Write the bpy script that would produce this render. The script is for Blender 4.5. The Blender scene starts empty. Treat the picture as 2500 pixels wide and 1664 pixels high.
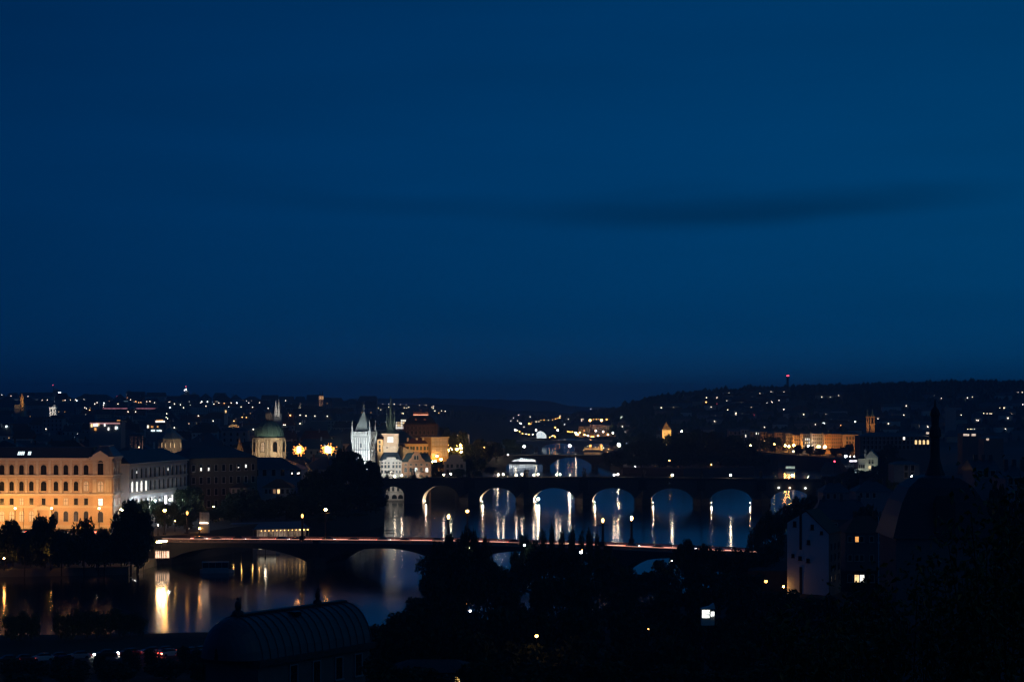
import bpy, bmesh, math, random
from mathutils import Vector, Matrix
C = bpy.context.scene
R = math.radians
# ---------------------------------------------------------------- camera
S, H, CX, HY = 5200.0, 55.0, 1250.0, 965.0     # focal length in photo pixels, eye height, principal column, horizon row
cam_d = bpy.data.cameras.new('camera')
cam = bpy.data.objects.new('camera', cam_d); C.collection.objects.link(cam)
cam.location = (0, 0, H); cam.rotation_euler = (R(90), 0, 0)
cam_d.sensor_fit = 'HORIZONTAL'; cam_d.sensor_width = 36.0
cam_d.lens = 36.0 * S / 2500.0
cam_d.shift_y = (HY - 832.0) / 2500.0
cam_d.clip_start = 0.5; cam_d.clip_end = 40000
C.camera = cam
# ---------------------------------------------------------------- world, exposure
C.view_settings.view_transform = 'Standard'; C.view_settings.look = 'None'
C.view_settings.exposure = 0.0; C.view_settings.gamma = 1.0
C.cycles.use_denoising = True
C.cycles.filter_width = 1.35
C.cycles.max_bounces = 5; C.cycles.diffuse_bounces = 2; C.cycles.glossy_bounces = 3; C.cycles.volume_bounces = 0
C.cycles.transparent_max_bounces = 4
wd = bpy.data.worlds.new('World'); C.world = wd; wd.use_nodes = True
nt = wd.node_tree; N = nt.nodes; LK = nt.links
N.clear()
def nd(t, **k):
    n = N.new(t)
    for a, b in k.items(): setattr(n, a, b)
    return n
def mth(op, a, b=None, c=None):
    n = nd('ShaderNodeMath', operation=op)
    for i, v in enumerate((a, b, c)):
        if v is None: continue
        if isinstance(v, (int, float)): n.inputs[i].default_value = v
        else: LK.new(v, n.inputs[i])
    return n.outputs[0]
tc = nd('ShaderNodeTexCoord'); sep = nd('ShaderNodeSeparateXYZ'); LK.new(tc.outputs['Generated'], sep.inputs[0])
dx, dy, dz = sep.outputs
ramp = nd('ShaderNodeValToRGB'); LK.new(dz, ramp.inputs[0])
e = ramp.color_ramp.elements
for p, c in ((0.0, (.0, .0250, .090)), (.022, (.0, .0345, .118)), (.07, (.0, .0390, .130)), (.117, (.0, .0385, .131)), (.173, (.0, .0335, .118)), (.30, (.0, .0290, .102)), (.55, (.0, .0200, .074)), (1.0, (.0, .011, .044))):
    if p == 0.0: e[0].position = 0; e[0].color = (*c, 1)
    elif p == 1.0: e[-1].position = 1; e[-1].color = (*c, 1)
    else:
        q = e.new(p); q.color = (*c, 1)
# afterglow to the west (+x) and darker to the east, thin cloud bands, one dark cloud bank low in the west
glow = mth('ADD', mth('MULTIPLY_ADD', dx, .92, 1.0), mth('MULTIPLY', mth('MULTIPLY', dx, dx), -1.2))
glow = mth('MAXIMUM', glow, .45)
mp = nd('ShaderNodeMapping'); mp.inputs['Scale'].default_value = (5, 5, 38); LK.new(tc.outputs['Generated'], mp.inputs[0])
ns = nd('ShaderNodeTexNoise'); ns.inputs['Scale'].default_value = 1.0; ns.inputs['Detail'].default_value = 5; ns.inputs['Roughness'].default_value = .5
LK.new(mp.outputs[0], ns.inputs['Vector'])
cl = mth('MULTIPLY_ADD', ns.outputs['Fac'], 0.26, 0.87)
def bank(cx, cz, rx, rz, tilt, amt):
    u = mth('DIVIDE', mth('SUBTRACT', dx, cx), rx)
    zz = mth('SUBTRACT', mth('SUBTRACT', dz, cz), mth('MULTIPLY', mth('SUBTRACT', dx, cx), tilt))
    zz = mth('ADD', zz, mth('MULTIPLY', mth('SUBTRACT', ns.outputs['Fac'], .5), rz * 1.7))
    v = mth('DIVIDE', zz, rz)
    d = mth('ADD', mth('MULTIPLY', u, u), mth('MULTIPLY', v, v))
    f = mth('SUBTRACT', 1.0, d); f.node.use_clamp = True
    f = mth('MULTIPLY', f, f)
    return mth('SUBTRACT', 1.0, mth('MULTIPLY', f, amt))
k = mth('MULTIPLY', mth('MULTIPLY', glow, cl), bank(.115, .0885, .150, .0130, .05, .36))
k = mth('MULTIPLY', k, bank(-.03, .0893, .15, .0085, -.03, .14))
nk = mth('MULTIPLY_ADD', dy, .6, .75); nk.node.use_clamp = True
k = mth('MULTIPLY', k, mth('MAXIMUM', nk, .80))   # the northern half, behind the viewer, is already night
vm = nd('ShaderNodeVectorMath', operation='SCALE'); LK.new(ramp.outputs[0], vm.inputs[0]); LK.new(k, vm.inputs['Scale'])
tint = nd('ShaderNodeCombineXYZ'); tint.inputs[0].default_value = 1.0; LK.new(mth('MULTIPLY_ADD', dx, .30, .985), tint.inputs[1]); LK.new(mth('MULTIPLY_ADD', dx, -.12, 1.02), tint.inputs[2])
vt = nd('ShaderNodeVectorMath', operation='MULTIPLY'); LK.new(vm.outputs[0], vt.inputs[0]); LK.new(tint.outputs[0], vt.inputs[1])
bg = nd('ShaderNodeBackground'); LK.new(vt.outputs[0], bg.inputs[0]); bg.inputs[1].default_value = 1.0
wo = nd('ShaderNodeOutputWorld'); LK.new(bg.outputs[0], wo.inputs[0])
# last of the dusk: a very weak, broad light from the western sky
sd = bpy.data.lights.new('sun', 'SUN'); sd.energy = 0.02; sd.angle = R(40); sd.color = (.45, .72, 1)
so = bpy.data.objects.new('sun', sd); C.collection.objects.link(so); so.rotation_euler = (R(58), 0, R(62))
# ---------------------------------------------------------------- helpers
def XX(px, Y): return (px - CX) / S * Y
def ZZ(py, Y): return H - (py - HY) / S * Y
def W(px, py, Y): return Vector((XX(px, Y), Y, ZZ(py, Y)))
def M(n, Y): return n / S * Y
rnd = random.Random(7)
_mats = {}
def mat(name, col, rough=.8, var=.25, scale=.6, metal=0.0, bump=0.0, spec=.3):
    if name in _mats: return _mats[name]
    m = bpy.data.materials.new(name); m.use_nodes = True
    t = m.node_tree; b = t.nodes['Principled BSDF']
    b.inputs['Roughness'].default_value = rough; b.inputs['Metallic'].default_value = metal
    b.inputs['Specular IOR Level'].default_value = spec
    co = t.nodes.new('ShaderNodeTexCoord')
    n = t.nodes.new('ShaderNodeTexNoise'); n.inputs['Scale'].default_value = scale; n.inputs['Detail'].default_value = 6
    t.links.new(co.outputs['Object'], n.inputs['Vector'])
    mx = t.nodes.new('ShaderNodeMix'); mx.data_type = 'RGBA'
    mx.inputs[6].default_value = (*[c * (1 - var) for c in col], 1); mx.inputs[7].default_value = (*[min(1, c * (1 + var)) for c in col], 1)
    t.links.new(n.outputs['Fac'], mx.inputs[0]); t.links.new(mx.outputs[2], b.inputs['Base Color'])
    if bump:
        bp = t.nodes.new('ShaderNodeBump'); bp.inputs['Strength'].default_value = bump; bp.inputs['Distance'].default_value = .3
        t.links.new(n.outputs['Fac'], bp.inputs['Height']); t.links.new(bp.outputs[0], b.inputs['Normal'])
    _mats[name] = m; return m
def emat(name, col, s, var=0.0, scale=1.0):
    if name in _mats: return _mats[name]
    m = bpy.data.materials.new(name); m.use_nodes = True
    t = m.node_tree; b = t.nodes['Principled BSDF']
    b.inputs['Base Color'].default_value = (.5, .5, .5, 1)
    b.inputs['Emission Color'].default_value = (*col, 1); b.inputs['Emission Strength'].default_value = s
    if var:
        co = t.nodes.new('ShaderNodeTexCoord'); n = t.nodes.new('ShaderNodeTexNoise'); n.inputs['Scale'].default_value = scale
        t.links.new(co.outputs['Object'], n.inputs['Vector'])
        mr = t.nodes.new('ShaderNodeMapRange'); mr.inputs[1].default_value = .3; mr.inputs[2].default_value = .7
        mr.inputs[3].default_value = s * (1 - var); mr.inputs[4].default_value = s * (1 + var)
        t.links.new(n.outputs['Fac'], mr.inputs[0]); t.links.new(mr.outputs[0], b.inputs['Emission Strength'])
    _mats[name] = m; return m
class MB:
    def __init__(s): s.v = []; s.f = []; s.m = []; s.k = 0; s.smooth = False
    def quad(s, *p):
        i = len(s.v); s.v += [tuple(q) for q in p]; s.f.append(tuple(range(i, i + len(p)))); s.m.append(s.k); return s
    def box(s, x0, x1, y0, y1, z0, z1):
        i = len(s.v)
        s.v += [(x0,y0,z0),(x1,y0,z0),(x1,y1,z0),(x0,y1,z0),(x0,y0,z1),(x1,y0,z1),(x1,y1,z1),(x0,y1,z1)]
        for f in ((0,1,5,4),(1,2,6,5),(2,3,7,6),(3,0,4,7),(4,5,6,7),(3,2,1,0)):
            s.f.append(tuple(i + a for a in f)); s.m.append(s.k)
        return s
    def prism(s, poly, y0, y1):                 # polygon in x,z extruded along y
        n = len(poly); i = len(s.v)
        s.v += [(x, y0, z) for x, z in poly] + [(x, y1, z) for x, z in poly]
        s.f.append(tuple(range(i, i + n))); s.f.append(tuple(range(i + 2*n - 1, i + n - 1, -1))); s.m += [s.k] * 2
        for a in range(n):
            b = (a + 1) % n
            s.f.append((i + b, i + a, i + n + a, i + n + b)); s.m.append(s.k)
        return s
    def flat(s, poly, z0, z1):                  # polygon in x,y extruded along z
        n = len(poly); i = len(s.v)
        s.v += [(x, y, z0) for x, y in poly] + [(x, y, z1) for x, y in poly]
        s.f.append(tuple(range(i + n, i + 2*n))); s.f.append(tuple(range(i + n - 1, i - 1, -1))); s.m += [s.k] * 2
        for a in range(n):
            b = (a + 1) % n
            s.f.append((i + a, i + b, i + n + b, i + n + a)); s.m.append(s.k)
        return s
    def lathe(s, cx, cy, prof, n=12, a0=0.0, sx=1.0, sy=1.0):
        i = len(s.v)
        for r, z in prof:
            for k in range(n):
                a = a0 + 2*math.pi*k/n
                s.v.append((cx + r*math.cos(a)*sx, cy + r*math.sin(a)*sy, z))
        for j in range(len(prof) - 1):
            for k in range(n):
                b = (k + 1) % n
                s.f.append((i + j*n + k, i + j*n + b, i + (j+1)*n + b, i + (j+1)*n + k)); s.m.append(s.k)
        s.f.append(tuple(i + k for k in range(n - 1, -1, -1))); s.m.append(s.k)
        q = i + (len(prof) - 1)*n
        s.f.append(tuple(q + k for k in range(n))); s.m.append(s.k)
        return s
    def tube(s, p, q, r, r2=None, n=6):
        p, q = Vector(p), Vector(q); d = (q - p).normalized()
        u = d.orthogonal().normalized(); w = d.cross(u); i = len(s.v); r2 = r if r2 is None else r2
        for c, rr in ((p, r), (q, r2)):
            for k in range(n):
                a = 2*math.pi*k/n; s.v.append(tuple(c + (u*math.cos(a) + w*math.sin(a))*rr))
        for k in range(n):
            b = (k + 1) % n; s.f.append((i + k, i + b, i + n + b, i + n + k)); s.m.append(s.k)
        s.f.append(tuple(i + k for k in range(n - 1, -1, -1))); s.f.append(tuple(i + n + k for k in range(n))); s.m += [s.k]*2
        return s
    def ball(s, c, r, n=8, m=5, sz=1.0):
        return s.lathe(c[0], c[1], [(max(.03*r, r*math.sin(math.pi*j/m)), c[2] - r*sz*math.cos(math.pi*j/m)) for j in range(m + 1)], n)
    def hip(s, x0, x1, y0, y1, z0, z1, inset=None):       # hipped roof; inset 0 gives a gable along x
        h = (y1 - y0)/2; t = h if inset is None else inset; t = min(t, (x1 - x0)/2 - .05); ym = (y0 + y1)/2
        a, b, c, d, e_, f_ = (x0,y0,z0),(x1,y0,z0),(x1,y1,z0),(x0,y1,z0),(x0+t,ym,z1),(x1-t,ym,z1)
        for q in ((a,b,f_,e_),(b,c,f_),(c,d,e_,f_),(d,a,e_),(d,c,b,a)): s.quad(*q)
        return s
    def gable_y(s, x0, x1, y0, y1, z0, z1):               # ridge along y: gable faces the front
        return s.prism([(x0, z0), (x1, z0), ((x0 + x1)/2, z1)], y0, y1)
    def frustum(s, x0, x1, y0, y1, z0, z1, ix, iy=None):
        iy = ix if iy is None else iy
        b = [(x0,y0,z0),(x1,y0,z0),(x1,y1,z0),(x0,y1,z0)]; t = [(x0+ix,y0+iy,z1),(x1-ix,y0+iy,z1),(x1-ix,y1-iy,z1),(x0+ix,y1-iy,z1)]
        for k in range(4): s.quad(b[k], b[(k+1)%4], t[(k+1)%4], t[k])
        s.quad(*t); s.quad(*b[::-1]); return s
    def mesh(s, name, mats):
        me = bpy.data.meshes.new(name); me.from_pydata(s.v, [], s.f); me.update()
        for m in (mats if isinstance(mats, (list, tuple)) else [mats]): me.materials.append(m)
        if len(me.materials) > 1: me.polygons.foreach_set('material_index', s.m)
        if s.smooth: me.polygons.foreach_set('use_smooth', [True]*len(me.polygons))
        return me
    def build(s, name, mats, parent=None, loc=None, rz=0):
        return link(name, s.mesh(name, mats), parent, loc, rz)
def link(name, data, parent=None, loc=None, rz=0):
    o = bpy.data.objects.new(name, data); C.collection.objects.link(o)
    if parent: o.parent = parent
    if loc is not None: o.location = loc
    if rz: o.rotation_euler = (0, 0, rz)
    return o
def tag(o, label=None, cat=None, group=None, kind=None):
    if label: o['label'] = label
    if cat: o['category'] = cat
    if group: o['group'] = group
    if kind: o['kind'] = kind
    return o
def thing(name, label, cat, loc=(0,0,0), rz=0, group=None):
    return tag(link(name, None, None, loc, rz), label, cat, group)
def struct(o): o['kind'] = 'structure'; return o
ORD = 'first second third fourth fifth sixth seventh eighth ninth tenth eleventh twelfth thirteenth fourteenth fifteenth sixteenth seventeenth eighteenth nineteenth twentieth'.split()
def ordinal(i):
    if i < 20: return ORD[i]
    t, u = divmod(i + 1, 10); tens = {2:'twent',3:'thirt',4:'fort',5:'fift',6:'sixt',7:'sevent',8:'eight',9:'ninet'}[t]
    return tens + 'ieth' if u == 0 else tens + 'y-' + ORD[u - 1]
# materials
white_plaster = mat('white_plaster', (.62,.60,.55)); ochre = mat('ochre_plaster', (.52,.40,.26)); pink_stone = mat('pink_sandstone', (.50,.40,.33), bump=.15, scale=.8)
grey_plaster = mat('grey_plaster', (.34,.34,.34)); dark_stone = mat('sooty_sandstone', (.06,.056,.05), bump=.5, scale=1.2, var=.45)
pale_stone = mat('pale_stone', (.42,.40,.36), bump=.3, scale=.7, var=.3); slate = mat('slate', (.075,.085,.095), .55); tile = mat('red_roof_tile', (.16,.07,.045), .8)
copper = mat('green_copper', (.13,.24,.22), .5, scale=.9, var=.35); iron = mat('dark_iron', (.03,.03,.035), .5, metal=.3); asphalt = mat('asphalt', (.05,.05,.052), .85, scale=.3)
gravel = mat('town_ground', (.055,.052,.048), .95, scale=.05, var=.4); hill_soil = mat('wooded_hill_soil', (.022,.03,.02), .95, scale=.02, var=.4)
bark = mat('bark', (.05,.04,.03), .9); leaf_a = mat('dark_leaves', (.05,.075,.036), .6, scale=.25, var=.5, spec=.15); leaf_b = mat('deep_leaves', (.04,.06,.032), .6, scale=.3, var=.5, spec=.15)
glass_dark = mat('dark_window_glass', (.008,.009,.010), .25, var=.1, spec=.25); frame_w = mat('pale_window_frame', (.46,.41,.35)); frame_d = mat('brown_window_frame', (.03,.024,.02))
lit_warm = emat('warm_lit_window', (1,.66,.30), 1.5, .5, .9); lit_white = emat('white_lit_window', (1,.95,.86), 1.7, .5, .9); lit_amber = emat('amber_lit_window', (1,.42,.10), 1.1, .4, .9)
lit_blue = emat('cool_lit_window', (.75,.95,1), 1.6, .4, .9); lit_red = emat('red_lamp_glow', (1,.07,.12), 3.0); lit_dim = emat('dim_glow_window', (1,.50,.20), .24, .5, .9)
LITS = {'d': lit_dim, 'w': lit_white, 'o': lit_amber, 'b': lit_blue, 'r': lit_red, 'y': lit_warm}
def bulb(kind, s):
    col = {'o': (1,.42,.09), 'w': (1,.84,.62), 'c': (.85,.95,1), 'y': (1,.54,.15), 'r': (1,.06,.12), 'a': (1,.29,.04)}[kind]
    return emat('%s_lamp_glass_%d' % ({'o':'amber','w':'white','c':'cool','y':'yellow','r':'red','a':'deep_amber'}[kind], s), col, s)
# ---------------------------------------------------------------- windows
_win = {}
def window_mesh(w, h, arched, lit=None, bars=True, frame=None):
    key = (round(w,2), round(h,2), arched, lit.name if lit else '', bars, frame.name if frame else '')
    if key in _win: return _win[key]
    mb = MB(); f = .16
    def outline(w, h):
        if not arched: return [(-w/2,0),(w/2,0),(w/2,h),(-w/2,h)]
        r = w/2
        return [(-r,0),(r,0)] + [(r*math.cos(a), h - r + r*math.sin(a)) for a in [math.pi*k/10 for k in range(11)]]
    o = outline(w, h); q = [(x*(1 + 2*f/w), z*(1 + f/h) if z > 0 else z) for x, z in o]
    mb.k = 1; mb.prism(o, -.06, .05)
    mb.k = 0
    n = len(o)
    for a in range(1, n):
        b = (a + 1) % n
        mb.quad((q[a][0],-.16,q[a][1]),(q[b][0],-.16,q[b][1]),(o[b][0],-.16,o[b][1]),(o[a][0],-.16,o[a][1]))
        mb.quad((o[a][0],-.16,o[a][1]),(o[b][0],-.16,o[b][1]),(o[b][0],-.06,o[b][1]),(o[a][0],-.06,o[a][1]))
        mb.quad((q[b][0],-.16,q[b][1]),(q[a][0],-.16,q[a][1]),(q[a][0],0,q[a][1]),(q[b][0],0,q[b][1]))
    mb.box(-w/2 - .25, w/2 + .25, -.28, 0, -.2, -.002)
    if bars:
        mb.k = 2; mb.box(-.05, .05, -.09, -.065, 0, h - .05); mb.box(-w/2 + .01, w/2 - .01, -.095, -.065, h*.6, h*.6 + .09)
    _win[key] = mb.mesh('window', [frame or frame_w, lit or glass_dark, frame_d]); return _win[key]
def window(root, x, z, w, h, arched=False, lit=None, y=0.0, bars=True, frame=None, rz=0):
    return link('window', window_mesh(w, h, arched, lit, bars, frame), root, (x, y, z), rz)
# ================================================================ SETTING
def sst(a, b, x):
    t = min(1, max(0, (x - a)/(b - a))); return t*t*(3 - 2*t)
def interp(tab, x):
    if x <= tab[0][0]: return tab[0][1]
    for (a, p), (b, q) in zip(tab, tab[1:]):
        if x <= b: return p + (q - p)*(x - a)/(b - a)
    return tab[-1][1]
# water
mw = bpy.data.materials.new('river_water'); mw.use_nodes = True
t = mw.node_tree; b = t.nodes['Principled BSDF']
b.inputs['Base Color'].default_value = (.004, .010, .014, 1); b.inputs['IOR'].default_value = 1.33
co = t.nodes.new('ShaderNodeTexCoord')
def wn(sc, det, sy=1.0):
    m_ = t.nodes.new('ShaderNodeMapping'); m_.inputs['Scale'].default_value = (sc, sc*sy, sc)
    n_ = t.nodes.new('ShaderNodeTexNoise'); n_.inputs['Scale'].default_value = 1; n_.inputs['Detail'].default_value = det
    t.links.new(co.outputs['Object'], m_.inputs[0]); t.links.new(m_.outputs[0], n_.inputs['Vector']); return n_
n1 = wn(.016, 3, .45); mr = t.nodes.new('ShaderNodeMapRange')
mr.inputs[1].default_value = .35; mr.inputs[2].default_value = .65; mr.inputs[3].default_value = .105; mr.inputs[4].default_value = .14
t.links.new(n1.outputs['Fac'], mr.inputs[0]); t.links.new(mr.outputs[0], b.inputs['Roughness'])
n2 = wn(.35, 2, .8); bp = t.nodes.new('ShaderNodeBump'); bp.inputs['Strength'].default_value = .10; bp.inputs['Distance'].default_value = .04
t.links.new(n2.outputs['Fac'], bp.inputs['Height']); t.links.new(bp.outputs[0], b.inputs['Normal'])
mb = MB(); mb.quad((-900,330,0),(1500,330,0),(1500,3600,0),(-900,3600,0)); struct(mb.build('river_water', mw))
mb = MB(); mb.quad((-900,330,-3.2),(1500,330,-3.2),(1500,3600,-3.2),(-900,3600,-3.2)); struct(mb.build('river_bed', gravel))
# banks: raised flat land with quay walls (polygons run along the river, then out of view)
east = [(-520,690),(-170,690),(-116,694),(-108,708),(-84,790),(-58,872),(-54,900),(-60,1000),(-66,1084),(-67,1112),(-24,1130),(-17,1200),(-26,1300),(-26,1480),(-22,1600),(-6,1900),(14,2130),(40,2500),(60,2760)]
west = [(62,560),(73,632),(114,800),(143,1000),(152,1064),(166,1110),(205,1300),(238,1546),(205,1720),(150,1900),(120,2130),(120,2500),(110,2760)]
mb = MB(); mb.flat(east + [(-900,2760),(-900,690)], -3, 9.0); struct(mb.build('old_town_ground', gravel))
mb = MB(); mb.flat(west[::-1] + [(900,560),(900,2760)], -3, 9.0); struct(mb.build('west_bank_ground', gravel))
island = [(78,1506),(120,1490),(172,1512),(182,1600),(165,1760),(128,1960),(100,2020),(82,1900),(66,1700)]
mb = MB(); mb.flat(island, -3, 4.0); struct(mb.build('river_island_ground', gravel))
mb = MB(); mb.flat([(-520,640),(-168,643),(-118,655),(-115,690),(-170,690),(-520,690)], -3, 2.4); struct(mb.build('quay_promenade', mat('quay_paving', (.16,.15,.13), .85, scale=.4)))
# north bank: slope below the viewpoint, embankment road at its foot
def north_z(x, y):
    z = interp([(0,52.4),(12,50.2),(40,46),(100,38),(180,27.5),(250,19),(320,10.5),(372,6.2),(440,6.0),(490,5.2),(545,3.6),(900,3.4)], y)
    return z + (0.9*math.sin(x*.045 + y*.03) + .5*math.sin(x*.11 - y*.07)) * (1 if y < 350 else .0)
def north_edge(x): return interp([(-520,425),(-130,432),(-60,442),(0,470),(40,520),(62,558),(80,640),(900,700)], x)
mb = MB(); xs = [-520 + 14*i for i in range(103)]; ts = [i/44 for i in range(45)]
g = []
for x in xs:
    ye = north_edge(x); col = []
    for q in ts:
        y = -30 + (ye + 30)*q; col.append(len(mb.v)); mb.v.append((x, y, north_z(x, y)))
    col.append(len(mb.v)); mb.v.append((x, ye + .3, -3)); g.append(col)
for i in range(len(xs) - 1):
    for j in range(len(ts)):
        mb.f.append((g[i][j], g[i+1][j], g[i+1][j+1], g[i][j+1])); mb.m.append(0)
mb.smooth = True; struct(mb.build('slope_ground', hill_soil))
def ribbon(name, pts, w, z, m):
    mb = MB(); L = [];
    for i, p in enumerate(pts):
        a = Vector(pts[max(0, i-1)]); c = Vector(pts[min(len(pts)-1, i+1)]); d = (c - a).normalized(); n_ = Vector((-d.y, d.x))*w/2
        zz = z(p) if callable(z) else z
        L.append(((p[0]+n_.x, p[1]+n_.y, zz), (p[0]-n_.x, p[1]-n_.y, zz)))
    for (a, b_), (c, d) in zip(L, L[1:]): mb.quad(b_, d, c, a)
    return mb.build(name, m)
road_pts = [(-300,366),(-130,382),(-92,388),(-62,404),(-45,420),(-20,440),(10,470),(36,515),(56,555)]
struct(ribbon('embankment_road', road_pts, 11, lambda p: north_z(p[0], p[1]) + .12 if p[1] > 372 else 6.4, asphalt))
struct(ribbon('quay_street', [(-520,712),(-200,712),(-126,709)], 13, 9.03, asphalt))
# far land: one heightfield, rising to the ridges seen along the skyline
RID_E = [(-400,983),(0,984),(300,984),(620,988),(760,990),(900,994),(1060,1000),(1180,1008),(1300,1014),(1420,1016),(1500,1016)]
RID_W = [(1380,1012),(1490,1003),(1540,985),(1600,970),(1660,962),(1700,958),(1800,951),(1850,947),(1930,947),(2000,943),(2100,941),(2200,936),(2300,936),(2400,931),(2450,934),(2500,933),(2900,930)]
def bump(px, a=1.0): return a*(math.sin(px*.071 + 1.3) + .7*math.sin(px*.173) + .5*math.sin(px*.41 + 2) + .3*math.sin(px*.83))
def far_z(px, Y):
    if px < 1400:
        r = ZZ(interp(RID_E, px), 4200)
        return 8.6 + (r - 12)*sst(1700, 4200, Y)**1.15
    r = ZZ(interp(RID_W, px) + 3, 3300)
    e_ = 8.6 + (r - 8.6)*sst(1850, 3300, Y)**.9
    if px < 1520: return 8.6 + (e_ - 8.6)*(px - 1400)/120 + (ZZ(1014, 4200)-8)*sst(2200, 4200, Y)*(1520 - px)/120
    return e_
def in_river(x, Y):
    if Y > 2760: return False
    le = interp([(p[1], p[0]) for p in east[4:]], Y); ri = interp([(p[1], p[0]) for p in west], Y)
    return le - 2 < x < ri + 2
pxs = [-500 + 24*i for i in range(150)]; Ys = [1300,1450,1600,1750,1900,2050,2200,2350,2500,2700,2900,3100,3300,3600,3900,4200,4600]
mb = MB(); n_ = len(Ys)
for px in pxs:
    for Y in Ys:
        x = XX(px, Y); z = far_z(px, Y) if Y <= (3300 if px >= 1520 else 4200) else far_z(px, 3300 if px >= 1520 else 4200) - (Y - 3300)*.01
        if Y < 2780 and in_river(x, Y): z = -3.4
        mb.v.append((x, Y, z))
for i in range(len(pxs) - 1):
    for j in range(n_ - 1):
        mb.f.append((i*n_ + j, (i+1)*n_ + j, (i+1)*n_ + j + 1, i*n_ + j + 1)); mb.m.append(0)
mb.smooth = True; struct(mb.build('far_hills', hill_soil))
def ridge(name, tab, Y, back, a):
    mb = MB(); px = -600; L = []
    while px <= 3100:
        z = ZZ(interp(tab, px), Y) + bump(px*.6, a)
        L.append((px, z)); px += 12
    for (p, z), (q, w_) in zip(L, L[1:]):
        mb.quad((XX(p,Y),Y-back,0),(XX(q,Y),Y-back,0),(XX(q,Y),Y,w_),(XX(p,Y),Y,z))
        mb.quad((XX(p,Y),Y,z),(XX(q,Y),Y,w_),(XX(q,Y),Y+back,0),(XX(p,Y),Y+back,0))
    mb.smooth = True
    return struct(mb.build(name, hill_soil))
ridge('distant_hills', [(-600,1000),(600,992),(780,988),(830,977),(870,973),(900,972),(1000,971),(1090,972),(1180,975),(1290,975),(1345,980),(1390,990),(1460,994),(1560,996),(1700,1000),(3000,1000)], 7600, 900, 1.2)
ridge('middle_hills', [(-600,1010),(740,1000),(820,986),(900,985),(1000,987),(1080,986),(1150,990),(1230,999),(1300,1003),(1400,1008),(1500,1012),(3000,1014)], 5000, 500, 1.2)
# ---------------------------------------------------------------- haze
mh = bpy.data.materials.new('evening_haze'); mh.use_nodes = True; t = mh.node_tree; t.nodes.clear()
pv = t.nodes.new('ShaderNodeVolumePrincipled'); pv.inputs['Color'].default_value = (.42,.70,1.0,1); pv.inputs['Density'].default_value = HAZE = 1.6e-4
pv.inputs['Anisotropy'].default_value = .1
ou = t.nodes.new('ShaderNodeOutputMaterial'); t.links.new(pv.outputs[0], ou.inputs['Volume'])
mb = MB(); mb.box(-4200, 4200, -60, 8900, -5, 96); tag(mb.build('haze', mh), kind='stuff')
# ================================================================ BRIDGES
def line_s(px, P, d):                     # distance along the line P + s*d at which it meets the photo column px
    k = (px - CX)/S
    return (k*P[1] - P[0])/(d[0] - k*d[1])
def bridge_mb(arches, s0, s1, deck, width, zlow=-2.5, nseg=22):
    """arches: (a, b, spring, crown, power) in metres along; the local front face is y=0, the back y=width"""
    pts = []; s = s0
    for a, b_, sp, cr, pw in sorted(arches):
        while s < a - 6: pts.append((s, zlow)); s += 6
        pts.append((a, zlow))
        for i in range(nseg + 1):
            u = -1 + 2*i/nseg; x = (a + b_)/2 + (b_ - a)/2*math.sin(u*math.pi/2)
            v = abs(math.sin(u*math.pi/2)); pts.append((x, sp + (cr - sp)*max(0, 1 - v**pw)**(.5 if pw == 2 else .8)))
        pts.append((b_, zlow)); s = b_ + .01
    pts.append((s1, zlow))
    mb = MB()
    for (a, z), (b_, w_) in zip(pts, pts[1:]):
        if abs(a - b_) < 1e-6:
            mb.k = 1
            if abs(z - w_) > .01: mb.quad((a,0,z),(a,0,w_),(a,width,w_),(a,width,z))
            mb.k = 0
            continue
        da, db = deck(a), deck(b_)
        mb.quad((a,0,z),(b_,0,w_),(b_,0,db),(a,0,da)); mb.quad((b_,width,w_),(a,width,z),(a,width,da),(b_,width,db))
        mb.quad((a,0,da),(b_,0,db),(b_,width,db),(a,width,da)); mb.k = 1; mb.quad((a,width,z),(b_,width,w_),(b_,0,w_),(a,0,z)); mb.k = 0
    return mb
def strip(mb, s0, s1, deck, y0, y1, z0, z1, step=6.0):
    n = max(1, int((s1 - s0)/step))
    for i in range(n):
        a, b_ = s0 + (s1 - s0)*i/n, s0 + (s1 - s0)*(i+1)/n
        A, B = deck(a), deck(b_); j = len(mb.v)
        mb.v += [(a,y0,A+z0),(b_,y0,B+z0),(b_,y1,B+z0),(a,y1,A+z0),(a,y0,A+z1),(b_,y0,B+z1),(b_,y1,B+z1),(a,y1,A+z1)]
        for f in ((0,1,5,4),(2,3,7,6),(4,5,6,7),(3,2,1,0)) + (((3,0,4,7),) if i == 0 else ()) + (((1,2,6,5),) if i == n-1 else ()):
            mb.f.append(tuple(j + q for q in f)); mb.m.append(mb.k)
    return mb
# ---- old stone bridge with pointed piers
ca, sa = math.cos(R(5.9)), math.sin(R(5.9))
CB_P = (XX(925, 1086), 1086.0); CB_d = (ca, -sa); CB_rz = -R(5.9)
cbs = lambda px: line_s(px, CB_P, CB_d)
CB_ar = [(932,986,4.2,8.6,2),(1031,1122,1.3,9.3,2),(1170,1260.5,1.2,8.2,2),(1300.7,1405,1.2,8.3,2),(1445,1550,1.2,8.4,2),(1588,1693,1.1,8.4,2),(1731,1837.6,1.1,8.3,2),(1880,1983,1.2,7.9,2)]
cb_ar = [(cbs(a), cbs(b_), sp, cr, pw) for a, b_, sp, cr, pw in CB_ar]
CB_W = 12.5
def cb_deck(s): return 11.6 + 1.0*math.sin(math.pi*min(1, max(0, (s + 10)/250)))
stone_bridge = thing('stone_bridge', 'long dark old stone bridge on wide round arches with statues along its parapets', 'bridge', (*CB_P, 0), CB_rz)
CB_S0, CB_S1 = -22, 262
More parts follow.
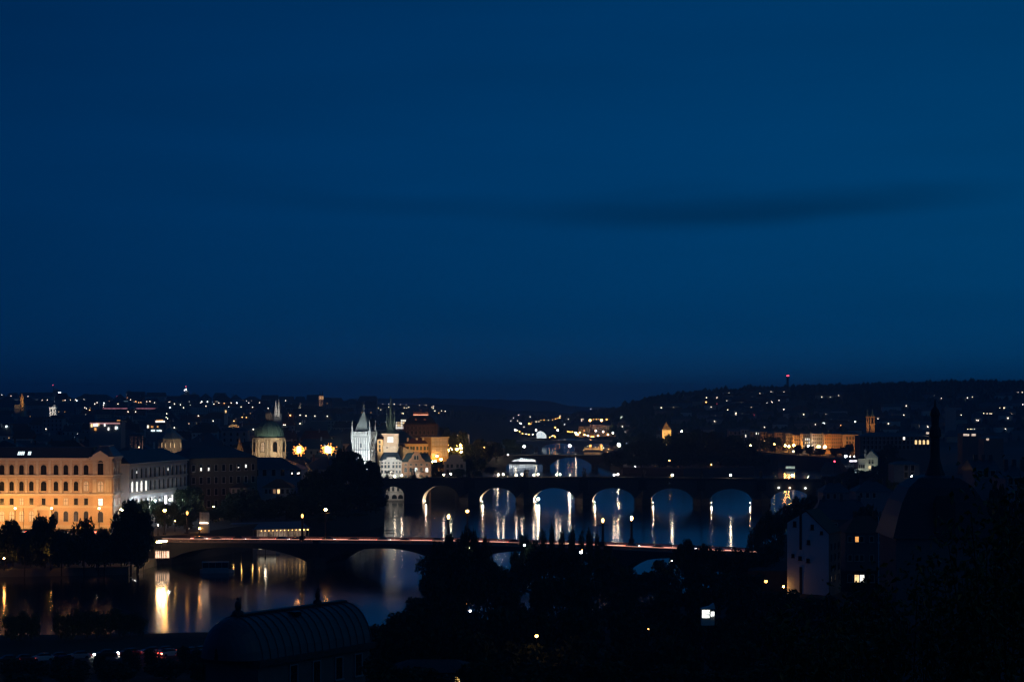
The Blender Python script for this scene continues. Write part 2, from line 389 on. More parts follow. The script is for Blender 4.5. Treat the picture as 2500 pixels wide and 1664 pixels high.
bridge_mb(cb_ar, CB_S0, CB_S1, cb_deck, CB_W).build('arch_body', [mat('bridge_sandstone', (.12,.105,.09), .9, bump=.5, scale=1.1, var=.45), mat('vault_sandstone', (.42,.36,.30), .9, scale=.9, var=.3)], stone_bridge)
mbp = MB(); strip(mbp, CB_S0, CB_S1, cb_deck, -.25, .3, .004, 1.1); mbp.build('parapet', dark_stone, stone_bridge)
mbp = MB(); strip(mbp, CB_S0, CB_S1, cb_deck, CB_W - .3, CB_W + .25, .004, 1.1); mbp.build('parapet', dark_stone, stone_bridge)
piers = []
for (a, b_) in zip(cb_ar, cb_ar[1:]):
    s0, s1 = a[1], b_[0]; piers.append(((s0 + s1)/2, s1 - s0))
for s, w_ in piers[1:]:
    mb = MB(); hw = w_/2
    mb.flat([(s-hw-.3,-.02),(s,-5.5),(s+hw+.3,-.02)], -2.5, 3.2); j = len(mb.v)
    mb.v += [(s-hw-.3,-.02,3.2),(s,-5.5,3.2),(s+hw+.3,-.02,3.2),(s,-.02,7.2)]; mb.f += [(j,j+1,j+3),(j+1,j+2,j+3)]; mb.m += [0,0]
    mb.box(s-hw-.5, s+hw+.5, -.8, CB_W + .8, -2.5, .9)
    mb.box(s-hw*.55, s+hw*.55, -1.1, -.26, 7.4, cb_deck(s) + 1.1)
    mb.build('pier', dark_stone, stone_bridge)
def cb_pt(s, y, z): return (CB_P[0] + CB_d[0]*s - CB_d[1]*y, CB_P[1] + CB_d[1]*s + CB_d[0]*y, z)
# statues: one group over each pier on both parapets
def statue_mesh(seed, cross=False):
    r_ = random.Random(seed); mb = MB()
    mb.box(-.75,.75,-.6,.6,0,.35); mb.box(-.55,.55,-.45,.45,.35,1.5); mb.box(-.7,.7,-.55,.55,1.5,1.7)
    if cross:
        mb.box(-.12,.12,-.12,.12,1.6,5.3); mb.box(-1.0,1.0,-.12,.12,4.2,4.45); mb.ball((0,-.2,4.6),.22); mb.tube((0,-.2,4.3),(0,-.2,2.6),.25,.15); mb.tube((-.85,-.2,4.45),(.85,-.2,4.45),.1)
    for k in range(1 if r_.random() < .4 else 3):
        x = 0 if k == 0 else (-.62 if k == 1 else .62); h = 2.35 if k == 0 else 1.7 + r_.random()*.3; z = 1.62; tl = r_.uniform(-.15,.15)
        if cross and k == 0: continue
        mb.lathe(x, 0, [(.36,z),(.30,z+h*.3),(.24,z+h*.52),(.33,z+h*.74),(.2,z+h*.82),(.09,z+h*.9)], 9, sx=1, sy=.75)
        mb.ball((x + tl*.3, 0, z + h*.92), .17, 8, 6, 1.2); mb.tube((x+.25,0,z+h*.76),(x+.5+tl,-.2,z+h*(.95 if k == 0 else .55)),.1,.06); mb.tube((x-.25,0,z+h*.76),(x-.42,-.25,z+h*.52),.1,.06)
    mb.smooth = False
    return mb.mesh('statue', dark_stone)
sts = [statue_mesh(3), statue_mesh(5), statue_mesh(9, True), statue_mesh(14)]
desc = ['robed', 'tall', 'crucifix', 'cloaked']
side_word = ['near', 'far']
spots = [s for s, _ in piers] + [cbs(1012), cbs(945)]
spots = sorted(set(round(s,2) for s in spots))
for i, s in enumerate(spots):
    for y, sw in ((.02, 0), (CB_W, 1)):
        k = (i*2 + sw) % 4
        o = link('statue', sts[k], None, cb_pt(s, y, cb_deck(s) + 1.1), CB_rz + (0 if sw else math.pi))
        tag(o, 'dark %s statue group, %s parapet, above %s pier from the orange gabled house' % (desc[k], side_word[sw], ordinal(i)), 'statue', 'statues on the stone bridge parapets')
# ---- lower road bridge in the foreground
MA = Vector((XX(385,697), 697)); MZ = Vector((XX(1830,629), 629)); Mv = (MZ - MA); ML = Mv.length; Mv.normalize()
MN_rz = math.atan2(Mv.y, Mv.x); M_d = (Mv.x, Mv.y); ms = lambda px: line_s(px, (MA.x, MA.y), M_d)
MW = 16.0
_ft = [(ms(400), 8.2),(ms(480), 8.3),(ms(800), 9.2),(ms(1100), 9.75),(ms(1300), 9.75),(ms(1500), 9.55),(ms(1700), 9.1),(ms(1830), 8.75)]
def mn_deck(s): return interp(_ft, s) - 1.1
m_ar = [(ms(418),ms(752),1.6,6.0,2.4),(ms(793),ms(1079),1.6,7.0,2.4),(ms(1118),ms(1470),1.6,7.2,2.4),(ms(1508),ms(1800),1.6,6.4,2.4)]
road_bridge = thing('road_bridge', 'low wide road bridge of flat arches crossing the river nearest the viewer', 'bridge', (MA.x, MA.y, 0), MN_rz)
M0, M1 = -14, ML + 14
bc = mat('bridge_concrete', (.05,.048,.046), .85, bump=.3, scale=.9, var=.35)
bridge_mb(m_ar, M0, M1, mn_deck, MW).build('arch_body', [bc, bc], road_bridge)
mb = MB(); strip(mb, M0, M1, mn_deck, .8, MW - .8, .006, .02); mb.build('roadway', asphalt, road_bridge)
bal = mat('red_sandstone_parapet', (.48,.30,.24), .85, scale=.9)
def balustrade(y0, y1):
    mb = MB(); strip(mb, M0, M1, mn_deck, y0 - .06, y1 + .06, .95, 1.15); strip(mb, M0, M1, mn_deck, y0, y1, .01, .22)
    s = M0
    while s < M1:
        z = mn_deck(s); mb.box(s, s + .5, y0 - .02, y1 + .02, z + .22, z + .95)
        q = s + .75
        while q < s + 3.4: mb.box(q, q + .2, y0 + .06, y1 - .06, z + .2, z + .96); q += .42
        s += 3.6
    return mb.build('balustrade', bal, road_bridge)
balustrade(.05, .45); balustrade(MW - .45, MW - .05)
for yy in (MW - .56,):  # glowing strips added along the kerb, standing in for traffic light trails
    mb = MB(); strip(mb, M0 + 12, ML*.55, mn_deck, yy, yy + .1, .10, .34); mb.build('kerb_trail_glow', emat('rosy_trail_glow', (1,.42,.32), 3.4, .35, .06), road_bridge); mb = MB(); strip(mb, ML*.55 + .1, M1 - 12, mn_deck, yy, yy + .1, .14, .26); mb.build('kerb_trail_glow', emat('dimmer_trail_glow', (1,.42,.32), 2.2, .35, .06), road_bridge)
mb = MB(); strip(mb, M0 + 12, M1 - 12, mn_deck, .12, .38, 1.154, 1.30); mb.build('rail_trail_glow', emat('pale_trail_glow', (1,.46,.33), .55, .5, .05), road_bridge)  # glowing strip added on the rail for the same traffic trails
for a, b_ in zip(m_ar, m_ar[1:]):
    s0, s1 = a[1], b_[0]; mb = MB()
    mb.flat([(s0-.4,-.02),((s0+s1)/2-.8,-2.6),((s0+s1)/2+.8,-2.6),(s1+.4,-.02)], -2.5, 3.0); mb.flat([(s0-.2,-.02),((s0+s1)/2-.6,-1.7),((s0+s1)/2+.6,-1.7),(s1+.2,-.02)], 3.0, 3.5)
    mb.box((s0+s1)/2-.9,(s0+s1)/2+.9,-.75,-.03,3.5,mn_deck(s0)+1.15); mb.build('pier', dark_stone, road_bridge)
def mn_pt(s, y, dz=0): return (MA.x + M_d[0]*s - M_d[1]*y, MA.y + M_d[1]*s + M_d[0]*y, mn_deck(s) + dz)
# ---- far arched bridge, and the one beyond it
def simple_bridge(name, label, P, rz, s0, s1, arches, deck, width, m, lit=None):
    r_ = thing(name, label, 'bridge', (*P, 0), rz)
    bridge_mb(arches, s0, s1, deck, width, nseg=16).build('arch_body', [m, m], r_)
    for y in (-.2, width - .2):
        mb = MB(); strip(mb, s0, s1, deck, y, y + .4, .004, 1.0, 12); mb.build('parapet', pale_stone if lit else m, r_)
    for a, b_ in zip(arches, arches[1:]):
        x0, x1 = a[1], b_[0]; mb = MB(); mb.flat([(x0-.3,-.02),((x0+x1)/2,-4),(x1+.3,-.02)], -2.5, 3.6); mb.build('pier', m, r_)
    return r_
LY = 1590.0; lx = lambda px: XX(px, LY)
simple_bridge('arched_bridge', 'dark arched bridge beyond the stone bridge, passing over the wooded island', (0, LY), 0, lx(1160), lx(1900),
    [(lx(1236),lx(1326),2.2,8.4,2.2),(lx(1342),lx(1446),2.2,8.8,2.2),(lx(1459),lx(1566),2.2,8.6,2.2),(lx(1700),lx(1790),4.5,8,2.2)], lambda s: 9.4, 16, dark_stone)
JY = 2130.0; jx = lambda px: XX(px, JY)
simple_bridge('flat_bridge', 'farthest bridge, low and flat with pale lit railing, beyond the arched bridge', (0, JY), 0, jx(1262), jx(1520),
    [(jx(1268),jx(1305),2.2,6.6,2.4),(jx(1322),jx(1404),2.2,7.4,2.4),(jx(1424),jx(1508),2.2,7.2,2.4)], lambda s: 9.0, 18, grey_plaster, True)
# ================================================================ FLOODLIGHTS AND LAMPS
def floodlight(label, p, target, col, watts, size=R(70), blend=.6, rad=.4):
    p, tg = Vector(p), Vector(target)
    d = (tg - p).normalized()
    r_ = thing('floodlight', label, 'floodlight', tuple(p), 0)
    r_.rotation_euler = d.to_track_quat('-Z', 'Y').to_euler()
    mb = MB(); mb.box(-.35,.35,-.3,.3,.02,.4); mb.tube((0,0,.4),(0,0,.8),.06); mb.build('housing', iron, r_)
    mb = MB(); mb.box(-.31,.31,-.26,.26,-.02,.018); mb.build('lens', emat('floodlight_lens', (.9,.95,1), 3), r_)
    l = bpy.data.lights.new('beam', 'SPOT'); l.energy = watts; l.color = col; l.spot_size = size; l.spot_blend = blend; l.shadow_soft_size = rad
    o = link('beam', l, r_, (0,0,-.08)); return r_
_lampm = {}
def lamp(label, p, ztop, r, kind, s, pole=.09, group=None, name='street_lamp', arm=False, cap=True):
    """p: (x, y, z of the foot); a pole with a glowing globe at ztop"""
    h = ztop - p[2]; key = (round(h,1), round(r,2), kind, s, arm, pole)
    if key not in _lampm:
        mb = MB(); mb.tube((0,0,-.3),(0,0,h - r*.8), pole*1.5, pole, 7); mb.lathe(0,0,[(pole*3,-.2),(pole*3,.5),(pole*1.6,.8)],8)
        if arm: mb.tube((-1.3,0,h-r-.7),(1.3,0,h-r-.7),.06)
        if cap: mb.lathe(0,0,[(r*1.05,h+r*.72),(r*.3,h+r*1.25),(.03,h+r*1.5)],8)
        g = MB(); g.ball((0,0,h), r, 8, 5); _lampm[key] = (mb.mesh('street_lamp', iron), g.mesh('lamp_globe', bulb(kind, s)))
    a, b_ = _lampm[key]
    o = link(name, a, None, p); tag(o, label, 'street lamp', group); link('lamp_globe', b_, o); return o
# ================================================================ MUSEUM-LIKE LONG BUILDING (left)
MY = 736.0; mx = lambda px: XX(px, MY); mz = lambda py: ZZ(py, MY)
museum_wall = mat('museum_plaster', (.58,.42,.29), .8, var=.26, scale=.22, bump=.10)
museum_trim = mat('museum_trim', (.62,.53,.43), .75, var=.12, scale=.8)
zb = 8.9
museum = thing('museum_building', 'long ornate three storey building lit amber, with corner pavilion and arched windows', 'building', (mx(274.5), MY, 0), 0)
XL = mx(-150) - mx(274.5); pvx = mx(225) - mx(274.5); zc = mz(1121)
mb = MB(); mb.box(XL, pvx, .6, 16, zb, zc); mb.box(pvx, 0, 0, 15.2, zb, zc + .3); mb.build('wall', museum_wall, museum)
mb = MB()
def courses(mb, x0, x1, y, zs):
    for z, h, o in zs: mb.box(x0 - o*.6, x1 + o*.6, y - o, y - .003, z, z + h)
crs = [(mz(1290)+.02,1.2,.35),(mz(1238),.5,.3),(mz(1209),.7,.7),(mz(1204),.35,.25),(mz(1163),.6,.6),(mz(1168),.3,.2),(mz(1130),.3,.2)]
courses(mb, XL + .5, pvx - .4, .6, crs); courses(mb, pvx, 0, 0, crs)
for z, h, o in crs: mb.box(.003, o, 0, 15.2, z, z + h)
mb.build('string_course', museum_trim, museum)
mb = MB(); mb.box(XL, pvx - .9, -.5, 16.3, zc + .004, zc + .55); mb.box(pvx - .9, .9, -1.0, 16, zc + .304, zc + .95); mb.box(XL, pvx - .7, -.1, 0.597, zc - .45, zc); mb.box(pvx-.5, .5, -.5, -.003, zc - .3, zc + .3); mb.box(.003,.5,-.5,15.6,zc-.3,zc+.3)
x = XL
while x < pvx - 1.3: mb.box(x, x + .35, -.45, -.105, zc - .4, zc - .004); x += 1.05
mb.build('cornice', museum_trim, museum)
cols = [-139,-115,-91,-67,-44,-20,4,27.6,51.7,75.8,105.8,135.8,159.9,184.8,209.4]
for a, b_ in zip(cols, cols[1:]):
    pil = MB(); c = (mx(a) + mx(b_))/2 - mx(274.5); pil.box(c-.42, c+.42, .25, .597, mz(1162), mz(1124)); pil.box(c-.42, c+.42, .25, .597, mz(1203), mz(1169)); pil.box(c-.55,c+.55,.2,.597,mz(1130),mz(1127)); pil.box(c-.55,c+.55,.2,.597,mz(1174),mz(1171)); pil.build('pilaster', museum_trim, museum)
for px in (229, 234, 258.5, 264, 270.5):
    pil = MB(); c = mx(px) - mx(274.5); pil.box(c-.35, c+.35, -.35, -.003, mz(1162), mz(1124)); pil.box(c-.35, c+.35, -.35, -.003, mz(1203), mz(1169)); pil.build('pilaster', museum_trim, museum)
for yy in (1.0, 7.6, 14.2): pil = MB(); pil.box(.003, .35, yy-.4, yy+.4, mz(1162), mz(1124)); pil.box(.003,.35,yy-.4,yy+.4,mz(1203),mz(1169)); pil.build('pilaster', museum_trim, museum)
rnd.seed(3)
for i, px in enumerate(cols):
    x = mx(px) - mx(274.5); big = 1.25 if abs(px - 105.8) < 1 else 1
    window(museum, x, mz(1158), 1.55*big, 3.35, True, None, .6); window(museum, x, mz(1198), 1.5*big, 3.3, True, lit_dim if px in (209.4,) else None, .6)
    window(museum, x, mz(1232), 1.3, 2.25, False, lit_dim if px in (159.9, 51.7) else None, .6)
    if px != 105.8: window(museum, x, mz(1272), 1.55, 3.5, True, lit_dim if px < 90 else None, .6)
c = mx(105.8) - mx(274.5); mb = MB(); mb.box(c-3.0,c-2.1,-1.0,.597,zb,mz(1244)); mb.box(c+2.1,c+3.0,-1.0,.597,zb,mz(1244)); mb.box(c-3.4,c+3.4,-1.3,.59,mz(1244)+.003,mz(1240)); mb.prism([(c-3.4,mz(1240)+.003),(c+3.4,mz(1240)+.003),(c,mz(1232))],-.9,.56); mb.build('portal', museum_trim, museum)
c = mx(245.6) - mx(274.5)
window(museum, c, mz(1159), 1.9, 5.0, True, None); window(museum, c, mz(1199.5), 1.9, 3.5, True, lit_dim); window(museum, c, mz(1233), 1.35, 2.3, False, lit_white); window(museum, c, mz(1274), 1.8, 3.7, True, None)
mb = MB(); zz = zc + .96; mb.prism([(c-2.6,zz),(c+2.6,zz),(c+2.6,zz+.5),(c,zz+2.1),(c-2.6,zz+.5)], -1.1, .6); mb.build('pediment', museum_trim, museum)
for y in (3.6, 11.6):
    for z, h in ((mz(1158),2.0),(mz(1197),2.0),(mz(1234),2.2)): window(museum, .0, z, 1.1, h, False, lit_white if (h > 2.1 and y > 3) else None, y, rz=R(90))
mb = MB(); mb.frustum(pvx - .5, .7, -.6, 15.6, zc + .97, mz(1090.5), 2.6, 3.0); mb.box(pvx + 2, -1.8, 2.3, 12.7, mz(1090.5)+.003, mz(1090.5) + .35); mb.build('pavilion_roof', mat('zinc_roof', (.15,.17,.20), .5), museum)
mb = MB(); rt = mz(1091.5)
ys = [(-.3, zc + .56), (4.6, rt), (12, rt), (16, zc + .56)]
for (y, z), (y2, z2) in zip(ys, ys[1:]): mb.quad((XL,y,z),(pvx-.6,y,z),(pvx-.6,y2,z2),(XL,y2,z2))
mb.quad(*[(pvx-.6,y,z) for y, z in ys]); mb.build('roof', slate, museum)
for k in range(6):
    x = mx(41 + k*4.2 + (8 if k > 3 else 0)) - mx(274.5); y0, y1 = .9, 2.5; f = lambda y: zc + .56 + (y + .3)/4.9*(rt - zc - .56)
    mb = MB(); mb.quad((x,y0,f(y0)+.06),(x+.42,y0,f(y0)+.06),(x+.42,y1,f(y1)+.06),(x,y1,f(y1)+.06)); mb.build('skylight', lit_blue, museum)
for i_, px_ in enumerate((30, 120, 205)):  # unseen floodlights added to brighten the upper storeys
    floodlight('rosy floodlight added behind quay trees, aimed at the upper museum storeys, %s from picture edge' % ORD[i_], (mx(px_), 694, 9.8), (mx(px_ + 5), MY, 27), (1,.55,.36), 9500, R(95), .8)
# side wing runs back from the pavilion
wdir = Vector((.213, .977)); wp = Vector((mx(274.5), MY)) + wdir*15.2
wing = thing('museum_wing', 'pale side wing with two rows of arched windows running back from the amber corner pavilion', 'building', (wp.x - .2, wp.y, 0), math.atan2(wdir.y, wdir.x))
WL = 56.5; wz = 30.4; wwall = mat('wing_plaster', (.52,.50,.50), .8, var=.12, scale=.4)
mb = MB(); mb.box(.02, WL, 0, 15, zb, wz); mb.build('wall', wwall, wing)
mb = MB(); mb.box(.02, WL + .5, -.7, 15.4, wz + .003, wz + .6); courses(mb, .4, WL, 0, [(25.0,.5,.35),(20.4,.5,.35),(19.6,.3,.2),(wz-.7,.3,.25),(10,.8,.3)]); mb.build('cornice', museum_trim, wing)
mb = MB(); mb.hip(.02, WL + .2, -.4, 15.2, wz + .604, 35.2, 6.5); mb.build('roof', slate, wing)
sx_ = [WL*(i + .62)/13.2 for i in range(13)]
for i, x in enumerate(sx_):
    window(wing, x, 25.6, 1.7, 3.5, True, lit_white if False else None); window(wing, x, 20.9, 1.7, 3.6, True, lit_white if i < 4 else None); window(wing, x, 15.6, 1.4, 2.6, False, lit_white if i == 9 else None); window(wing, x, 10.6, 1.6, 3.2, True, None)
    if i in (1, 8): mb = MB(); mb.box(x-.25,x+.25,-.12,-.1,27.3,28.3); mb.build('lit_blind', lit_white, wing)
# dim block continuing behind
dk = thing('office_block', 'unlit dark block with tiny lit windows at the end of the pale museum wing', 'building', (XX(462,812), 812, 0), R(38))
mb = MB(); mb.box(0, 30, 0, 20, 8.5, 31); mb.build('wall', mat('dim_ochre', (.17,.14,.10)), dk)
mb = MB(); mb.hip(-.5, 30.5, -.5, 20.5, 31.003, 35, 7); mb.build('roof', slate, dk)
for i in range(9):
    for z in (26, 21.3, 16.8, 12.3): window(dk, 1.8 + i*3.3, z, 1.3, 2.4, False, None, bars=False)
    if i in (1, 2, 6, 7): mb = MB(); x = 1.8 + i*3.3; mb.box(x-.3,x+.3,-.12,-.1,26.2 + (i > 5)*.8,27.4 + (i == 7)*.8); mb.build('lit_blind', lit_white, dk)
hx_w, hx_o = XX(953,1122), XX(1017,1122)
# ================================================================ LANDMARKS ACROSS THE RIVER
def windows_grid(root, xs, rows, lit=()):
    for j, (z, w, h, arch) in enumerate(rows):
        for i, x in enumerate(xs): window(root, x, z, w, h, arch, LITS.get(dict(lit).get((i, j))) if (i, j) in dict(lit) else None)
# white bridge tower
TY = 1104.0; tz = lambda py: ZZ(py, TY); tm = lambda n: M(n, TY)
twr_m = mat('pale_tower_stone', (.46,.46,.44), .85, var=.3, scale=.35, bump=.3)
tower = thing('bridge_tower', 'tall floodlit white gothic bridge tower with steep wedge roof, corner pinnacles and battlements', 'tower', (XX(881,TY), TY, 0), -R(14))
hw = tm(22.5)
mb = MB(); mb.box(-hw, hw, 0, 2*hw, 8.5, tz(1064)); mb.build('shaft', twr_m, tower)
mb = MB(); g_ = hw + .5; z0 = tz(1064)
mb.box(-g_, g_, -.5, 2*hw + .5, z0 + .003, z0 + .9)
for k in range(7):
    x = -g_ + .1 + k*(2*g_ - 1.3)/6
    for y in (-.5, 2*hw + .1): mb.box(x, x + 1.1, y, y + .4, z0 + .903, z0 + 1.75)
    for xx in (-g_, g_ - .4): mb.box(xx, xx + .4, .3 + k*1.35, 1.2 + k*1.35, z0 + .903, z0 + 1.75)
mb.box(-g_, g_, -.5, -.1, z0 + 1.753, z0 + 2.3); mb.box(-g_, g_, 2*hw+.1, 2*hw+.5, z0 + 1.753, z0 + 2.3); mb.box(-g_, -g_+.4, -.097, 2*hw+.097, z0+1.753, z0+2.3); mb.box(g_-.4, g_, -.097, 2*hw+.097, z0+1.753, z0+2.3)
mb.build('gallery', twr_m, tower)
roof_m = mat('lead_roof', (.30,.33,.31), .6, var=.2, scale=.6)
mb = MB(); z1 = tz(1051); a = tm(13); b_ = tm(13.5)
mb.box(-a-.2, a+.2, hw - b_, hw + b_, z0 + .9, z1); ap = tz(1006); rr = tm(1.8)
base = [(-a-.9, hw-b_-.9, z1), (a+.9, hw-b_-.9, z1), (a+.9, hw+b_+.9, z1), (-a-.9, hw+b_+.9, z1)]; rid = [(-rr, hw, ap), (rr, hw, ap)]
mb.quad(base[0], base[1], rid[1], rid[0]); mb.quad(base[1], base[2], rid[1]); mb.quad(base[2], base[3], rid[0], rid[1]); mb.quad(base[3], base[0], rid[0])
for x in (-rr, rr): mb.lathe(x, hw, [(.24, ap - 1.6), (.12, ap + .4), (.08, tz(992)), (.22, tz(991)), (.22, tz(989)), (.04, tz(987))], 6)
mb.build('wedge_roof', roof_m, tower)
for x in (-hw, hw):
    for y in (0, 2*hw):
        mb = MB(); mb.lathe(x, y, [(.3, tz(1082)), (.75, tz(1074)), (.75, tz(1052)), (.55, tz(1049)), (.10, tz(1029)), (.2, tz(1028)), (.05, tz(1025))], 8); mb.build('pinnacle', twr_m, tower)
mb = MB()
for x in (-3.6,-2.4,-1.2,0,1.2,2.4,3.6): mb.box(x-.11, x+.11, -.22, -.003, tz(1125), tz(1068))
for z in (tz(1125), tz(1098), tz(1066)): mb.box(-hw, hw, -.28, -.003, z, z + .35)
mb.build('blind_tracery', dark_stone, tower)
for z in (tz(1092), tz(1118)): window(tower, 0.0, z, .85, 2.2, True, None, -.003, bars=False, frame=pale_stone)
for z in (tz(1088), tz(1113)): window(tower, hw, z, 1.5, 3.6, True, None, hw, bars=False, rz=R(90), frame=pale_stone)
floodlight('white floodlight low among the trees aimed up at the bridge tower front', (XX(862,1075), 1078, 15), (XX(881,1104), 1104, 25), (.86,.96,1), 78000, R(75))
floodlight('second white floodlight aimed at the upper bridge tower and its roof', (XX(905,1070), 1072, 22), (XX(882,1110), 1109, 36), (.86,.96,1), 26000, R(60))
floodlight('warm floodlight aimed at the shaded flank of the white bridge tower', (XX(925,1112), 1106, 12), (XX(893,1108), 1110, 22), (1,.72,.5), 3800, R(80))
# water tower with clock
KY = 1178.0; kz = lambda py: ZZ(py, KY); km = lambda n: M(n, KY)
wt = thing('clock_tower', 'floodlit cream water tower with pale square clock and slender concave green spire', 'tower', (XX(953,KY), KY, 0), 0)
w2 = km(19.5)
mb = MB(); mb.box(-w2, w2, 0, 2*w2, 8.5, kz(1058)); mb.build('shaft', mat('cream_stone', (.56,.50,.42), var=.2, scale=.4), wt)
mb = MB()
for z, h, o in ((kz(1060), .5, .5), (kz(1082.5), .4, .25), (kz(1091), .5, .45)): mb.box(-w2-o, w2+o, -o, -.003, z, z+h)
for x in (-w2+.6, -2.6, 2.6, w2-.6): mb.box(x-.3, x+.3, -.25, -.003, kz(1082), kz(1060.5))
mb.build('cornice', museum_trim, wt)
mb = MB(); mb.box(-1.65, 1.65, -.2, -.003, kz(1079.5), kz(1066)); mb.build('clock_face', emat('pale_clock_glass', (.80,.93,1), .75, .3, 1.2), wt)
mb = MB(); c0 = (kz(1079.5)+kz(1066))/2
for a in range(12): q = a*math.pi/6; mb.box(1.35*math.cos(q)-.1, 1.35*math.cos(q)+.1, -.23, -.203, c0+1.35*math.sin(q)-.1, c0+1.35*math.sin(q)+.1)
mb.tube((0,-.25,c0),(.7,-.25,c0+.5),.06); mb.tube((0,-.25,c0),(-.3,-.25,c0+1.2),.05); mb.build('clock_hand', iron, wt)
prof = [(km(26), kz(1057.5)), (km(20), kz(1054)), (km(12.5), kz(1049)), (km(8.6), kz(1042)), (km(6.6), kz(1035)), (km(4.3), kz(1016)), (km(2.3), kz(997)), (km(1.2), kz(982)), (km(.8), kz(976)), (km(2), kz(975)), (km(1.8), kz(972.5)), (km(.5), kz(971)), (km(.4), kz(965))]
mb = MB(); mb.lathe(0, w2, [(r*1.12, z) for r, z in prof], 8, R(22.5)); mb.build('spire', mat('dark_copper_spire', (.05,.085,.08), .5, scale=.9), wt)
for px_, yy in ((944, w2 - 2.2), (951.5, w2 + 2.4), (962.5, w2 - 2.0)):
    x = km(px_ - 953); mb = MB(); mb.lathe(x, yy, [(km(2.2), kz(1042)), (km(2.0), kz(1026)), (km(2.5), kz(1025)), (km(.8), kz(1012)), (km(1.1), kz(1004)), (km(.2), kz(1001))], 6); mb.build('corner_turret', mat('dark_copper_spire', (.05,.085,.08), .5, scale=.9), wt)
mb = MB(); mb.box(-w2 + .3, w2 - .8, -2.6, -.003, 12, kz(1093)); mb.frustum(-w2, w2 - .5, -3, -.003, kz(1093)+.003, kz(1088), .6, .3); mb.build('porch', white_plaster, wt)
floodlight('warm white floodlight on the mill roofs aimed up at the clock tower', (XX(945,1150), 1150, 27), (XX(953,1178), 1180, 36), (1,.80,.58), 42000, R(75))
floodlight('white floodlight on the stone bridge aimed at the white house', cb_pt(cbs(958), 9.3, cb_deck(40) + 1.6), (hx_w, 1122, 22), (1,.96,.86), 15000, R(120))
floodlight('warm floodlight on the stone bridge aimed at the orange gabled house', cb_pt(cbs(1018), 9.3, cb_deck(50) + 1.6), (hx_o, 1122, 22), (1,.74,.55), 4500, R(120))
floodlight('white floodlight on the white house roof aimed at the clock tower foot', (XX(956,1136), 1136, ZZ(1106,1136)), (XX(953,1175), 1176, ZZ(1098,1178)), (1,.95,.84), 5200, R(100))
# white mill house and orange gabled house behind the bridge
HY1 = 1122.0; hx = lambda px: XX(px, HY1); hz = lambda py: ZZ(py, HY1)
wh = thing('white_house', 'white three storey waterside house with stepped attic and rows of dark windows', 'house', (hx(926.5), HY1, 0), 0)
w_ = hx(980.5) - hx(926.5); X = lambda px: hx(px) - hx(926.5)
mb = MB(); mb.box(0, w_, 0, 12, -1, hz(1125)); mb.build('wall', white_plaster, wh)
mb = MB()
for z, o in ((hz(1125)+.003, .5), (hz(1133), .2), (hz(1145), .18), (hz(1157.5), .3), (hz(1171), .4)): mb.box(-.2, w_ - .003, -o, -.003, z - .25, z + .3)
mb.prism([(X(935),hz(1125)+.31),(X(975),hz(1125)+.31),(X(975),hz(1121)),(X(966),hz(1121)),(X(966),hz(1115.5)),(X(944),hz(1115.5)),(X(944),hz(1121)),(X(935),hz(1121))], -.2, .4); mb.build('attic_gable', white_plaster, wh)
mb = MB(); mb.hip(-.3, w_ - .01, -.1, 12.3, hz(1124), hz(1104), 2.2); mb.build('roof', mat('blue_slate', (.10,.14,.17), .5), wh)
windows_grid(wh, [X(q) for q in (933,941,949,960.5,968.5,976)], [(hz(1131), .75, .7, False), (hz(1141.5), 1.05, 1.5, False), (hz(1154.5), 1.05, 1.5, False), (hz(1169.5), 1.1, 1.6, True)])
oh = thing('orange_house', 'orange waterside house with a curved baroque gable, arched windows and green roof', 'house', (hx(981), HY1 - .3, 0), 0)
w_ = hx(1052) - hx(981); X2 = lambda px: hx(px) - hx(981); orange_p = mat('orange_plaster', (.50,.27,.15), var=.15)
mb = MB(); mb.box(0, w_, 0, 13, -1, hz(1127)); mb.build('wall', orange_p, oh)
gp = [(X2(997),hz(1127)+.003),(X2(1037),hz(1127)+.003),(X2(1036.5),hz(1122)),(X2(1030),hz(1117.5)),(X2(1027),hz(1109)),(X2(1023.5),hz(1106)),(X2(1022),hz(1103)),(X2(1017),hz(1101.5)),(X2(1012),hz(1103)),(X2(1010.5),hz(1106)),(X2(1007),hz(1109)),(X2(1004),hz(1117.5)),(X2(997.5),hz(1122))]
mb = MB(); mb.prism(gp, -.1, .9); mb.build('curved_gable', orange_p, oh)
mb = MB()
for z, o in ((hz(1127), .45), (hz(1136), .25), (hz(1155), .3), (hz(1157), .2), (hz(1170), .35)): mb.box(-.1, w_ + .2, -o, -.003, z - .5, z - .15)
mb.build('cornice', mat('pale_orange_trim', (.5,.33,.22)), oh)
mb = MB(); mb.hip(-.1, w_ + .4, -.2, 13.3, hz(1127) + .01, hz(1106), 2.5); mb.build('roof', mat('green_sheet_roof', (.12,.18,.17), .5), oh)
windows_grid(oh, [X2(q) for q in (990.5,1003,1016,1029,1042)], [(hz(1135), 1.1, .65, False), (hz(1151.5), 1.35, 2.3, True), (hz(1169), 1.3, 2.2, False)], {(2,1):'b', (4,1):'w'}.items())
for q in (1013.5, 1019.5): window(oh, X2(q), hz(1121), .9, 2.1, True, None, -.1)
gh = thing('gabled_museum', 'dim patterned house with a tall stepped gable among trees beside the orange house', 'house', (XX(1084,1150), 1150, 0), 0)
gx = lambda px: XX(px,1150) - XX(1084,1150); gz = lambda py: ZZ(py,1150); sgm = mat('sgraffito_plaster', (.40,.36,.33), var=.45, scale=1.3)
mb = MB(); mb.box(0, gx(1136), 0, 16, -1, gz(1129)); mb.build('wall', sgm, gh)
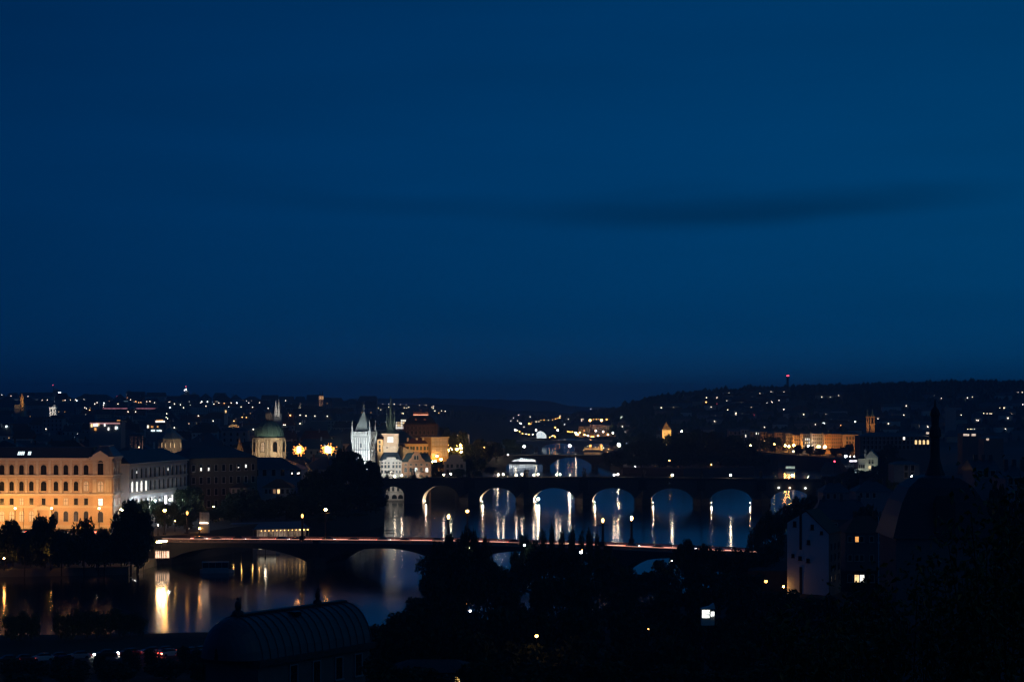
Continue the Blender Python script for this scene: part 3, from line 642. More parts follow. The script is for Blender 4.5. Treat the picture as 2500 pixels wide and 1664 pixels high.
mb = MB(); mb.prism([(0,gz(1129)+.003),(gx(1136),gz(1129)+.003),(gx(1136),gz(1126)),(gx(1130),gz(1126)),(gx(1130),gz(1119)),(gx(1125),gz(1119)),(gx(1125),gz(1112)),(gx(1116),gz(1109)),(gx(1104),gz(1109)),(gx(1096),gz(1112)),(gx(1096),gz(1119)),(gx(1090),gz(1119)),(gx(1090),gz(1126)),(0,gz(1126))], -.1, .7); mb.build('stepped_gable', sgm, gh)
mb = MB(); mb.gable_y(1, gx(1136) - 1, .71, 16, gz(1128.9), gz(1110)); mb.build('roof', tile, gh)
windows_grid(gh, [gx(q) for q in (1093,1103,1117,1127)], [(gz(1126), 1.1, 1.2, False), (gz(1141), 1.3, 1.9, False), (gz(1155), 1.3, 2.0, False)])
# low arcaded mill seen through the first arch, with its own arched passage
ml = thing('mill_arcade', 'low pale mill with small arched windows seen through the first bridge arch', 'building', (XX(928,1108), 1108, 0), 0)
mb = MB(); e_ = XX(990,1108) - XX(928,1108); mb.box(0, e_, 0, 8, 1.2, 9.6); mb.build('wall', white_plaster, ml)
mb = MB(); mb.box(-.3, e_ + .3, -.8, -.003, 4.5, 5.0); mb.box(-.3, e_ + .3, -1.2, -.1, .2, 1.19); mb.build('ledge', pale_stone, ml)
for q in (941, 949, 960, 972): window(ml, XX(q,1108) - XX(928,1108), 5.3, 1.1, 2.3, True, None, bars=False)
for q in (944, 963, 978): window(ml, XX(q,1108) - XX(928,1108), 1.3, 2.6, 2.2, True, None, bars=False, frame=white_plaster)
floodlight('added pale floodlight on the back of the stone bridge aimed at the arcaded mill', cb_pt(cbs(950), 12.8, 7.2), (XX(958,1108), 1108, 5), (1,.95,.88), 1500, R(130))  # unseen floodlight added to brighten the mill behind the bridge
# theatre with big convex dark roof
NY = 1500.0; nm = lambda n: M(n, NY); nz = lambda py: ZZ(py, NY)
th = thing('theatre', 'large dark theatre with swelling convex roof topped by a lit golden crown railing', 'building', (XX(1026,NY), NY, 0), 0)
mb = MB(); mb.box(-nm(41), nm(41), 0, 30, 9, nz(1037)); mb.build('wall', mat('brown_stone', (.055,.04,.034)), th)
mb = MB()
for z in (nz(1038), nz(1050)): mb.box(-nm(43), nm(43), -.8, -.003, z, z + .8)
for i in range(9): mb.box(-nm(40)+i*nm(10)-.4, -nm(40)+i*nm(10)+.4, -.5, -.003, nz(1050)+.8, nz(1038))
mb.build('cornice', mat('brown_trim', (.09,.06,.05)), th)
rp = [(0, nz(1037)), (.05, nz(1031)), (.18, nz(1024)), (.40, nz(1016)), (.56, nz(1013))]
mb = MB()
for (a, z), (b2, y2) in zip(rp, rp[1:]):
    A = nm(40)*(1 - a); B = nm(40)*(1 - b2); p, q = 15*a, 15*b2
    c1 = [(-A, p, z), (A, p, z), (A, 30 - p, z), (-A, 30 - p, z)]; c2 = [(-B, q, y2), (B, q, y2), (B, 30 - q, y2), (-B, 30 - q, y2)]
    for k in range(4): mb.quad(c1[k], c1[(k+1)%4], c2[(k+1)%4], c2[k])
mb.quad(*c2); mb.build('convex_roof', mat('theatre_slate', (.02,.02,.024), .5), th)
mb = MB(); zq = nz(1012.9)
mb.box(-nm(19), nm(19), 8.6, 21, zq + .003, zq + .5); mb.box(-nm(18.5), nm(18.5), 8.7, 9.0, zq + 1.5, zq + 1.9)
for i in range(27): mb.box(-nm(18.3) + i*nm(1.4), -nm(18.3) + i*nm(1.4) + .18, 8.75, 8.95, zq + .5, zq + 1.5)
for x in (-18, 0, 18): mb.tube((nm(x), 8.8, zq + .5), (nm(x), 8.8, zq + (3.8 if x == 0 else 2.8)), .12)
mb.build('crown_railing', mat('gilt_railing', (.6,.33,.2), .4), th)
mb = MB(); mb.box(-nm(18), nm(18), 8.3, 8.55, zq + .05, zq + .3); mb.build('railing_light', emat('rosy_railing_light', (1,.42,.25), 3.5), th)
for q in (1015.5, 1037): mb = MB(); x = nm(q - 1026); mb.prism([(x-.9,nz(1025)),(x+.9,nz(1025)),(x+.9,nz(1023)),(x,nz(1020.5)),(x-.9,nz(1023))], 1.2, 4); mb.build('dormer', mat('rosy_dormer', (.45,.25,.2)), th)
windows_grid(th, [-nm(30) + i*nm(10) for i in range(7)], [(nz(1048), 1.8, 2.6, True), (nz(1060), 1.8, 2.8, True)])
# pale lit glass block beside the theatre
gb = thing('glass_block', 'bright pale stepped block with glowing windows between clock spire and theatre', 'building', (XX(966,1560), 1560, 0), 0)
bz = lambda py: ZZ(py,1560); bm = lambda n: M(n,1560)
mb = MB(); mb.box(0, bm(11), 0, 10, 9, bz(1033)); mb.box(bm(11)+.01, bm(25), 0, 14, 9, bz(1023)); mb.build('wall', mat('lit_block_wall', (.6,.52,.42)), gb)
mb = MB(); mb.box(-.2, bm(11), -.3, 10.2, bz(1033)+.003, bz(1033)+.5); mb.box(bm(11)+.02, bm(25)+.2, -.3, 14.2, bz(1023)+.003, bz(1023)+.5); mb.build('roof', slate, gb)
for i in range(6):
    for j, py in enumerate((1028, 1034, 1040, 1046)):
        if i < 3 and py < 1034: continue
        window(gb, bm(2 + i*4.2), bz(py), .9, 1.2, False, lit_warm if (i*j) % 3 else lit_white, bars=False)
# long amber embankment block with a bright end
EY = 1330.0; em_ = lambda n: M(n, EY); ez = lambda py: ZZ(py, EY)
am = mat('amber_plaster', (.58,.40,.20), var=.12)
eb = thing('embankment_block', 'long ochre block glowing amber in the embankment lamps, dark roof and square windows', 'building', (XX(990,EY), EY, 0), 0)
mb = MB(); mb.box(0, em_(62), 0, 18, 8.5, ez(1083)); mb.build('wall', am, eb)
mb = MB(); mb.hip(-.5, em_(62), -.5, 18, ez(1083)+.003, ez(1070), 4); mb.build('roof', tile, eb)
mb = MB(); mb.box(-.3, em_(62), -.5, -.003, ez(1085), ez(1083)); mb.box(-.3, em_(62), -.3, -.003, ez(1101), ez(1100)); mb.build('cornice', museum_trim, eb)
mb = MB()
for q in (2, 24, 40): mb.box(em_(q), em_(q)+1.2, 6, 7, ez(1077), ez(1069))
mb.build('chimney', white_plaster, eb)
windows_grid(eb, [em_(q) for q in (6,14,20,29,38,47,55)], [(ez(1098), 1.3, 2.2, False), (ez(1112), 1.4, 2.4, False)])
ec = thing('corner_block', 'taller amber corner block flooded with lamp light beside the embankment lamps', 'building', (XX(1052,EY-4), EY-4, 0), R(24))
mb = MB(); mb.box(0, em_(46), 0, 16, 8.5, ez(1068)); mb.build('wall', am, ec)
mb = MB(); mb.box(-.5, em_(46)+.5, -.6, 16.3, ez(1068)+.003, ez(1066)); mb.box(-.2, em_(46)+.2, -.35, -.003, ez(1090), ez(1089)); mb.build('cornice', museum_trim, ec)
mb = MB(); mb.hip(-.3, em_(46)+.3, -.3, 16.2, ez(1066)+.003, ez(1063), 5); mb.build('roof', slate, ec)
windows_grid(ec, [em_(5 + 7*i) for i in range(6)], [(ez(1077), 1.2, 2.1, False), (ez(1087), 1.2, 2.1, False), (ez(1101), 1.3, 2.4, False), (ez(1113), 1.3, 2.6, True)], {(i, j): 'd' for i in range(6) for j in range(4)}.items())  # dim glow put into every pane imitates lamplight on the facade
floodlight('added amber floodlight on the lane aimed at the long embankment block', (XX(1008,1290), 1288, 23), (XX(1018,1330), 1330, 22), (1,.50,.13), 24000, R(100))  # unseen floodlight added to strengthen the lamp cluster's light on the block
floodlight('added amber floodlight among the embankment trees aimed at the corner block', (XX(1082,1290), 1284, 17), (XX(1072,1330), 1334, 22), (1,.52,.14), 30000, R(120))  # another unseen floodlight added, brightening the corner block
ob = thing('orange_lane_house', 'narrow bright orange house squeezed between white bridge tower and clock tower', 'house', (XX(921,1170), 1170, 0), 0)
mb = MB(); mb.box(0, M(13,1170), 0, 12, 8.5, ZZ(1072,1170)); mb.build('wall', am, ob)
mb = MB(); mb.hip(-.2, M(13,1170)+.2, -.2, 12, ZZ(1072,1170)+.003, ZZ(1066,1170), 0); mb.build('roof', tile, ob)
for z in (1082, 1092, 1102): window(ob, M(6,1170), ZZ(z,1170), 1, 1.6, False, None)
sg = thing('sloping_gable', 'small amber gable with stepped sloping parapet in front of the embankment block', 'house', (XX(974,1190), 1190, 0), 0)
gm = lambda n: M(n,1190); gzz = lambda py: ZZ(py,1190)
mb = MB(); mb.prism([(0,8.5),(gm(34),8.5),(gm(34),gzz(1097)),(gm(20),gzz(1095)),(gm(2),gzz(1086)),(0,gzz(1090))], 0, .8); mb.build('wall', am, sg)
mb = MB(); mb.prism([(-.2,gzz(1090)),(gm(2),gzz(1086)+.003),(gm(20),gzz(1095)+.003),(gm(20),gzz(1095)+.5),(gm(2),gzz(1085)+.2),(-.2,gzz(1089.4))], -.3, 9); mb.build('roof', tile, sg)
# green domed church
DY = 1000.0; dm = lambda n: M(n, DY); dzz = lambda py: ZZ(py, DY)
dc = thing('domed_church', 'church with broad green copper dome over a floodlit cream drum with columns', 'church', (XX(652,DY), DY + 8, 0), 0)
cream = mat('cream_drum_stone', (.60,.50,.38), var=.12, scale=.6)
mb = MB(); mb.lathe(0, 0, [(dm(38), 20), (dm(38), dzz(1072)), (dm(40.5), dzz(1071.5)), (dm(40.5), dzz(1068.5)), (dm(37), dzz(1068))], 16, R(11)); mb.build('drum', cream, dc)
mb = MB(); mb.lathe(0, 0, [(dm(36.2)*math.cos(a), dzz(1067) + dm(40)*math.sin(a)) for a in [i*math.pi/22 for i in range(11)]], 32)
for k in range(16): a = k*math.pi/8; [mb.tube((dm(36.4)*math.cos(q)*math.cos(a), dm(36.4)*math.cos(q)*math.sin(a), dzz(1067)+dm(40.2)*math.sin(q)), (dm(36.4)*math.cos(q+.157)*math.cos(a), dm(36.4)*math.cos(q+.157)*math.sin(a), dzz(1067)+dm(40.2)*math.sin(q+.157)), .16) for q in [i*.157 for i in range(9)]]
mb.smooth = True; mb.build('dome', copper, dc)
mb = MB()
for k in range(8):
    a = k*math.pi/4 + .4; mb.tube((dm(7)*math.cos(a), dm(7)*math.sin(a), dzz(1028)), (dm(7)*math.cos(a), dm(7)*math.sin(a), dzz(1010)), .35)
mb.lathe(0, 0, [(dm(9), dzz(1010)), (dm(8.5), dzz(1008.5)), (dm(6), dzz(1005)), (dm(2), dzz(1002)), (dm(.4), dzz(998))], 10); mb.lathe(0,0,[(dm(3.4),dzz(1029)),(dm(3.4),dzz(1009))],8); mb.build('lantern', mat('lantern_stone', (.33,.27,.25)), dc)
mb = MB()
for k in range(8):
    a = k*math.pi/4 + .11; x, y = dm(38.8)*math.cos(a), dm(38.8)*math.sin(a)
    for o in (-.10, .10): mb.tube((dm(38.9)*math.cos(a+o), dm(38.9)*math.sin(a+o), 24), (dm(38.9)*math.cos(a+o), dm(38.9)*math.sin(a+o), dzz(1072)), .62, .55)
mb.build('column', cream, dc)
for k in range(5):
    a = math.pi + k*math.pi/4 + .11 + math.pi/8; x, y = dm(38.6)*math.cos(a), dm(38.6)*math.sin(a)
    window(dc, x, dzz(1102), 1.7, 4.4, True, lit_dim if k == 1 else None, y, rz=a + R(90), frame=frame_d)
floodlight('warm floodlight on a roof aimed up at the drum below the green dome', (XX(668,978), 976, 21), (XX(655,1000), 1000, 31), (1,.78,.48), 8500, R(90))
floodlight('second warm floodlight lighting the drum on its far side from the museum', (XX(700,996), 992, 24), (XX(668,1004), 1004, 33), (1,.74,.42), 5000, R(90))
floodlight('cool floodlight on the hall roof aimed at the green dome', (XX(700,985), 984, 27), (XX(660,1000), 1004, 40), (.9,1,.92), 3600, R(80))
floodlight('small warm floodlight beside the green dome lighting columns nearest the museum', (XX(600,992), 992, 24), (XX(622,1000), 1002, 32), (1,.72,.40), 2600, R(80))
st = thing('statue_gable', 'ornate church gable with statues glowing gold beside the green dome', 'church front', (XX(583,960), 960, 0), 0)
sm_ = lambda n: M(n,960); sz = lambda py: ZZ(py,960); gold = mat('golden_stone', (.55,.38,.2), var=.3, scale=1.5)
mb = MB(); mb.prism([(-sm_(10),15),(sm_(10),15),(sm_(9.5),sz(1104)),(sm_(6),sz(1098)),(sm_(4),sz(1088)),(sm_(1),sz(1078)),(-sm_(2),sz(1084)),(-sm_(5),sz(1098)),(-sm_(10),sz(1104))], 0, 1); mb.build('gable', gold, st)
for x, z in ((-9,1104),(9,1104),(1,1078),(5,1092)): mb = MB(); mb.lathe(sm_(x), .5, [(.5,sz(z)-.2),(.45,sz(z)+.6),(.3,sz(z)+1.3),(.15,sz(z)+1.6),(.24,sz(z)+1.9),(.05,sz(z)+2.2)], 7); mb.build('statue', gold, st)
floodlight('golden floodlight aimed at the ornate statue gable', (XX(580,952), 951, 22), (XX(583,960), 960, 31), (1,.62,.25), 1500, R(90))
# octagonal pavilion roof and open belvedere behind the museum
oc = thing('octagon_pavilion', 'octagonal tower with pointed roof and glowing arched windows rising behind the wing', 'tower', (XX(409,900), 906, 0), 0)
om = lambda n: M(n,900); oz = lambda py: ZZ(py,900)
mb = MB(); mb.lathe(0, 0, [(om(30), 12), (om(30), oz(1072))], 8, R(22.5)); mb.build('drum', cream, oc)
mb = MB(); mb.lathe(0, 0, [(om(33), oz(1072)+.003), (om(33), oz(1070)), (om(18), oz(1056)), (om(4), oz(1044.5)), (om(1), oz(1042)), (om(.4), oz(1024))], 8, R(22.5)); mb.build('roof', mat('pale_lead_roof', (.24,.29,.29), .5), oc)
for k in range(4): a = R(270 - 67.5 + 45*k); window(oc, om(27.8)*math.cos(a), oz(1092), 1.9, 2.5, True, lit_warm, om(27.8)*math.sin(a), rz=a + R(90), frame=cream)
floodlight('warm floodlight aimed at the flank of the octagonal tower', (XX(446,888), 890, 28), (XX(426,902), 902, 36), (1,.72,.42), 2200, R(90))
bv = thing('belvedere', 'open belvedere of square columns faintly lit pink behind the museum pavilion', 'tower', (XX(316,880), 880, 0), 0)
vm_ = lambda n: M(n,880); vz = lambda py: ZZ(py,880)
mb = MB(); mb.box(0, vm_(29), 0, 5, 9, vz(1093)); mb.build('base', grey_plaster, bv)
mb = MB(); mb.box(-.3, vm_(29)+.3, -.3, 5.3, vz(1065), vz(1062))
for x in (0, 10, 20, 26.5): mb.box(vm_(x), vm_(x+2.5), 0, .6, vz(1093)+.003, vz(1065)-.003); mb.box(vm_(x), vm_(x+2.5), 4.4, 5, vz(1093)+.003, vz(1065)-.003)
mb.build('colonnade', mat('rosy_stone', (.42,.33,.30)), bv)
mb = MB(); mb.hip(-.5, vm_(29)+.5, -.5, 5.5, vz(1062)+.003, vz(1058), 2); mb.build('roof', slate, bv)
mb = MB(); mb.box(vm_(20), vm_(21), 2, 2.5, vz(1093)+.01, vz(1090)); mb.build('uplight', emat('rosy_uplight', (1,.6,.42), 22), bv)
# long low hall behind the trees, and the two dim houses by it
def plain_house(name, label, cat, px0, px1, Y, pe, pr, zb, dep, wall, roof, cols=(), rows=(), lit={}, inset=None, rz=0, group=None, chim=0):
    h = thing(name, label, cat, (XX(px0, Y), Y, 0), rz, group); w_ = XX(px1,Y) - XX(px0,Y); zt = ZZ(pe,Y)
    mb = MB(); mb.box(0, w_, 0, dep, zb, zt); mb.build('wall', wall, h)
    mb = MB(); mb.hip(-.4, w_ + .4, -.4, dep + .4, zt + .003, ZZ(pr,Y), inset); mb.build('roof', roof, h)
    if chim:
        for i in range(chim): mb = MB(); x = w_*(i + .6)/(chim + .2); mb.box(x, x + .9, dep*.45, dep*.45 + .9, zt + .5, ZZ(pr,Y) + 1.3); mb.build('chimney', roof, h)
    for j, (py, ww, hh, ar) in enumerate(rows):
        for i, px in enumerate(cols): window(h, XX(px,Y) - XX(px0,Y), ZZ(py,Y), ww, hh, ar, LITS.get(lit.get((i,j))), bars=False)
    return h
plain_house('concert_hall', 'long low pale hall with dark roof among trees below the two big amber lamps', 'building', 541, 736, 868, 1146, 1118, 8.5, 26, mat('pale_blue_plaster', (.30,.33,.40)), slate, [548,568,588,606,626,646,668,690,713,730], [(1161,1.5,2.6,False)], {}, 10)
ch = [o for o in C.objects if o.name.startswith('concert_hall')][0]
for px, py in ((713,1155),(727,1155),(730,1154)): mb = MB(); x = XX(px,868)-XX(541,868); mb.box(x-.28,x+.28,-.2,-.17,ZZ(py,868)-.35,ZZ(py,868)+.35); mb.build('lit_blind', lit_white, ch)
plain_house('hipped_house', 'dim hipped house with a few lit windows under the trees below the long hall', 'house', 640, 712, 830, 1190, 1170, 8.5, 14, grey_plaster, tile, [650,660,670,680,690,702], [(1204,1.0,1.7,False)], {(2,0):'d',(3,0):'y'}, 5)
plain_house('small_dim_house', 'small dim gabled house at the edge of dark trees beside the hipped house', 'house', 562, 602, 815, 1190, 1178, 8.5, 12, mat('dim_rose', (.26,.18,.17)), tile, [570,582,594], [(1203,1.0,1.6,False)], {}, 4)
# ================================================================ SKYLINE LANDMARKS
def spire_mesh(r, z0, z1, n=8): return MB().lathe(0, 0, [(r, z0), (r*.62, z0 + (z1-z0)*.3), (r*.3, z0 + (z1-z0)*.68), (.12, z1)], n)
# twin white spires
t_ = thing('twin_spires', 'pair of slender floodlit white church spires standing close together on the skyline', 'church', (XX(677,1900), 1900, 0), 0)
lit_stone = emat('floodlit_white_spire', (1,.93,.82), 0.0); 
white_spire = mat('white_spire_stone', (.75,.72,.66), var=.12)
for x in (-1.25, 1.25): mb = MB(); mb.lathe(x, 0, [(1.5, 36), (1.45, ZZ(1007,1900)), (.25, ZZ(978,1900)), (.06, ZZ(974,1900))], 8); mb.build('spire', white_spire, t_)
mb = MB(); mb.box(-3.4, 3.4, 1.5, 9, 10, ZZ(1009,1900)); mb.build('nave', grey_plaster, t_)
floodlight('cold floodlight at the foot of the twin white spires', (XX(677,1880), 1880, ZZ(1006,1880)), (XX(677,1900), 1900, ZZ(990,1900)), (1,.95,.85), 9000, R(80))
# hilltop church with twin towers
t_ = thing('hilltop_church', 'hilltop church with a lit nave and tall dark twin towers with glowing belfry', 'church', (XX(733,3000), 3000, 0), 0)
Z3 = lambda py: ZZ(py,3000); m3 = lambda n: M(n,3000)
mb = MB(); mb.box(0, m3(46), 0, 14, 20, Z3(993)); mb.build('nave', mat('church_rose_stone', (.45,.34,.29)), t_)
mb = MB(); mb.hip(-.5, m3(46), -.5, 14.5, Z3(993)+.003, Z3(987), .1); mb.build('roof', slate, t_)
mb = MB(); mb.box(-m3(3), -.01, 1, 8, 20, Z3(986)); mb.lathe(-m3(1.5), 4, [(2, Z3(986)+.003), (.1, Z3(981))], 6); mb.build('side_turret', pale_stone, t_)
for x in (m3(48), m3(54)):
    mb = MB(); mb.box(x-1.5, x+1.5, -1, 5, 20, Z3(975)); mb.build('tower', mat('church_tower_stone', (.30,.23,.19)), t_)
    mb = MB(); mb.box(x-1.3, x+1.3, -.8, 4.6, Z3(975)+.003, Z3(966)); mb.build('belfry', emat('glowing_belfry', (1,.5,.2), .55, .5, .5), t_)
    mb = MB(); mb.lathe(x, 2, [(1.7, Z3(966)+.003), (.8, Z3(961)), (.1, Z3(953))], 6); mb.build('spire', slate, t_)
floodlight('rosy floodlight lighting the nave of the hilltop church', (XX(770,2985), 2985, Z3(1002)), (XX(764,3000), 3000, Z3(993)), (1,.66,.45), 9000, R(120))
floodlight('pale floodlight at the turret end of the hilltop church', (XX(737,2988), 2988, Z3(1001)), (XX(737,3000), 3000, Z3(992)), (.9,1,.85), 3500, R(120))
# orange slim spire, white tower with cap, bell tower, curved gable
t_ = thing('amber_spire', 'slim amber lit church steeple at the far edge of the old town skyline', 'church', (XX(54,2300), 2300, 0), 0)
Z2 = lambda py: ZZ(py,2300)
mb = MB(); mb.lathe(0, 0, [(2.0, 20), (2.0, Z2(976)), (2.6, Z2(975.5)), (1.7, Z2(968)), (.1, Z2(959))], 8); mb.build('steeple', mat('amber_steeple', (.55,.36,.2)), t_)
mb = MB(); mb.box(-9, -2.2, 3, 30, 18, Z2(987)); mb.build('nave', grey_plaster, t_)
floodlight('amber floodlight by the slim steeple', (XX(56,2284), 2284, Z2(985)), (XX(54,2300), 2300, Z2(972)), (1,.58,.2), 8500, R(100))
t_ = thing('capped_tower', 'squat white floodlit tower with pointed cap behind dark old town roofs', 'tower', (XX(129,1800), 1800, 0), 0)
Z2 = lambda py: ZZ(py,1800); m2 = lambda n: M(n,1800)
mb = MB(); mb.box(-m2(8.5), m2(7), 0, 5.5, 8, Z2(996)); mb.build('shaft', white_spire, t_)
mb = MB(); mb.box(-m2(9.5), m2(8.5), -.4, 6, Z2(996)+.003, Z2(993.5)); mb.frustum(-m2(3), m2(8.5), -.4, 6, Z2(993.5)+.003, Z2(986.5), m2(5), 2.8); mb.build('cap_roof', white_spire, t_)
windows_grid(t_, [-1.2, 1.0], [(Z2(1003), .8, 1.6, True), (Z2(1012), .8, 1.6, True)])
floodlight('white floodlight aimed at the squat capped tower', (XX(127,1782), 1782, Z2(1016)), (XX(129,1800), 1800, Z2(1000)), (1,.95,.88), 14000, R(80))
t_ = thing('bell_tower', 'little pale belfry with a lit opening standing above dark roofs', 'tower', (XX(551,1700), 1700, 0), 0)
Z2 = lambda py: ZZ(py,1700)
mb = MB(); mb.box(-1.3, 1.3, 0, 2.6, 8, Z2(999)); mb.build('shaft', white_plaster, t_)
mb = MB(); mb.lathe(0, 1.3, [(1.9, Z2(999)+.003), (1.2, Z2(997)), (.4, Z2(994.5)), (.1, Z2(990))], 8); mb.build('onion_roof', copper, t_)
mb = MB(); mb.box(-.5, .6, -.1, -.003, Z2(1007), Z2(1001)); mb.build('lit_opening', lit_warm, t_)
t_ = thing('curved_gable_house', 'golden lit curved pediment of a house standing alone among dark roofs', 'house', (XX(571,1300), 1300, 0), 0)
Z2 = lambda py: ZZ(py,1300); m2 = lambda n: M(n,1300)
mb = MB(); mb.prism([(-m2(11.5),8.5),(m2(11.5),8.5),(m2(11.5),Z2(1041)),(m2(8),Z2(1037.5)),(m2(3),Z2(1036)),(-m2(3),Z2(1036)),(-m2(8),Z2(1037.5)),(-m2(11.5),Z2(1041))], 0, 9); mb.build('wall', mat('cream_gable', (.6,.45,.28)), t_)
mb = MB(); [mb.tube((m2(a), -.3, Z2(b)), (m2(c), -.3, Z2(d)), .35) for a,b,c,d in ((-12,1041,-8,1037.5),(-8,1037.5,-3,1036),(-3,1036,3,1036),(3,1036,8,1037.5),(8,1037.5,12,1041))]; mb.box(-m2(11),m2(11),-.5,-.003,Z2(1041.5),Z2(1041)); mb.build('cornice', museum_trim, t_)
windows_grid(t_, [-m2(6), 0, m2(6)], [(Z2(1048), .8, 1.4, False)])
floodlight('warm floodlight aimed at the curved pediment', (XX(571,1288), 1288, Z2(1052)), (XX(571,1300), 1300, Z2(1042)), (1,.66,.32), 3200, R(120))
# skyline towers
def high_rise(name, label, px0, px1, py0, py1, Y, lit, masts=(), mt=None):
    h = thing(name, label, 'tower block', (XX(px0,Y), Y, 0), 0); w_ = XX(px1,Y) - XX(px0,Y); Z = lambda py: ZZ(py,Y)
    mb = MB(); mb.box(0, w_, 0, w_, Z(py1) - 12, Z(py0)); n = max(3, int(py1 - py0)//3)
    mb.k = 1
    for i in range(1, n): z = Z(py1) + (Z(py0) - Z(py1))*i/n; mb.box(-.3, w_ + .3, -.3, w_ + .3, z, z + 1.2)
    mb.build('facade', [mt or mat('concrete_tower', (.10,.11,.12)), mat('concrete_band', (.16,.17,.18))], h)
    mb = MB(); mb.box(w_*.2, w_*.8, w_*.2, w_*.8, Z(py0)+.003, Z(py0) + 3); mb.build('roof_house', grey_plaster, h)
    for px, py, k, r in lit: mb = MB(); mb.ball((XX(px,Y)-XX(px0,Y), -.9, Z(py)), r, 8, 5); mb.build('light', {'w':bulb('c',9),'r':lit_red,'W':bulb('c',16),'o':bulb('y',8)}[k], h)
    for px, py in masts: mb = MB(); mb.tube((XX(px,Y)-XX(px0,Y), w_/2, Z(py0)), (XX(px,Y)-XX(px0,Y), w_/2, Z(py)), .7, .35); mb.build('mast', iron, h)
    return h
high_rise('tower_block', 'dark high-rise with a red tipped mast rising at the old town edge of the skyline', 129, 143, 953, 982, 4100, [(140,974,'w',.8),(142,965,'w',.8),(138,975,'o',.7),(131,971,'w',.4),(129.5,939.5,'r',1.0)], [(129.5,940)])
high_rise('tower_block', 'short dark tower block with bright window pairs, between two red tipped masts of skyline', 308, 319, 955, 980, 4100, [(312,961,'w',.8),(315.5,961,'w',1),(310.5,968,'w',1),(314,968,'w',1),(317,975,'w',.7),(313,977,'w',.6)])
high_rise('communication_tower', 'slender skyline tower carrying one big white lamp and a pink beacon', 450, 461, 956, 982, 4100, [(453.5,950,'W',1.5),(450.5,952.5,'w',.9),(453.5,965,'w',.8),(454,973,'w',.8),(454,943,'r',1.1)], [(454,943)])
high_rise('tower_block', 'low dim tower block standing beside the slender tower with beacon', 467, 479, 962, 982, 4150, [(469,969,'w',.9),(471,969,'w',.7)])
t_ = thing('floodlight_mast', 'tall slim skyline mast with two white lamps beside the dark high-rise', 'mast', (XX(145.5,4000), 4000, 0), 0)
mb = MB(); mb.tube((0,0,25),(0,0,ZZ(958,4000)),.7,.4); mb.build('pole', pale_stone, t_)
for x in (-1.4, 1.4): mb = MB(); mb.ball((x,0,ZZ(958,4000)),1.1,8,5); mb.build('lamp', bulb('c',12), t_)
t_ = thing('twin_beacon_mast', 'pair of faint red beacons on a low roof mast between two skyline towers', 'mast', (XX(288,4000), 4000, 0), 0)
mb = MB(); mb.tube((-1.8,0,30),(-1.8,0,ZZ(967.5,4000)),.3); mb.tube((1.8,0,30),(1.8,0,ZZ(967.5,4000)),.3); mb.build('pole', iron, t_)
for x in (-1.8,1.8): mb = MB(); mb.ball((x,0,ZZ(967,4000)),.8,8,5); mb.build('beacon', lit_red, t_)
def long_hall(name, label, px0, px1, py0, py1, Y, dep, wall, strip_=None, sp=None, n=0):
    h = thing(name, label, 'hall', (XX(px0,Y), Y, 0), 0); w_ = XX(px1,Y) - XX(px0,Y); Z = lambda py: ZZ(py,Y)
    mb = MB(); mb.box(0, w_, 0, dep, 8, Z(py0)); mb.build('wall', wall, h)
    mb = MB(); mb.box(-.6, w_+.6, -.6, dep+.6, Z(py0)+.003, Z(py0)+1.1); mb.build('roof', slate, h)
    if strip_: mb = MB(); mb.box(.5, w_-.5, -.4, -.003, Z(sp)-.5, Z(sp)+.35); mb.build('light_strip', strip_, h)
    for i in range(n): mb = MB(); x = w_*(i + .5)/n; mb.box(x-w_/n*.3, x+w_/n*.3, -.15, -.003, Z(py1), Z(py1)+3); mb.build('window', glass_dark, h)
    return h
long_hall('exhibition_hall', 'wide pale flat roofed hall on the horizon behind the amber steeple', -40, 98, 970, 984, 3700, 30, mat('pale_hall', (.34,.38,.42)), emat('pale_hall_strip', (.8,.95,1), .10), 975, 9)
long_hall('station_hall', 'long low hall with cool glowing band under the bright window pair tower block', 273, 331, 976, 986, 3600, 30, mat('hall_grey', (.2,.24,.27)), emat('cool_hall_strip', (.5,.85,1), .3), 979, 0)
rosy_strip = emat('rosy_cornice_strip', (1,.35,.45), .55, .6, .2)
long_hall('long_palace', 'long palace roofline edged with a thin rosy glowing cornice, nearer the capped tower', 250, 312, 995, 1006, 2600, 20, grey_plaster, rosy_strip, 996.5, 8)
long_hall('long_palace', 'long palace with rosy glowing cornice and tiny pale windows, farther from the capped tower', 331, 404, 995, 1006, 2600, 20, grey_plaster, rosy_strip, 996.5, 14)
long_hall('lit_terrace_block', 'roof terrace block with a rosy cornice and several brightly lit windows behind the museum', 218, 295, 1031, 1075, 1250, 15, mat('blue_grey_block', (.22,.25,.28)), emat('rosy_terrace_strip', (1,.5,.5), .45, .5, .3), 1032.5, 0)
hb = [o for o in C.objects if o.name.startswith('lit_terrace_block')][0]
for px, py, ww, hh, k in ((224,1038,1,1.8,'y'),(234,1037,2.6,1.6,'w'),(239,1036,1.8,1.3,'y'),(233,1047,1.1,1.6,'o'),(265,1046,.8,1.6,'w'),(283,1044,.9,1.7,'w'),(286,1044,.8,1.4,'b'),(289,1028,1.7,1.5,'o'),(256,1037,.8,1.4,'w')):
    mb = MB(); x = XX(px,1250)-XX(218,1250); z = ZZ(py,1250); mb.box(x-ww/2,x+ww/2,-.5,-.01 if py > 1031 else 1.5,z-hh/2,z+hh/2); mb.build('lit_window', LITS[k], hb)
t_ = thing('hotel_block', 'stepped old town block crowned by a bright white sign band and lit windows', 'building', (XX(356,1300), 1300, 0), 0)
q_ = lambda px: XX(px,1300) - XX(356,1300); z_ = lambda py: ZZ(py,1300)
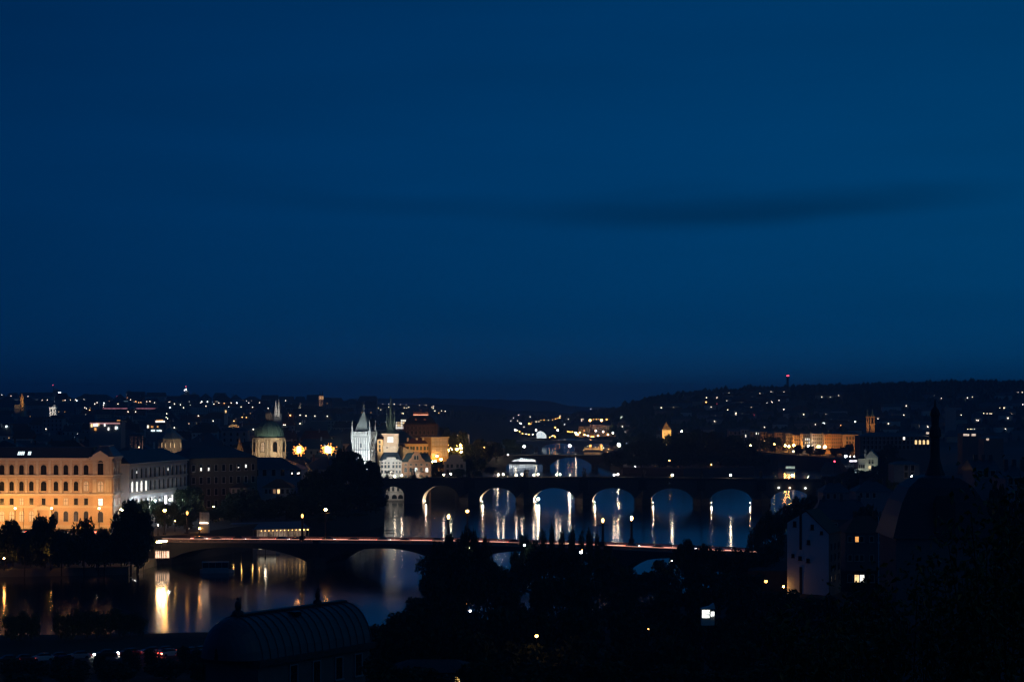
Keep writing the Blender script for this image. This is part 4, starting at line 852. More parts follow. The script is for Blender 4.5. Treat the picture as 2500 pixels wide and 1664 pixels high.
mb = MB(); mb.box(0, q_(404), 0, 14, 8.5, z_(1034)); mb.box(q_(372), q_(402), 3, 14, z_(1034)+.003, z_(1024)); mb.build('wall', mat('blue_grey_block', (.22,.25,.28)), t_)
mb = MB(); mb.box(-.3, q_(404)+.3, -.3, 2.99, z_(1034)+.003, z_(1034)+.4); mb.hip(q_(371), q_(403), 2.8, 14, z_(1024)+.003, z_(1019), 3); mb.build('roof', slate, t_)
for px, py, ww, hh, k in ((389,1028.5,5.5,.8,'w'),(388,1025.5,4,.6,'o'),(361,1041,.7,1.6,'w'),(362.5,1041,.6,1.5,'y'),(370,1041,.6,1,'o'),(373,1041,.6,1,'o'),(385,1041,.8,.8,'o'),(371,1050.5,1,.9,'b'),(375,1050.5,1.6,1,'b'),(384,1050.5,.8,.8,'b'),(390,1050.5,1.6,.9,'b'),(393,1051,.8,.9,'w')):
    mb = MB(); x = q_(px); z = z_(py); y = 0 if py > 1034 else 3; mb.box(x-ww/2,x+ww/2,y-.3,y-.003,z-hh/2,z+hh/2); mb.build('lit_window', LITS[k], t_)
# ================================================================ OLD TOWN HOUSES
rnd.seed(11)
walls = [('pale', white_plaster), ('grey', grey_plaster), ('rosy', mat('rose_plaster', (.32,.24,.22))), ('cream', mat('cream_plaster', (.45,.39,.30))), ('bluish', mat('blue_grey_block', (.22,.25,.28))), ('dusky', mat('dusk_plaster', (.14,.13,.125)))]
roofs = [('slate', slate), ('tiled', tile), ('copper', mat('dull_copper_roof', (.10,.13,.13)))]
houses = []
def city_house(px0, px1, Y, pe, pr, zb, where, group, gable=False):
    wn_, wm = rnd.choice(walls); rn, rm = rnd.choice(roofs); w_ = XX(px1,Y) - XX(px0,Y); dep = min(22, max(9, w_*rnd.uniform(.6, 1.1))); zt, zr = ZZ(pe,Y), ZZ(pr,Y)
    mb = MB(); mb.box(0, w_, 0, dep, zb, zt)
    mb.k = 1; nw = int(w_/3.2); fl = [zt - 2.9 - 3.4*k for k in range(3)]
    for i in range(nw):
        x = w_*(i + .5)/nw
        for z in fl:
            if z > zb + 1: mb.box(x - .55, x + .55, -.08, -.002, z, z + 1.7)
    o = mb.build('town_house', [wm, glass_dark], None, (XX(px0,Y), Y, 0))
    rb = MB()
    if gable: rb.gable_y(-.3, w_ + .3, -.2, dep + .2, zt + .003, zr)
    else: rb.hip(-.4, w_ + .4, -.4, dep + .4, zt + .003, zr, rnd.choice([.05, None, 3]))
    rb.build('roof', rm, o)
    for k in range(rnd.choice([0, 1, 1, 2])):
        cb = MB(); x = w_*rnd.uniform(.15, .85); cb.box(x, x + .9, dep*.4, dep*.4 + .9, zt + .6, zr + rnd.uniform(.6, 1.6)); cb.build('chimney', rnd.choice([grey_plaster, tile, white_plaster]), o)
    houses.append(dict(o=o, px0=px0, px1=px1, Y=Y, pe=pe, pr=pr, pb=HY + (H - zb)/Y*S, dep=dep, gable=gable, wn=wn_, rn=rn, where=where, group=group, lit={}))
tiers = [(840,12.5,4.5,'first'),(925,13,5,'second'),(1010,13.5,5,'third'),(1110,14,5,'fourth'),(1230,15,5,'fifth'),(1380,15,6,'sixth'),(1550,16,6,'seventh'),(1740,17,6,'eighth'),(1960,17,7,'ninth'),(2230,18,7,'tenth'),(2550,18,7,'eleventh'),(2950,18,8,'twelfth'),(3400,18,8,'thirteenth'),(3900,17,8,'fourteenth')]
keep_clear = [(858,925,1085,1160),(928,980,1150,1230),(610,696,985,1035),(372,446,880,950),(314,348,870,900),(573,595,940,985),(216,298,1235,1290),(354,406,1285,1330),(558,584,1285,1330),(920,1060,1100,1260),(985,1100,1290,1380),(955,1070,1480,1590)]
for Y, hh, rh, tn in tiers:
    px = {840:458, 925:446}.get(Y, -30) + rnd.uniform(0, 30); end = {840:560, 925:690, 1010:850, 1110:850}.get(Y, 935 if Y < 1400 else 1010 if Y < 2000 else 900)
    while px < end:
        w_ = rnd.uniform(13, 30) if Y < 2300 else rnd.uniform(18, 38); pw = w_*S/Y
        g = far_z(px, Y) if Y > 1300 else 9.0
        h = hh*rnd.uniform(.72, 1.12); gbl = rnd.random() < .25 and w_ < 18
        blocked = any(a < px + pw and px < b_ and y0 < Y + 16 and Y < y1 for a, b_, y0, y1 in keep_clear)
        if not blocked: city_house(px, px + pw, Y, HY + (H - g - h)/Y*S, HY + (H - g - h - rh*rnd.uniform(.7, 1.3))/Y*S, g - 4, 'in the %s row of roofs behind the museum' % tn, 'old town houses', gbl)
        px += pw*rnd.uniform(1.0, 1.22) if not blocked else pw*.4
city_house(540, 604, 1240, 1051, 1044, 5, 'in the fifth row of roofs behind the museum', 'old town houses')
city_house(104, 152, 1740, 1021, 1013, 5, 'in the eighth row of roofs behind the museum', 'old town houses')
# dots of light read off the photograph
def rd(txt, ox, oy, z): return [(ox + float(a)/z, oy + float(b_)/z, (c[0] if c else 'w')) for a, b_, *c in (q.split(',') for q in txt.split())]
dots = rd('12,196 160,210 255,213 403,216 672,268 600,275 790,294,b 935,274 1012,270 1075,265 1098,280,B 1197,270,B 1385,307 1355,325 1480,315,B 1478,342 1485,370 1432,400 1577,400 1660,400 1747,400 1683,325 1095,402 1220,380 1243,392 1268,415,o 1232,485 72,650,B 660,687 1830,440 1940,440 2072,272 2108,295 2150,290 2207,307 1940,293,o 1983,305,o 2015,305,o 1875,265 1850,285 270,378,o', 0, 930, 5.89)
dots += rd('70,300 85,300 140,325 228,338 378,346 85,377,B 280,380 460,295,B 543,295,B 530,310 625,295,B 660,280 705,295,B 710,328 602,358 778,312 855,318,o 955,312 1037,312,B 932,367 1110,370 1185,285 1217,312 1375,308 1272,373 1488,390 1683,400 1743,280 40,467 35,520 55,537 480,500 710,570 148,667 1000,572,o 1272,692 1812,490,O 1955,488 2040,497 2165,500 2345,503 1880,605,B 1947,610 1725,628 1745,628 1120,518,o 1180,520,o', 400, 930, 5.89)
dots += rd('435,290 495,240 570,240 640,240 715,245 795,248 770,285 798,292 825,282 570,278 470,312 740,358 755,360 960,252 1045,258 1120,275 1138,292 1145,268 1210,355,o 1290,330 1245,325 1160,325 940,190', 840, 940, 5.2275)
far_lamps = []
for h in houses:                                   # a few small lit windows scattered over the town
    if rnd.random() > .5: continue
    for _ in range(rnd.choice([1,1,2,2,3])):
        Y = h['Y']; w_ = XX(h['px1'],Y) - XX(h['px0'],Y); zt = ZZ(h['pe'],Y); s = .20*(Y/1300)**.75; x = rnd.uniform(1, w_ - 1); z = zt - rnd.choice([1.6, 2.0, 5.2])
        k = rnd.choice(['y','w','b','o']); mb = MB(); mb.box(x - s, x + s, -.2, -.05, z - s*1.5, z + s*1.5)
        mb.build('lit_window', emat({'y':'soft_warm_window','w':'soft_white_window','b':'soft_cool_window','o':'soft_amber_window'}[k], {'y':(1,.66,.32),'w':(1,.9,.75),'b':(.75,.95,1),'o':(1,.45,.14)}[k], 1.1), h['o']); h['lit'][k] = h['lit'].get(k, 0) + 1
def litcol(k): return {'w': lit_white, 'b': lit_blue, 'B': lit_blue, 'o': lit_amber, 'O': lit_amber, 'r': lit_red}[k]
for px, py, k in dots:
    best = None
    for h in sorted(houses, key=lambda q: q['Y']):
        if h['px0'] + 2 < px < h['px1'] - 2 and h['pr'] + 1 < py < h['pb'] + 1: best = h; break
    if best is None: far_lamps.append((px, py, k)); continue
    h = best; Y = h['Y']; s = (.42 if k in 'BO' else .24)*(Y/1500)**.6
    x = XX(px,Y) - XX(h['px0'],Y); z = ZZ(py,Y); y = -.2
    if py < h['pe'] and not h['gable']: y = -.4 + (h['pe'] - py)/(h['pe'] - h['pr'])*h['dep']/2 - .8
    mb = MB(); mb.box(x - s, x + s, y - .12, y + 1.0, z - s*1.2, z + s*1.2)
    mb.build('lit_window', emat({'w':'bright_white_window','b':'bright_cool_window','B':'bright_cool_window','o':'bright_amber_window','O':'bright_amber_window'}[k], {'w':(1,.9,.75),'b':(.8,.95,1),'B':(.8,.95,1),'o':(1,.5,.18),'O':(1,.5,.18)}[k], 6), h['o'])
    h['lit'][k.lower()] = h['lit'].get(k.lower(), 0) + 1
by = {}
for h in houses: by.setdefault((h['where']), []).append(h)
CNT = {1:'one', 2:'two', 3:'three', 4:'four', 5:'five'}
for wh_, L in by.items():
    for i, h in enumerate(sorted(L, key=lambda q: q['px0'])):
        lt = sum(h['lit'].values())
        lw = ', %s lit window%s' % (CNT.get(lt, 'many'), 's' if lt > 1 else '') if lt else ' unlit'
        tag(h['o'], '%s %s-roofed house%s, %s along %s' % (h['wn'], h['rn'], lw, ordinal(i), wh_[3:].replace('the museum', 'museum').replace('row of roofs', 'roof row')), 'house', 'old town houses, ' + wh_[7:20])
def far_lamp(label, px, py, Y, g, kind, r, s, group):
    lamp(label, (XX(px,Y), Y, g), ZZ(py,Y), r, kind, s, pole=.22, group=group, cap=False)
for i, (px, py, k) in enumerate(sorted(far_lamps)):
    Y = 4050 if py < 990 else 3300; g = min(far_z(px, Y), ZZ(py,Y) - 4) if Y < 4200 else 30
    far_lamp('distant %s lamp on the horizon, %s along the skyline towards the theatre' % ('amber' if k in 'oO' else 'white', ordinal(i)), px, py, Y, g, {'w':'w','B':'c','b':'c','o':'y','O':'y'}[k], (.8 if k in 'BO' else .42)*rnd.uniform(.7,1.25), 9, 'skyline lamps')
# ================================================================ HILLSIDE HOUSES (right)
hd = rd('785,260 897,275 543,307 655,305 790,300 1028,258 1050,287 1078,265 1110,262 1230,243 1245,255 1367,245 757,340 857,347 900,342,B 918,370 970,323 985,345,r 1030,305 1030,347 1105,355 1158,317 1185,360 1230,342 1241,355 1275,333 1315,335 1342,330 540,355,O 655,372,r 690,375 593,405 165,405 195,413 62,412 808,420,o 810,437,r 925,410 1058,378,r 1020,410 1028,420 1366,430 770,435 857,470 857,485 922,485 1047,492,r 640,513 950,540,B 120,465 1860,297 1950,283 1770,298 1577,485 1810,485 1770,475 1927,520,o 1985,520 1870,550,o 1990,553,o 2125,560,B 2170,560,B 1790,580,B 1700,592 1973,600,o 630,557 1160,620', 1600, 900, 4.356)
hd += rd('1225,288 1298,312 1575,308 1628,298 1990,308 2015,293 2030,305 2100,250 2115,250 2160,250 1225,450 1207,468 800,485,O 900,490 925,393 625,530 845,555 1075,610 1155,615 1347,590,o 1510,490 1780,410 1920,415 1965,415 1970,393 2165,378 1750,473 1785,475 1815,475 1832,478 1707,520,r 1690,548 1675,545 1400,500 1468,566 1530,566 2008,523 2155,543,B 2045,482 1980,638 1580,640 1610,640 1625,640 1650,640 735,580 888,748,B 1730,712 1680,715 1790,748,B 1610,748 920,845,B 890,845 645,875 678,910', 2000, 900, 4.356)
rnd.seed(5)
hill = []
def hill_spot(px, py):
    Y = 1750.0
    while Y < 3290:
        if ZZ(py, Y) <= far_z(px, Y) + 4: return Y
        Y += 20
    return 3280.0
extra = [(rnd.uniform(1640,2500), rnd.uniform(985,1075), 'n') for _ in range(45)] + [(rnd.uniform(1660,1960), rnd.uniform(958,1015), 'n') for _ in range(25)]
for px, py, k in hd + extra:
    if any(abs(px - q['px']) < 5 and abs(py - q['py']) < 3.5 for q in hill):
        q = [q for q in hill if abs(px - q['px']) < 5 and abs(py - q['py']) < 3.5][0]
        if k != 'n': q['l'].append((px, py, k))
        continue
    hill.append(dict(px=px, py=py, l=[] if k == 'n' else [(px, py, k)]))
hmats = {}
for q in hill:
    Y = hill_spot(q['px'], q['py'] + (0 if q['l'] else 2)); q['Y'] = Y; g = far_z(q['px'], Y); q['wn'], wm = rnd.choice(walls); q['rn'], rm = rnd.choice(roofs)
    w_ = rnd.uniform(10, 22); x0 = XX(q['px'], Y) - w_*rnd.uniform(.3, .7); zt = max(g + 5.5, ZZ(q['py'], Y) + 1.6)
    mb = MB(); mb.box(0, w_, 0, 10, g - 6, zt); o = mb.build('hillside_house', wm, None, (x0, Y, 0))
    mb = MB(); mb.hip(-.4, w_ + .4, -.4, 10.4, zt + .003, zt + 3.4, rnd.choice([.05, 3])); mb.build('roof', rm, o)
    for px, py, k in q['l']:
        s = (.7 if k in 'BO' else .3)*(Y/2300)*rnd.uniform(.75,1.3); x, z = XX(px,Y) - x0, ZZ(py,Y); mb = MB(); mb.box(x - s, x + s, -.4, .1, z - s, z + s)
        mb.build('lit_window', litcol(k) if k == 'r' else emat({'w':'bright_white_window','B':'bright_cool_window','o':'bright_amber_window','O':'bright_amber_window'}[k], (1,1,1), 6), o)
    q['o'] = o
bands = [(1640,1790,'below ridge before the beacon tower'),(0,1640,'on the hill end by the valley'),(1790,1960,'directly below beacon tower'),(1960,2110,'around amber belfry'),(2110,2290,'before dark turret'),(2290,3000,'beyond dark turret')]
for a, b_, wh_ in bands:
    L = sorted([q for q in hill if a <= q['px'] < b_], key=lambda q: q['py'])
    for i, q in enumerate(L):
        kk = {'w':'white','B':'bright white','o':'amber','O':'amber','r':'red'}
        lw = 'with %s light' % kk[q['l'][0][2]] if len(q['l']) == 1 else 'with %s lights' % CNT.get(len(q['l']), 'many') if q['l'] else 'without light'
        tag(q['o'], '%s house %s %s, %s from top' % (q['wn'], lw, wh_, ordinal(i)), 'house', 'houses ' + wh_)
# woods on the hill: one mass
def clump_mesh(rng, n, spread, zfun, size, name):
    mb = MB()
    for _ in range(n):
        x, y, z, r = zfun(); k = len(mb.v)
        for (a, b_, c) in ((1,0,0),(-.5,.87,0),(-.5,-.87,0),(0,0,1.35),(.6,.3,.75),(-.6,.3,.75),(0,-.65,.75)):
            mb.v.append((x + a*r*rng.uniform(.7,1.2), y + b_*r*rng.uniform(.7,1.2), z + c*r*rng.uniform(.8,1.25)))
        for f in ((0,1,4),(1,5,4),(1,2,5),(2,6,5),(2,0,6),(0,4,6),(4,5,3),(5,6,3),(6,4,3)): mb.f.append(tuple(k + q for q in f)); mb.m.append(0)
    return mb
rng = random.Random(21)
def wood_pt():
    while True:
        px = rng.uniform(1490, 2530); Y = 3290 - abs(rng.gauss(0, 420)) if rng.random() < .6 else rng.uniform(2000, 3290)
        if Y > 1950: break
    return XX(px,Y), Y, far_z(px,Y) - 1.5, rng.uniform(2.2, 5.2)*(1 if rng.random() < .9 else 1.5)
tag(clump_mesh(rng, 5200, 0, wood_pt, 1, 'w').build('hillside_woods', leaf_b), kind='stuff')
def wood_pt2():
    px = rng.uniform(690, 1500); Y = 4190 - abs(rng.gauss(0, 300)); return XX(px,Y), Y, far_z(px,min(Y,4200)) - 2, rng.uniform(3, 7)
tag(clump_mesh(rng, 1500, 0, wood_pt2, 1, 'w').build('valley_woods', leaf_b), kind='stuff')
# beacon tower on the ridge
t_ = thing('beacon_tower', 'tall round concrete tower with two red beacons on top of the wooded ridge', 'tower', (XX(1923,3250), 3250, 0), 0)
Z2 = lambda py: ZZ(py,3250)
mb = MB(); mb.lathe(0,0,[(2.0,Z2(960)),(1.7,Z2(922)),(2.1,Z2(921)),(2.1,Z2(918.5))],12); mb.build('shaft', mat('concrete_tower', (.10,.11,.12)), t_)
for x in (-1.3,0,1.4): mb = MB(); mb.ball((x,-1.8,Z2(917)),.8,8,5); mb.build('beacon', bulb('r',6), t_)
t_ = thing('amber_belfry', 'twin openwork baroque belfry glowing amber below the dark ridge', 'church tower', (XX(2125,1900), 1900, 0), 0)
Z2 = lambda py: ZZ(py,1900); m2 = lambda n: M(n,1900); bel = mat('amber_steeple', (.55,.36,.2))
for c, w_ in ((-6.5, 3.2), (5.5, 5.2)):
    mb = MB(); c = m2(c); w2_ = m2(w_)
    for x in (-w2_, w2_ - .8): mb.box(c + x, c + x + .8, 0, .8, Z2(1034), Z2(1018)); mb.box(c + x, c + x + .8, 2.6, 3.4, Z2(1034), Z2(1018))
    mb.box(c - w2_ - .4, c + w2_ + .4, -.4, 3.8, Z2(1018)+.003, Z2(1016)); mb.box(c - w2_ - .4, c + w2_ + .4, -.4, 3.8, Z2(1036), Z2(1034)-.003); mb.box(c-w2_, c+w2_, .1, 3.5, 9, Z2(1036)-.003); mb.build('belfry', bel, t_)
    mb = MB(); mb.lathe(c, 1.7, [(w2_*1.1, Z2(1016)+.003), (w2_*.9, Z2(1012)), (w2_*.35, Z2(1008)), (w2_*.4, Z2(1005)), (.1, Z2(997))], 8); mb.build('onion_roof', copper, t_)
floodlight('amber floodlight at the foot of the twin openwork belfry', (XX(2125,1888), 1888, Z2(1040)), (XX(2126,1900), 1900, Z2(1025)), (1,.5,.14), 4200, R(110))
t_ = thing('pale_chapel', 'faint pale steepled chapel between the ridge and the dark turret spire', 'church', (XX(2312,2100), 2100, 0), 0)
Z2 = lambda py: ZZ(py,2100)
mb = MB(); mb.box(-1.6,1.6,0,3.2,8,Z2(993)); mb.build('tower', grey_plaster, t_); mb = MB(); mb.lathe(0,1.6,[(2,Z2(993)+.003),(.9,Z2(989)),(.1,Z2(981))],8); mb.build('spire', copper, t_); mb = MB(); mb.box(1.61,9,0,9,8,Z2(1000)); mb.build('nave', grey_plaster, t_)
# ================================================================ CENTRE DISTANCE (beyond the far bridges)
rnd.seed(17)
def row_houses(specs, Y, dep, where, group, zb=8.5, rz=0):
    for px0, px1, pe, pr, wn_, wm, fl, ncol, lit, extra in specs:
        cols = [px0 + (px1 - px0)*(i + .5)/ncol for i in range(ncol)]
        rows = [(pe + (k + .75)*fl, M((px1-px0)/ncol*.42, Y), M(fl*.55, Y), False) for k in range(4)]
        h = plain_house('apartment_house', '%s apartment house %s, %s' % (wn_, where, extra), 'house', px0, px1, Y, pe, pr, zb, dep, wm, slate, cols, rows, lit, rnd.choice([.1, 3]), 0, group, 1)
P = dict(walls); lil = mat('lilac_plaster', (.30,.25,.33))
row_houses([(1412,1440,1040,1031,'dark',P['dusky'],7,5,{(2,1):'o'},'nearest the station lamps'),(1441,1470,1036,1029,'lilac',lil,6,7,{},'right below the paired amber lamps'),(1470,1510,1037,1031,'rosy',P['rosy'],7,8,{(3,2):'w',(6,1):'w'},'beside the small white turret'),
            (1511,1528,1030,1024,'dark',P['dusky'],7,3,{(1,1):'w',(2,3):'w'},'narrow, below the small white turret'),(1529,1560,1037,1029,'bluish',P['bluish'],7,6,{(1,1):'b'},'with one big pale window'),(1561,1592,1035,1029,'bluish',P['bluish'],6.5,7,{(2,1):'y',(2,3):'o',(4,2):'w'},'with scattered lit windows'),
            (1593,1622,1038,1031,'pale',lil,7,6,{(1,1):'w'},'just before the amber square tower'),(1636,1662,1039,1032,'lilac',lil,7,6,{},'just after the amber square tower'),(1662,1689,1040,1033,'pale',P['grey'],7,6,{},'last before the dark poplars')], 2420, 14, 'in the far river row', 'far river row of apartment houses')
t_ = thing('square_tower', 'amber floodlit square water tower with steep pointed roof among dark trees', 'tower', (XX(1627.5,1990), 1990, 0), 0)
Z2 = lambda py: ZZ(py,1990); m2 = lambda n: M(n,1990); w2_ = m2(10.8)
mb = MB(); mb.box(-w2_, w2_, 0, 2*w2_, 5, Z2(1049)); mb.build('shaft', mat('tower_ochre', (.58,.45,.26), var=.12), t_)
mb = MB(); mb.frustum(-w2_-.4, w2_+.4, -.4, 2*w2_+.4, Z2(1049)+.003, Z2(1031.5), w2_+.1); mb.lathe(0, w2_, [(.3,Z2(1032)),(.1,Z2(1028))], 6); mb.build('roof', mat('tower_roof_tile', (.22,.14,.07)), t_)
mb = MB(); mb.box(-.7,.7,.9,2.2,Z2(1045.5),Z2(1042)); mb.build('dormer', iron, t_)
windows_grid(t_, [-1.8, 1.4], [(Z2(1059), .7, .8, False), (Z2(1066), .7, .8, False)])
floodlight('amber floodlight below the square water tower', (XX(1622,1968), 1968, 12), (XX(1627,1990), 1990, Z2(1052)), (1,.62,.24), 60000, R(90))
t_ = thing('white_turret', 'small greenish white lit turret above the far river row', 'tower', (XX(1518,2700), 2700, 0), 0)
Z2 = lambda py: ZZ(py,2700)
mb = MB(); mb.box(-1.2,1.2,0,2.4,8,Z2(1022.5)); mb.box(-.9,.9,.2,2.2,Z2(1016)+.003,Z2(1012)); mb.build('shaft', grey_plaster, t_)
mb = MB(); mb.box(-1.3,1.3,-.1,2.5,Z2(1022.5)+.003,Z2(1016)); mb.build('lit_stage', emat('pale_green_stage', (.85,1,.8), 1.3, .4, .6), t_)
t_ = thing('shore_glow', 'brilliant white glowing shell added for the bright spot on the shore behind the farthest bridge', 'building', (XX(1322,2300), 2300, 0), 0)  # glowing shell added in place of a white-lit spot on the shore
Z2 = lambda py: ZZ(py,2300); m2 = lambda n: M(n,2300)
mb = MB(); mb.prism([(-m2(13),9),(m2(13),9),(m2(12),Z2(1062)),(m2(6),Z2(1055)),(m2(-2),Z2(1052)),(m2(-9),Z2(1054)),(m2(-12),Z2(1059))], 0, 8); mb.build('glow_shell', emat('white_glow_shell', (.85,.97,1), 1.3, .98, .9), t_)
mb = MB(); [mb.box(m2(a)-.2, m2(a)+.2, -.4, -.003, 9, Z2(1056 + abs(a)*.5)) for a in range(-12, 13, 4)]; mb.build('shell_bar', iron, t_)
t_ = thing('shore_house', 'narrow shore house lit amber from below under the lilac apartment house', 'house', (XX(1441,2380), 2380, 0), 0)
mb = MB(); mb.box(0, M(10,2380), 0, 6, 8.5, ZZ(1052,2380)); mb.build('wall', am, t_); mb = MB(); mb.hip(-.2, M(10,2380)+.2, -.2, 6, ZZ(1052,2380)+.003, ZZ(1049,2380), 1); mb.build('roof', tile, t_)
mb = MB(); mb.box(.4, M(10,2380)-.4, -1.0, -.6, 8.6, 9.3); mb.build('uplight', emat('amber_uplight', (1,.5,.15), 9), t_)
# ================================================================ BRIDGE TOWER OF THE ARCHED BRIDGE, RIVER BOATS
t_ = thing('toll_tower', 'little brownish domed toll tower standing at the end of the arched bridge', 'tower', (XX(1226,1586), 1584, 9.4), 0)
mb = MB(); mb.box(-1.7,1.7,0,3.4,0,6.5); mb.build('shaft', mat('toll_stone', (.35,.27,.2)), t_); mb = MB(); mb.lathe(0,1.7,[(2.4,6.503),(2.2,7),(1.4,8.2),(.5,9),(.4,10),(.08,11.5)],8); mb.build('dome_roof', copper, t_)
def tour_boat(name, label, loc, rz, L, wid, lit, rows=1, hullm=None, dim=False):
    b_ = thing(name, label, 'boat', loc, rz); h = L/2
    mb = MB(); mb.flat([(-h,-wid*.35),(-h+L*.06,-wid/2),(h-L*.16,-wid/2),(h,0),(h-L*.16,wid/2),(-h+L*.06,wid/2),(-h,wid*.35)], -.4, 1.1); mb.build('hull', hullm or white_plaster, b_)
    for k in range(rows):
        z = 1.103 + k*2.6; q = L*.06*k
        mb = MB(); mb.box(-h*.86 + q, h*.66 - q, -wid*.40, wid*.40, z, z + .5); n = int(L*.75/1.6)
        for i in range(n + 1): x = -h*.86 + q + (h*1.52 - 2*q - .12)*i/n; mb.box(x, x + .12, -wid*.40, -wid*.40 + .12, z + .5, z + 2.1); mb.box(x, x + .12, wid*.40 - .12, wid*.40, z + .5, z + 2.1)
        mb.box(-h*.88 + q, h*.70 - q, -wid*.44, wid*.44, z + 2.1, z + 2.35); mb.build('cabin', hullm if hullm else frame_w, b_)
        mb = MB(); mb.box(-h*.85 + q, h*.65 - q, -wid*.37, wid*.37, z + .503, z + 2.097); mb.build('cabin_windows', lit, b_)
    mb = MB(); [mb.tube((x,-wid*.46,1.1),(x,-wid*.46,2.0),.04) for x in (h*.7,h*.78,h*.86)]; mb.tube((h*.7,-wid*.46,2),(h*.86,-wid*.46,2),.04); mb.build('railing', iron, b_)
    return b_
tour_boat('restaurant_boat', 'long brightly white lit restaurant boat framed by the first arch of the arched bridge', (XX(1279,1730), 1730, 0), 0, 28, 7, emat('boat_lights', (.9,.98,1), 1.6, .98, .6), 1, iron)
rb_ = [o for o in C.objects if o.name.startswith('restaurant_boat')][0]
for i in range(15): mb = MB(); mb.ball((-11.5 + i*1.5, -1.5, 3.75 + .5*math.sin(i*.45)), .22, 7, 5); mb.tube((-11.5 + i*1.5, -1.5, 3.3), (-11.5 + i*1.5, -1.5, 3.7), .04); mb.build('string_lamp', bulb('c', 16), rb_)
tour_boat('river_boat', 'amber lit river boat under the farthest flat bridge, beneath its lit railing', (XX(1448,2100), 2100, 0), 0, 20, 6, emat('amber_boat_lights', (1,.5,.16), .7, .95, .35), 1)
tour_boat('landing_boat', 'greenish pale houseboat with glazed cabin near the lit right embankment houses', (XX(1931,1560), 1560, 0), 0, 8.4, 4, emat('green_boat_lights', (.8,1,.85), .55, .5, .6), 1)
tour_boat('moored_boat', 'dim grey tour boat moored beside the quay in front of the low road bridge', (XX(532,664), 662, 0), R(8), 10.6, 3.2, glass_dark, 1, mat('boat_grey', (.30,.33,.36)))
tour_boat('moored_boat', 'small dark tour boat with lit cabin under the end arch of the road bridge', (XX(655,742), 742, 0), R(12), 8, 2.6, emat('cabin_glow', (1,.85,.6), .5, .5, .7), 1, grey_plaster)
t_ = thing('floating_terrace', 'long low blue roofed floating terrace with a string of bright lamps under its eaves', 'boat', (XX(690,765), 765, 3.1), R(24))
mb = MB(); mb.box(-19,10,0,9,-3.6,1.0); mb.build('pontoon', grey_plaster, t_)
mb = MB(); 
for i in range(16): x = -18.6 + i*1.9; mb.box(x, x+.14, .2, .34, 1.003, 4.0)
mb.build('post', frame_w, t_)
mb = MB(); mb.prism([(-19.5,4.003),(10.5,4.003),(10.5,4.3),(-19.5,4.3)], -.5, .2); mb.hip(-19.6,10.6,.21,9.4,4.01,6.4,2); mb.build('roof', mat('blue_sheet_roof', (.10,.15,.22), .45), t_)
mb = MB(); mb.box(-18.4,9.8,3,3.2,1.003,3.99); mb.build('glazing', emat('terrace_glow', (1,.7,.5), .13, .9, .5), t_)
for i in range(13): mb = MB(); mb.ball((-8 + i*1.45, -.1, 3.55), .16 + .12*(i > 9), 7, 5); mb.build('terrace_lamp', bulb('y', 6), t_)
for i, (px, dz_) in enumerate(((568,4.2),(588,4.2),(615,4.0),(631,4.2))):
    lamp('amber jetty lamp under the road bridge, %s of four from the quay steps' % ordinal(i), (XX(px,722), 724, -.5 if i else 1), dz_, .2, 'y', 40, .06, 'jetty lamps', 'jetty_lamp')
lamp('tall white jetty lamp tube beside the dark tour boat under the road bridge', (XX(648,722), 722, 0), 5.4, .3, 'w', 40, .08, None, 'jetty_lamp')
# quay corner lit under the museum trees at the bridge end
t_ = thing('bridge_end_kiosk', 'brightly lit tram stop shelter at the museum end of the road bridge', 'shelter', (XX(383,688), 684, 2.4), R(6))
mb = MB(); mb.box(0,4.6,0,2.4,2.6,2.8); [mb.box(x,x+.12,0,.12,0,2.597) for x in (0,2.2,4.48)]; [mb.box(x,x+.12,2.28,2.4,0,2.597) for x in (0,2.2,4.48)]; mb.build('shelter', frame_w, t_)
mb = MB(); mb.box(.15,4.45,2.1,2.2,.3,2.5); mb.build('lit_panel', emat('shelter_panel', (1,.62,.42), 1.6, .6, .8), t_)
for i, (px, py) in enumerate(((384,1322),(389,1321),(394,1321),(399,1320),(405,1320))):
    lamp('bright quay lamp at the museum end of the road bridge, %s from the trees' % ordinal(i), (XX(px,676), 676, 2.4), ZZ(py,676), .36, 'w' if i % 2 else 'y', 130, .07, 'quay lamps at the bridge end')
# ================================================================ STREET LAMPS
def lp(label, px, py, Y, g, r, k, s, group=None, pole=.09, arm=False, name='street_lamp', cap=True):
    return lamp(label, (XX(px,Y), Y, g), ZZ(py,Y), r, k, s, pole, group, name, arm, cap)
mus_l = []
for px, w_ in ((-62,'beyond the picture edge, fifth from the pavilion'),(-22,'beyond the picture edge, fourth from the pavilion'),(37,'third from the corner pavilion'),(84,'behind the round tree'),(126,'second from the corner pavilion'),(184,'behind the pointed tree'),(242,'nearest the corner pavilion')):
    hid = px in (84, 184, -22, -62)
    if px == 84 or px == 184: continue
    o = lp('amber street lamp before the museum front, ' + w_, px, 1240, 726.5, 9, .40, 'y', 34, 'museum street lamps')
for q_ in [o for o in C.objects if o.get('group') == 'museum street lamps' and o.parent is None]:
    l = bpy.data.lights.new('street_beam', 'SPOT'); l.energy = 3900; l.color = (1,.47,.12); l.spot_size = R(165); l.spot_blend = .5; l.shadow_soft_size = .3
    b_ = link('street_beam', l, q_, (0,.5,ZZ(1240,726.5) - 9)); b_.rotation_euler = (R(75),0,0)      # shaded towards the river, open towards the facade
lp('big amber street lamp at the museum corner above dark tree crowns', 297, 1244, 722, 9, .48, 'o', 380, None, .1)
lp('small hanging lantern just below the big amber lamp at the museum corner', 296, 1258, 712, 9, .24, 'y', 60)
lp('amber mast lamp on the quay between museum trees and the finned memorial', 402, 1245, 705, 9, .46, 'o', 150, None, .2, True)
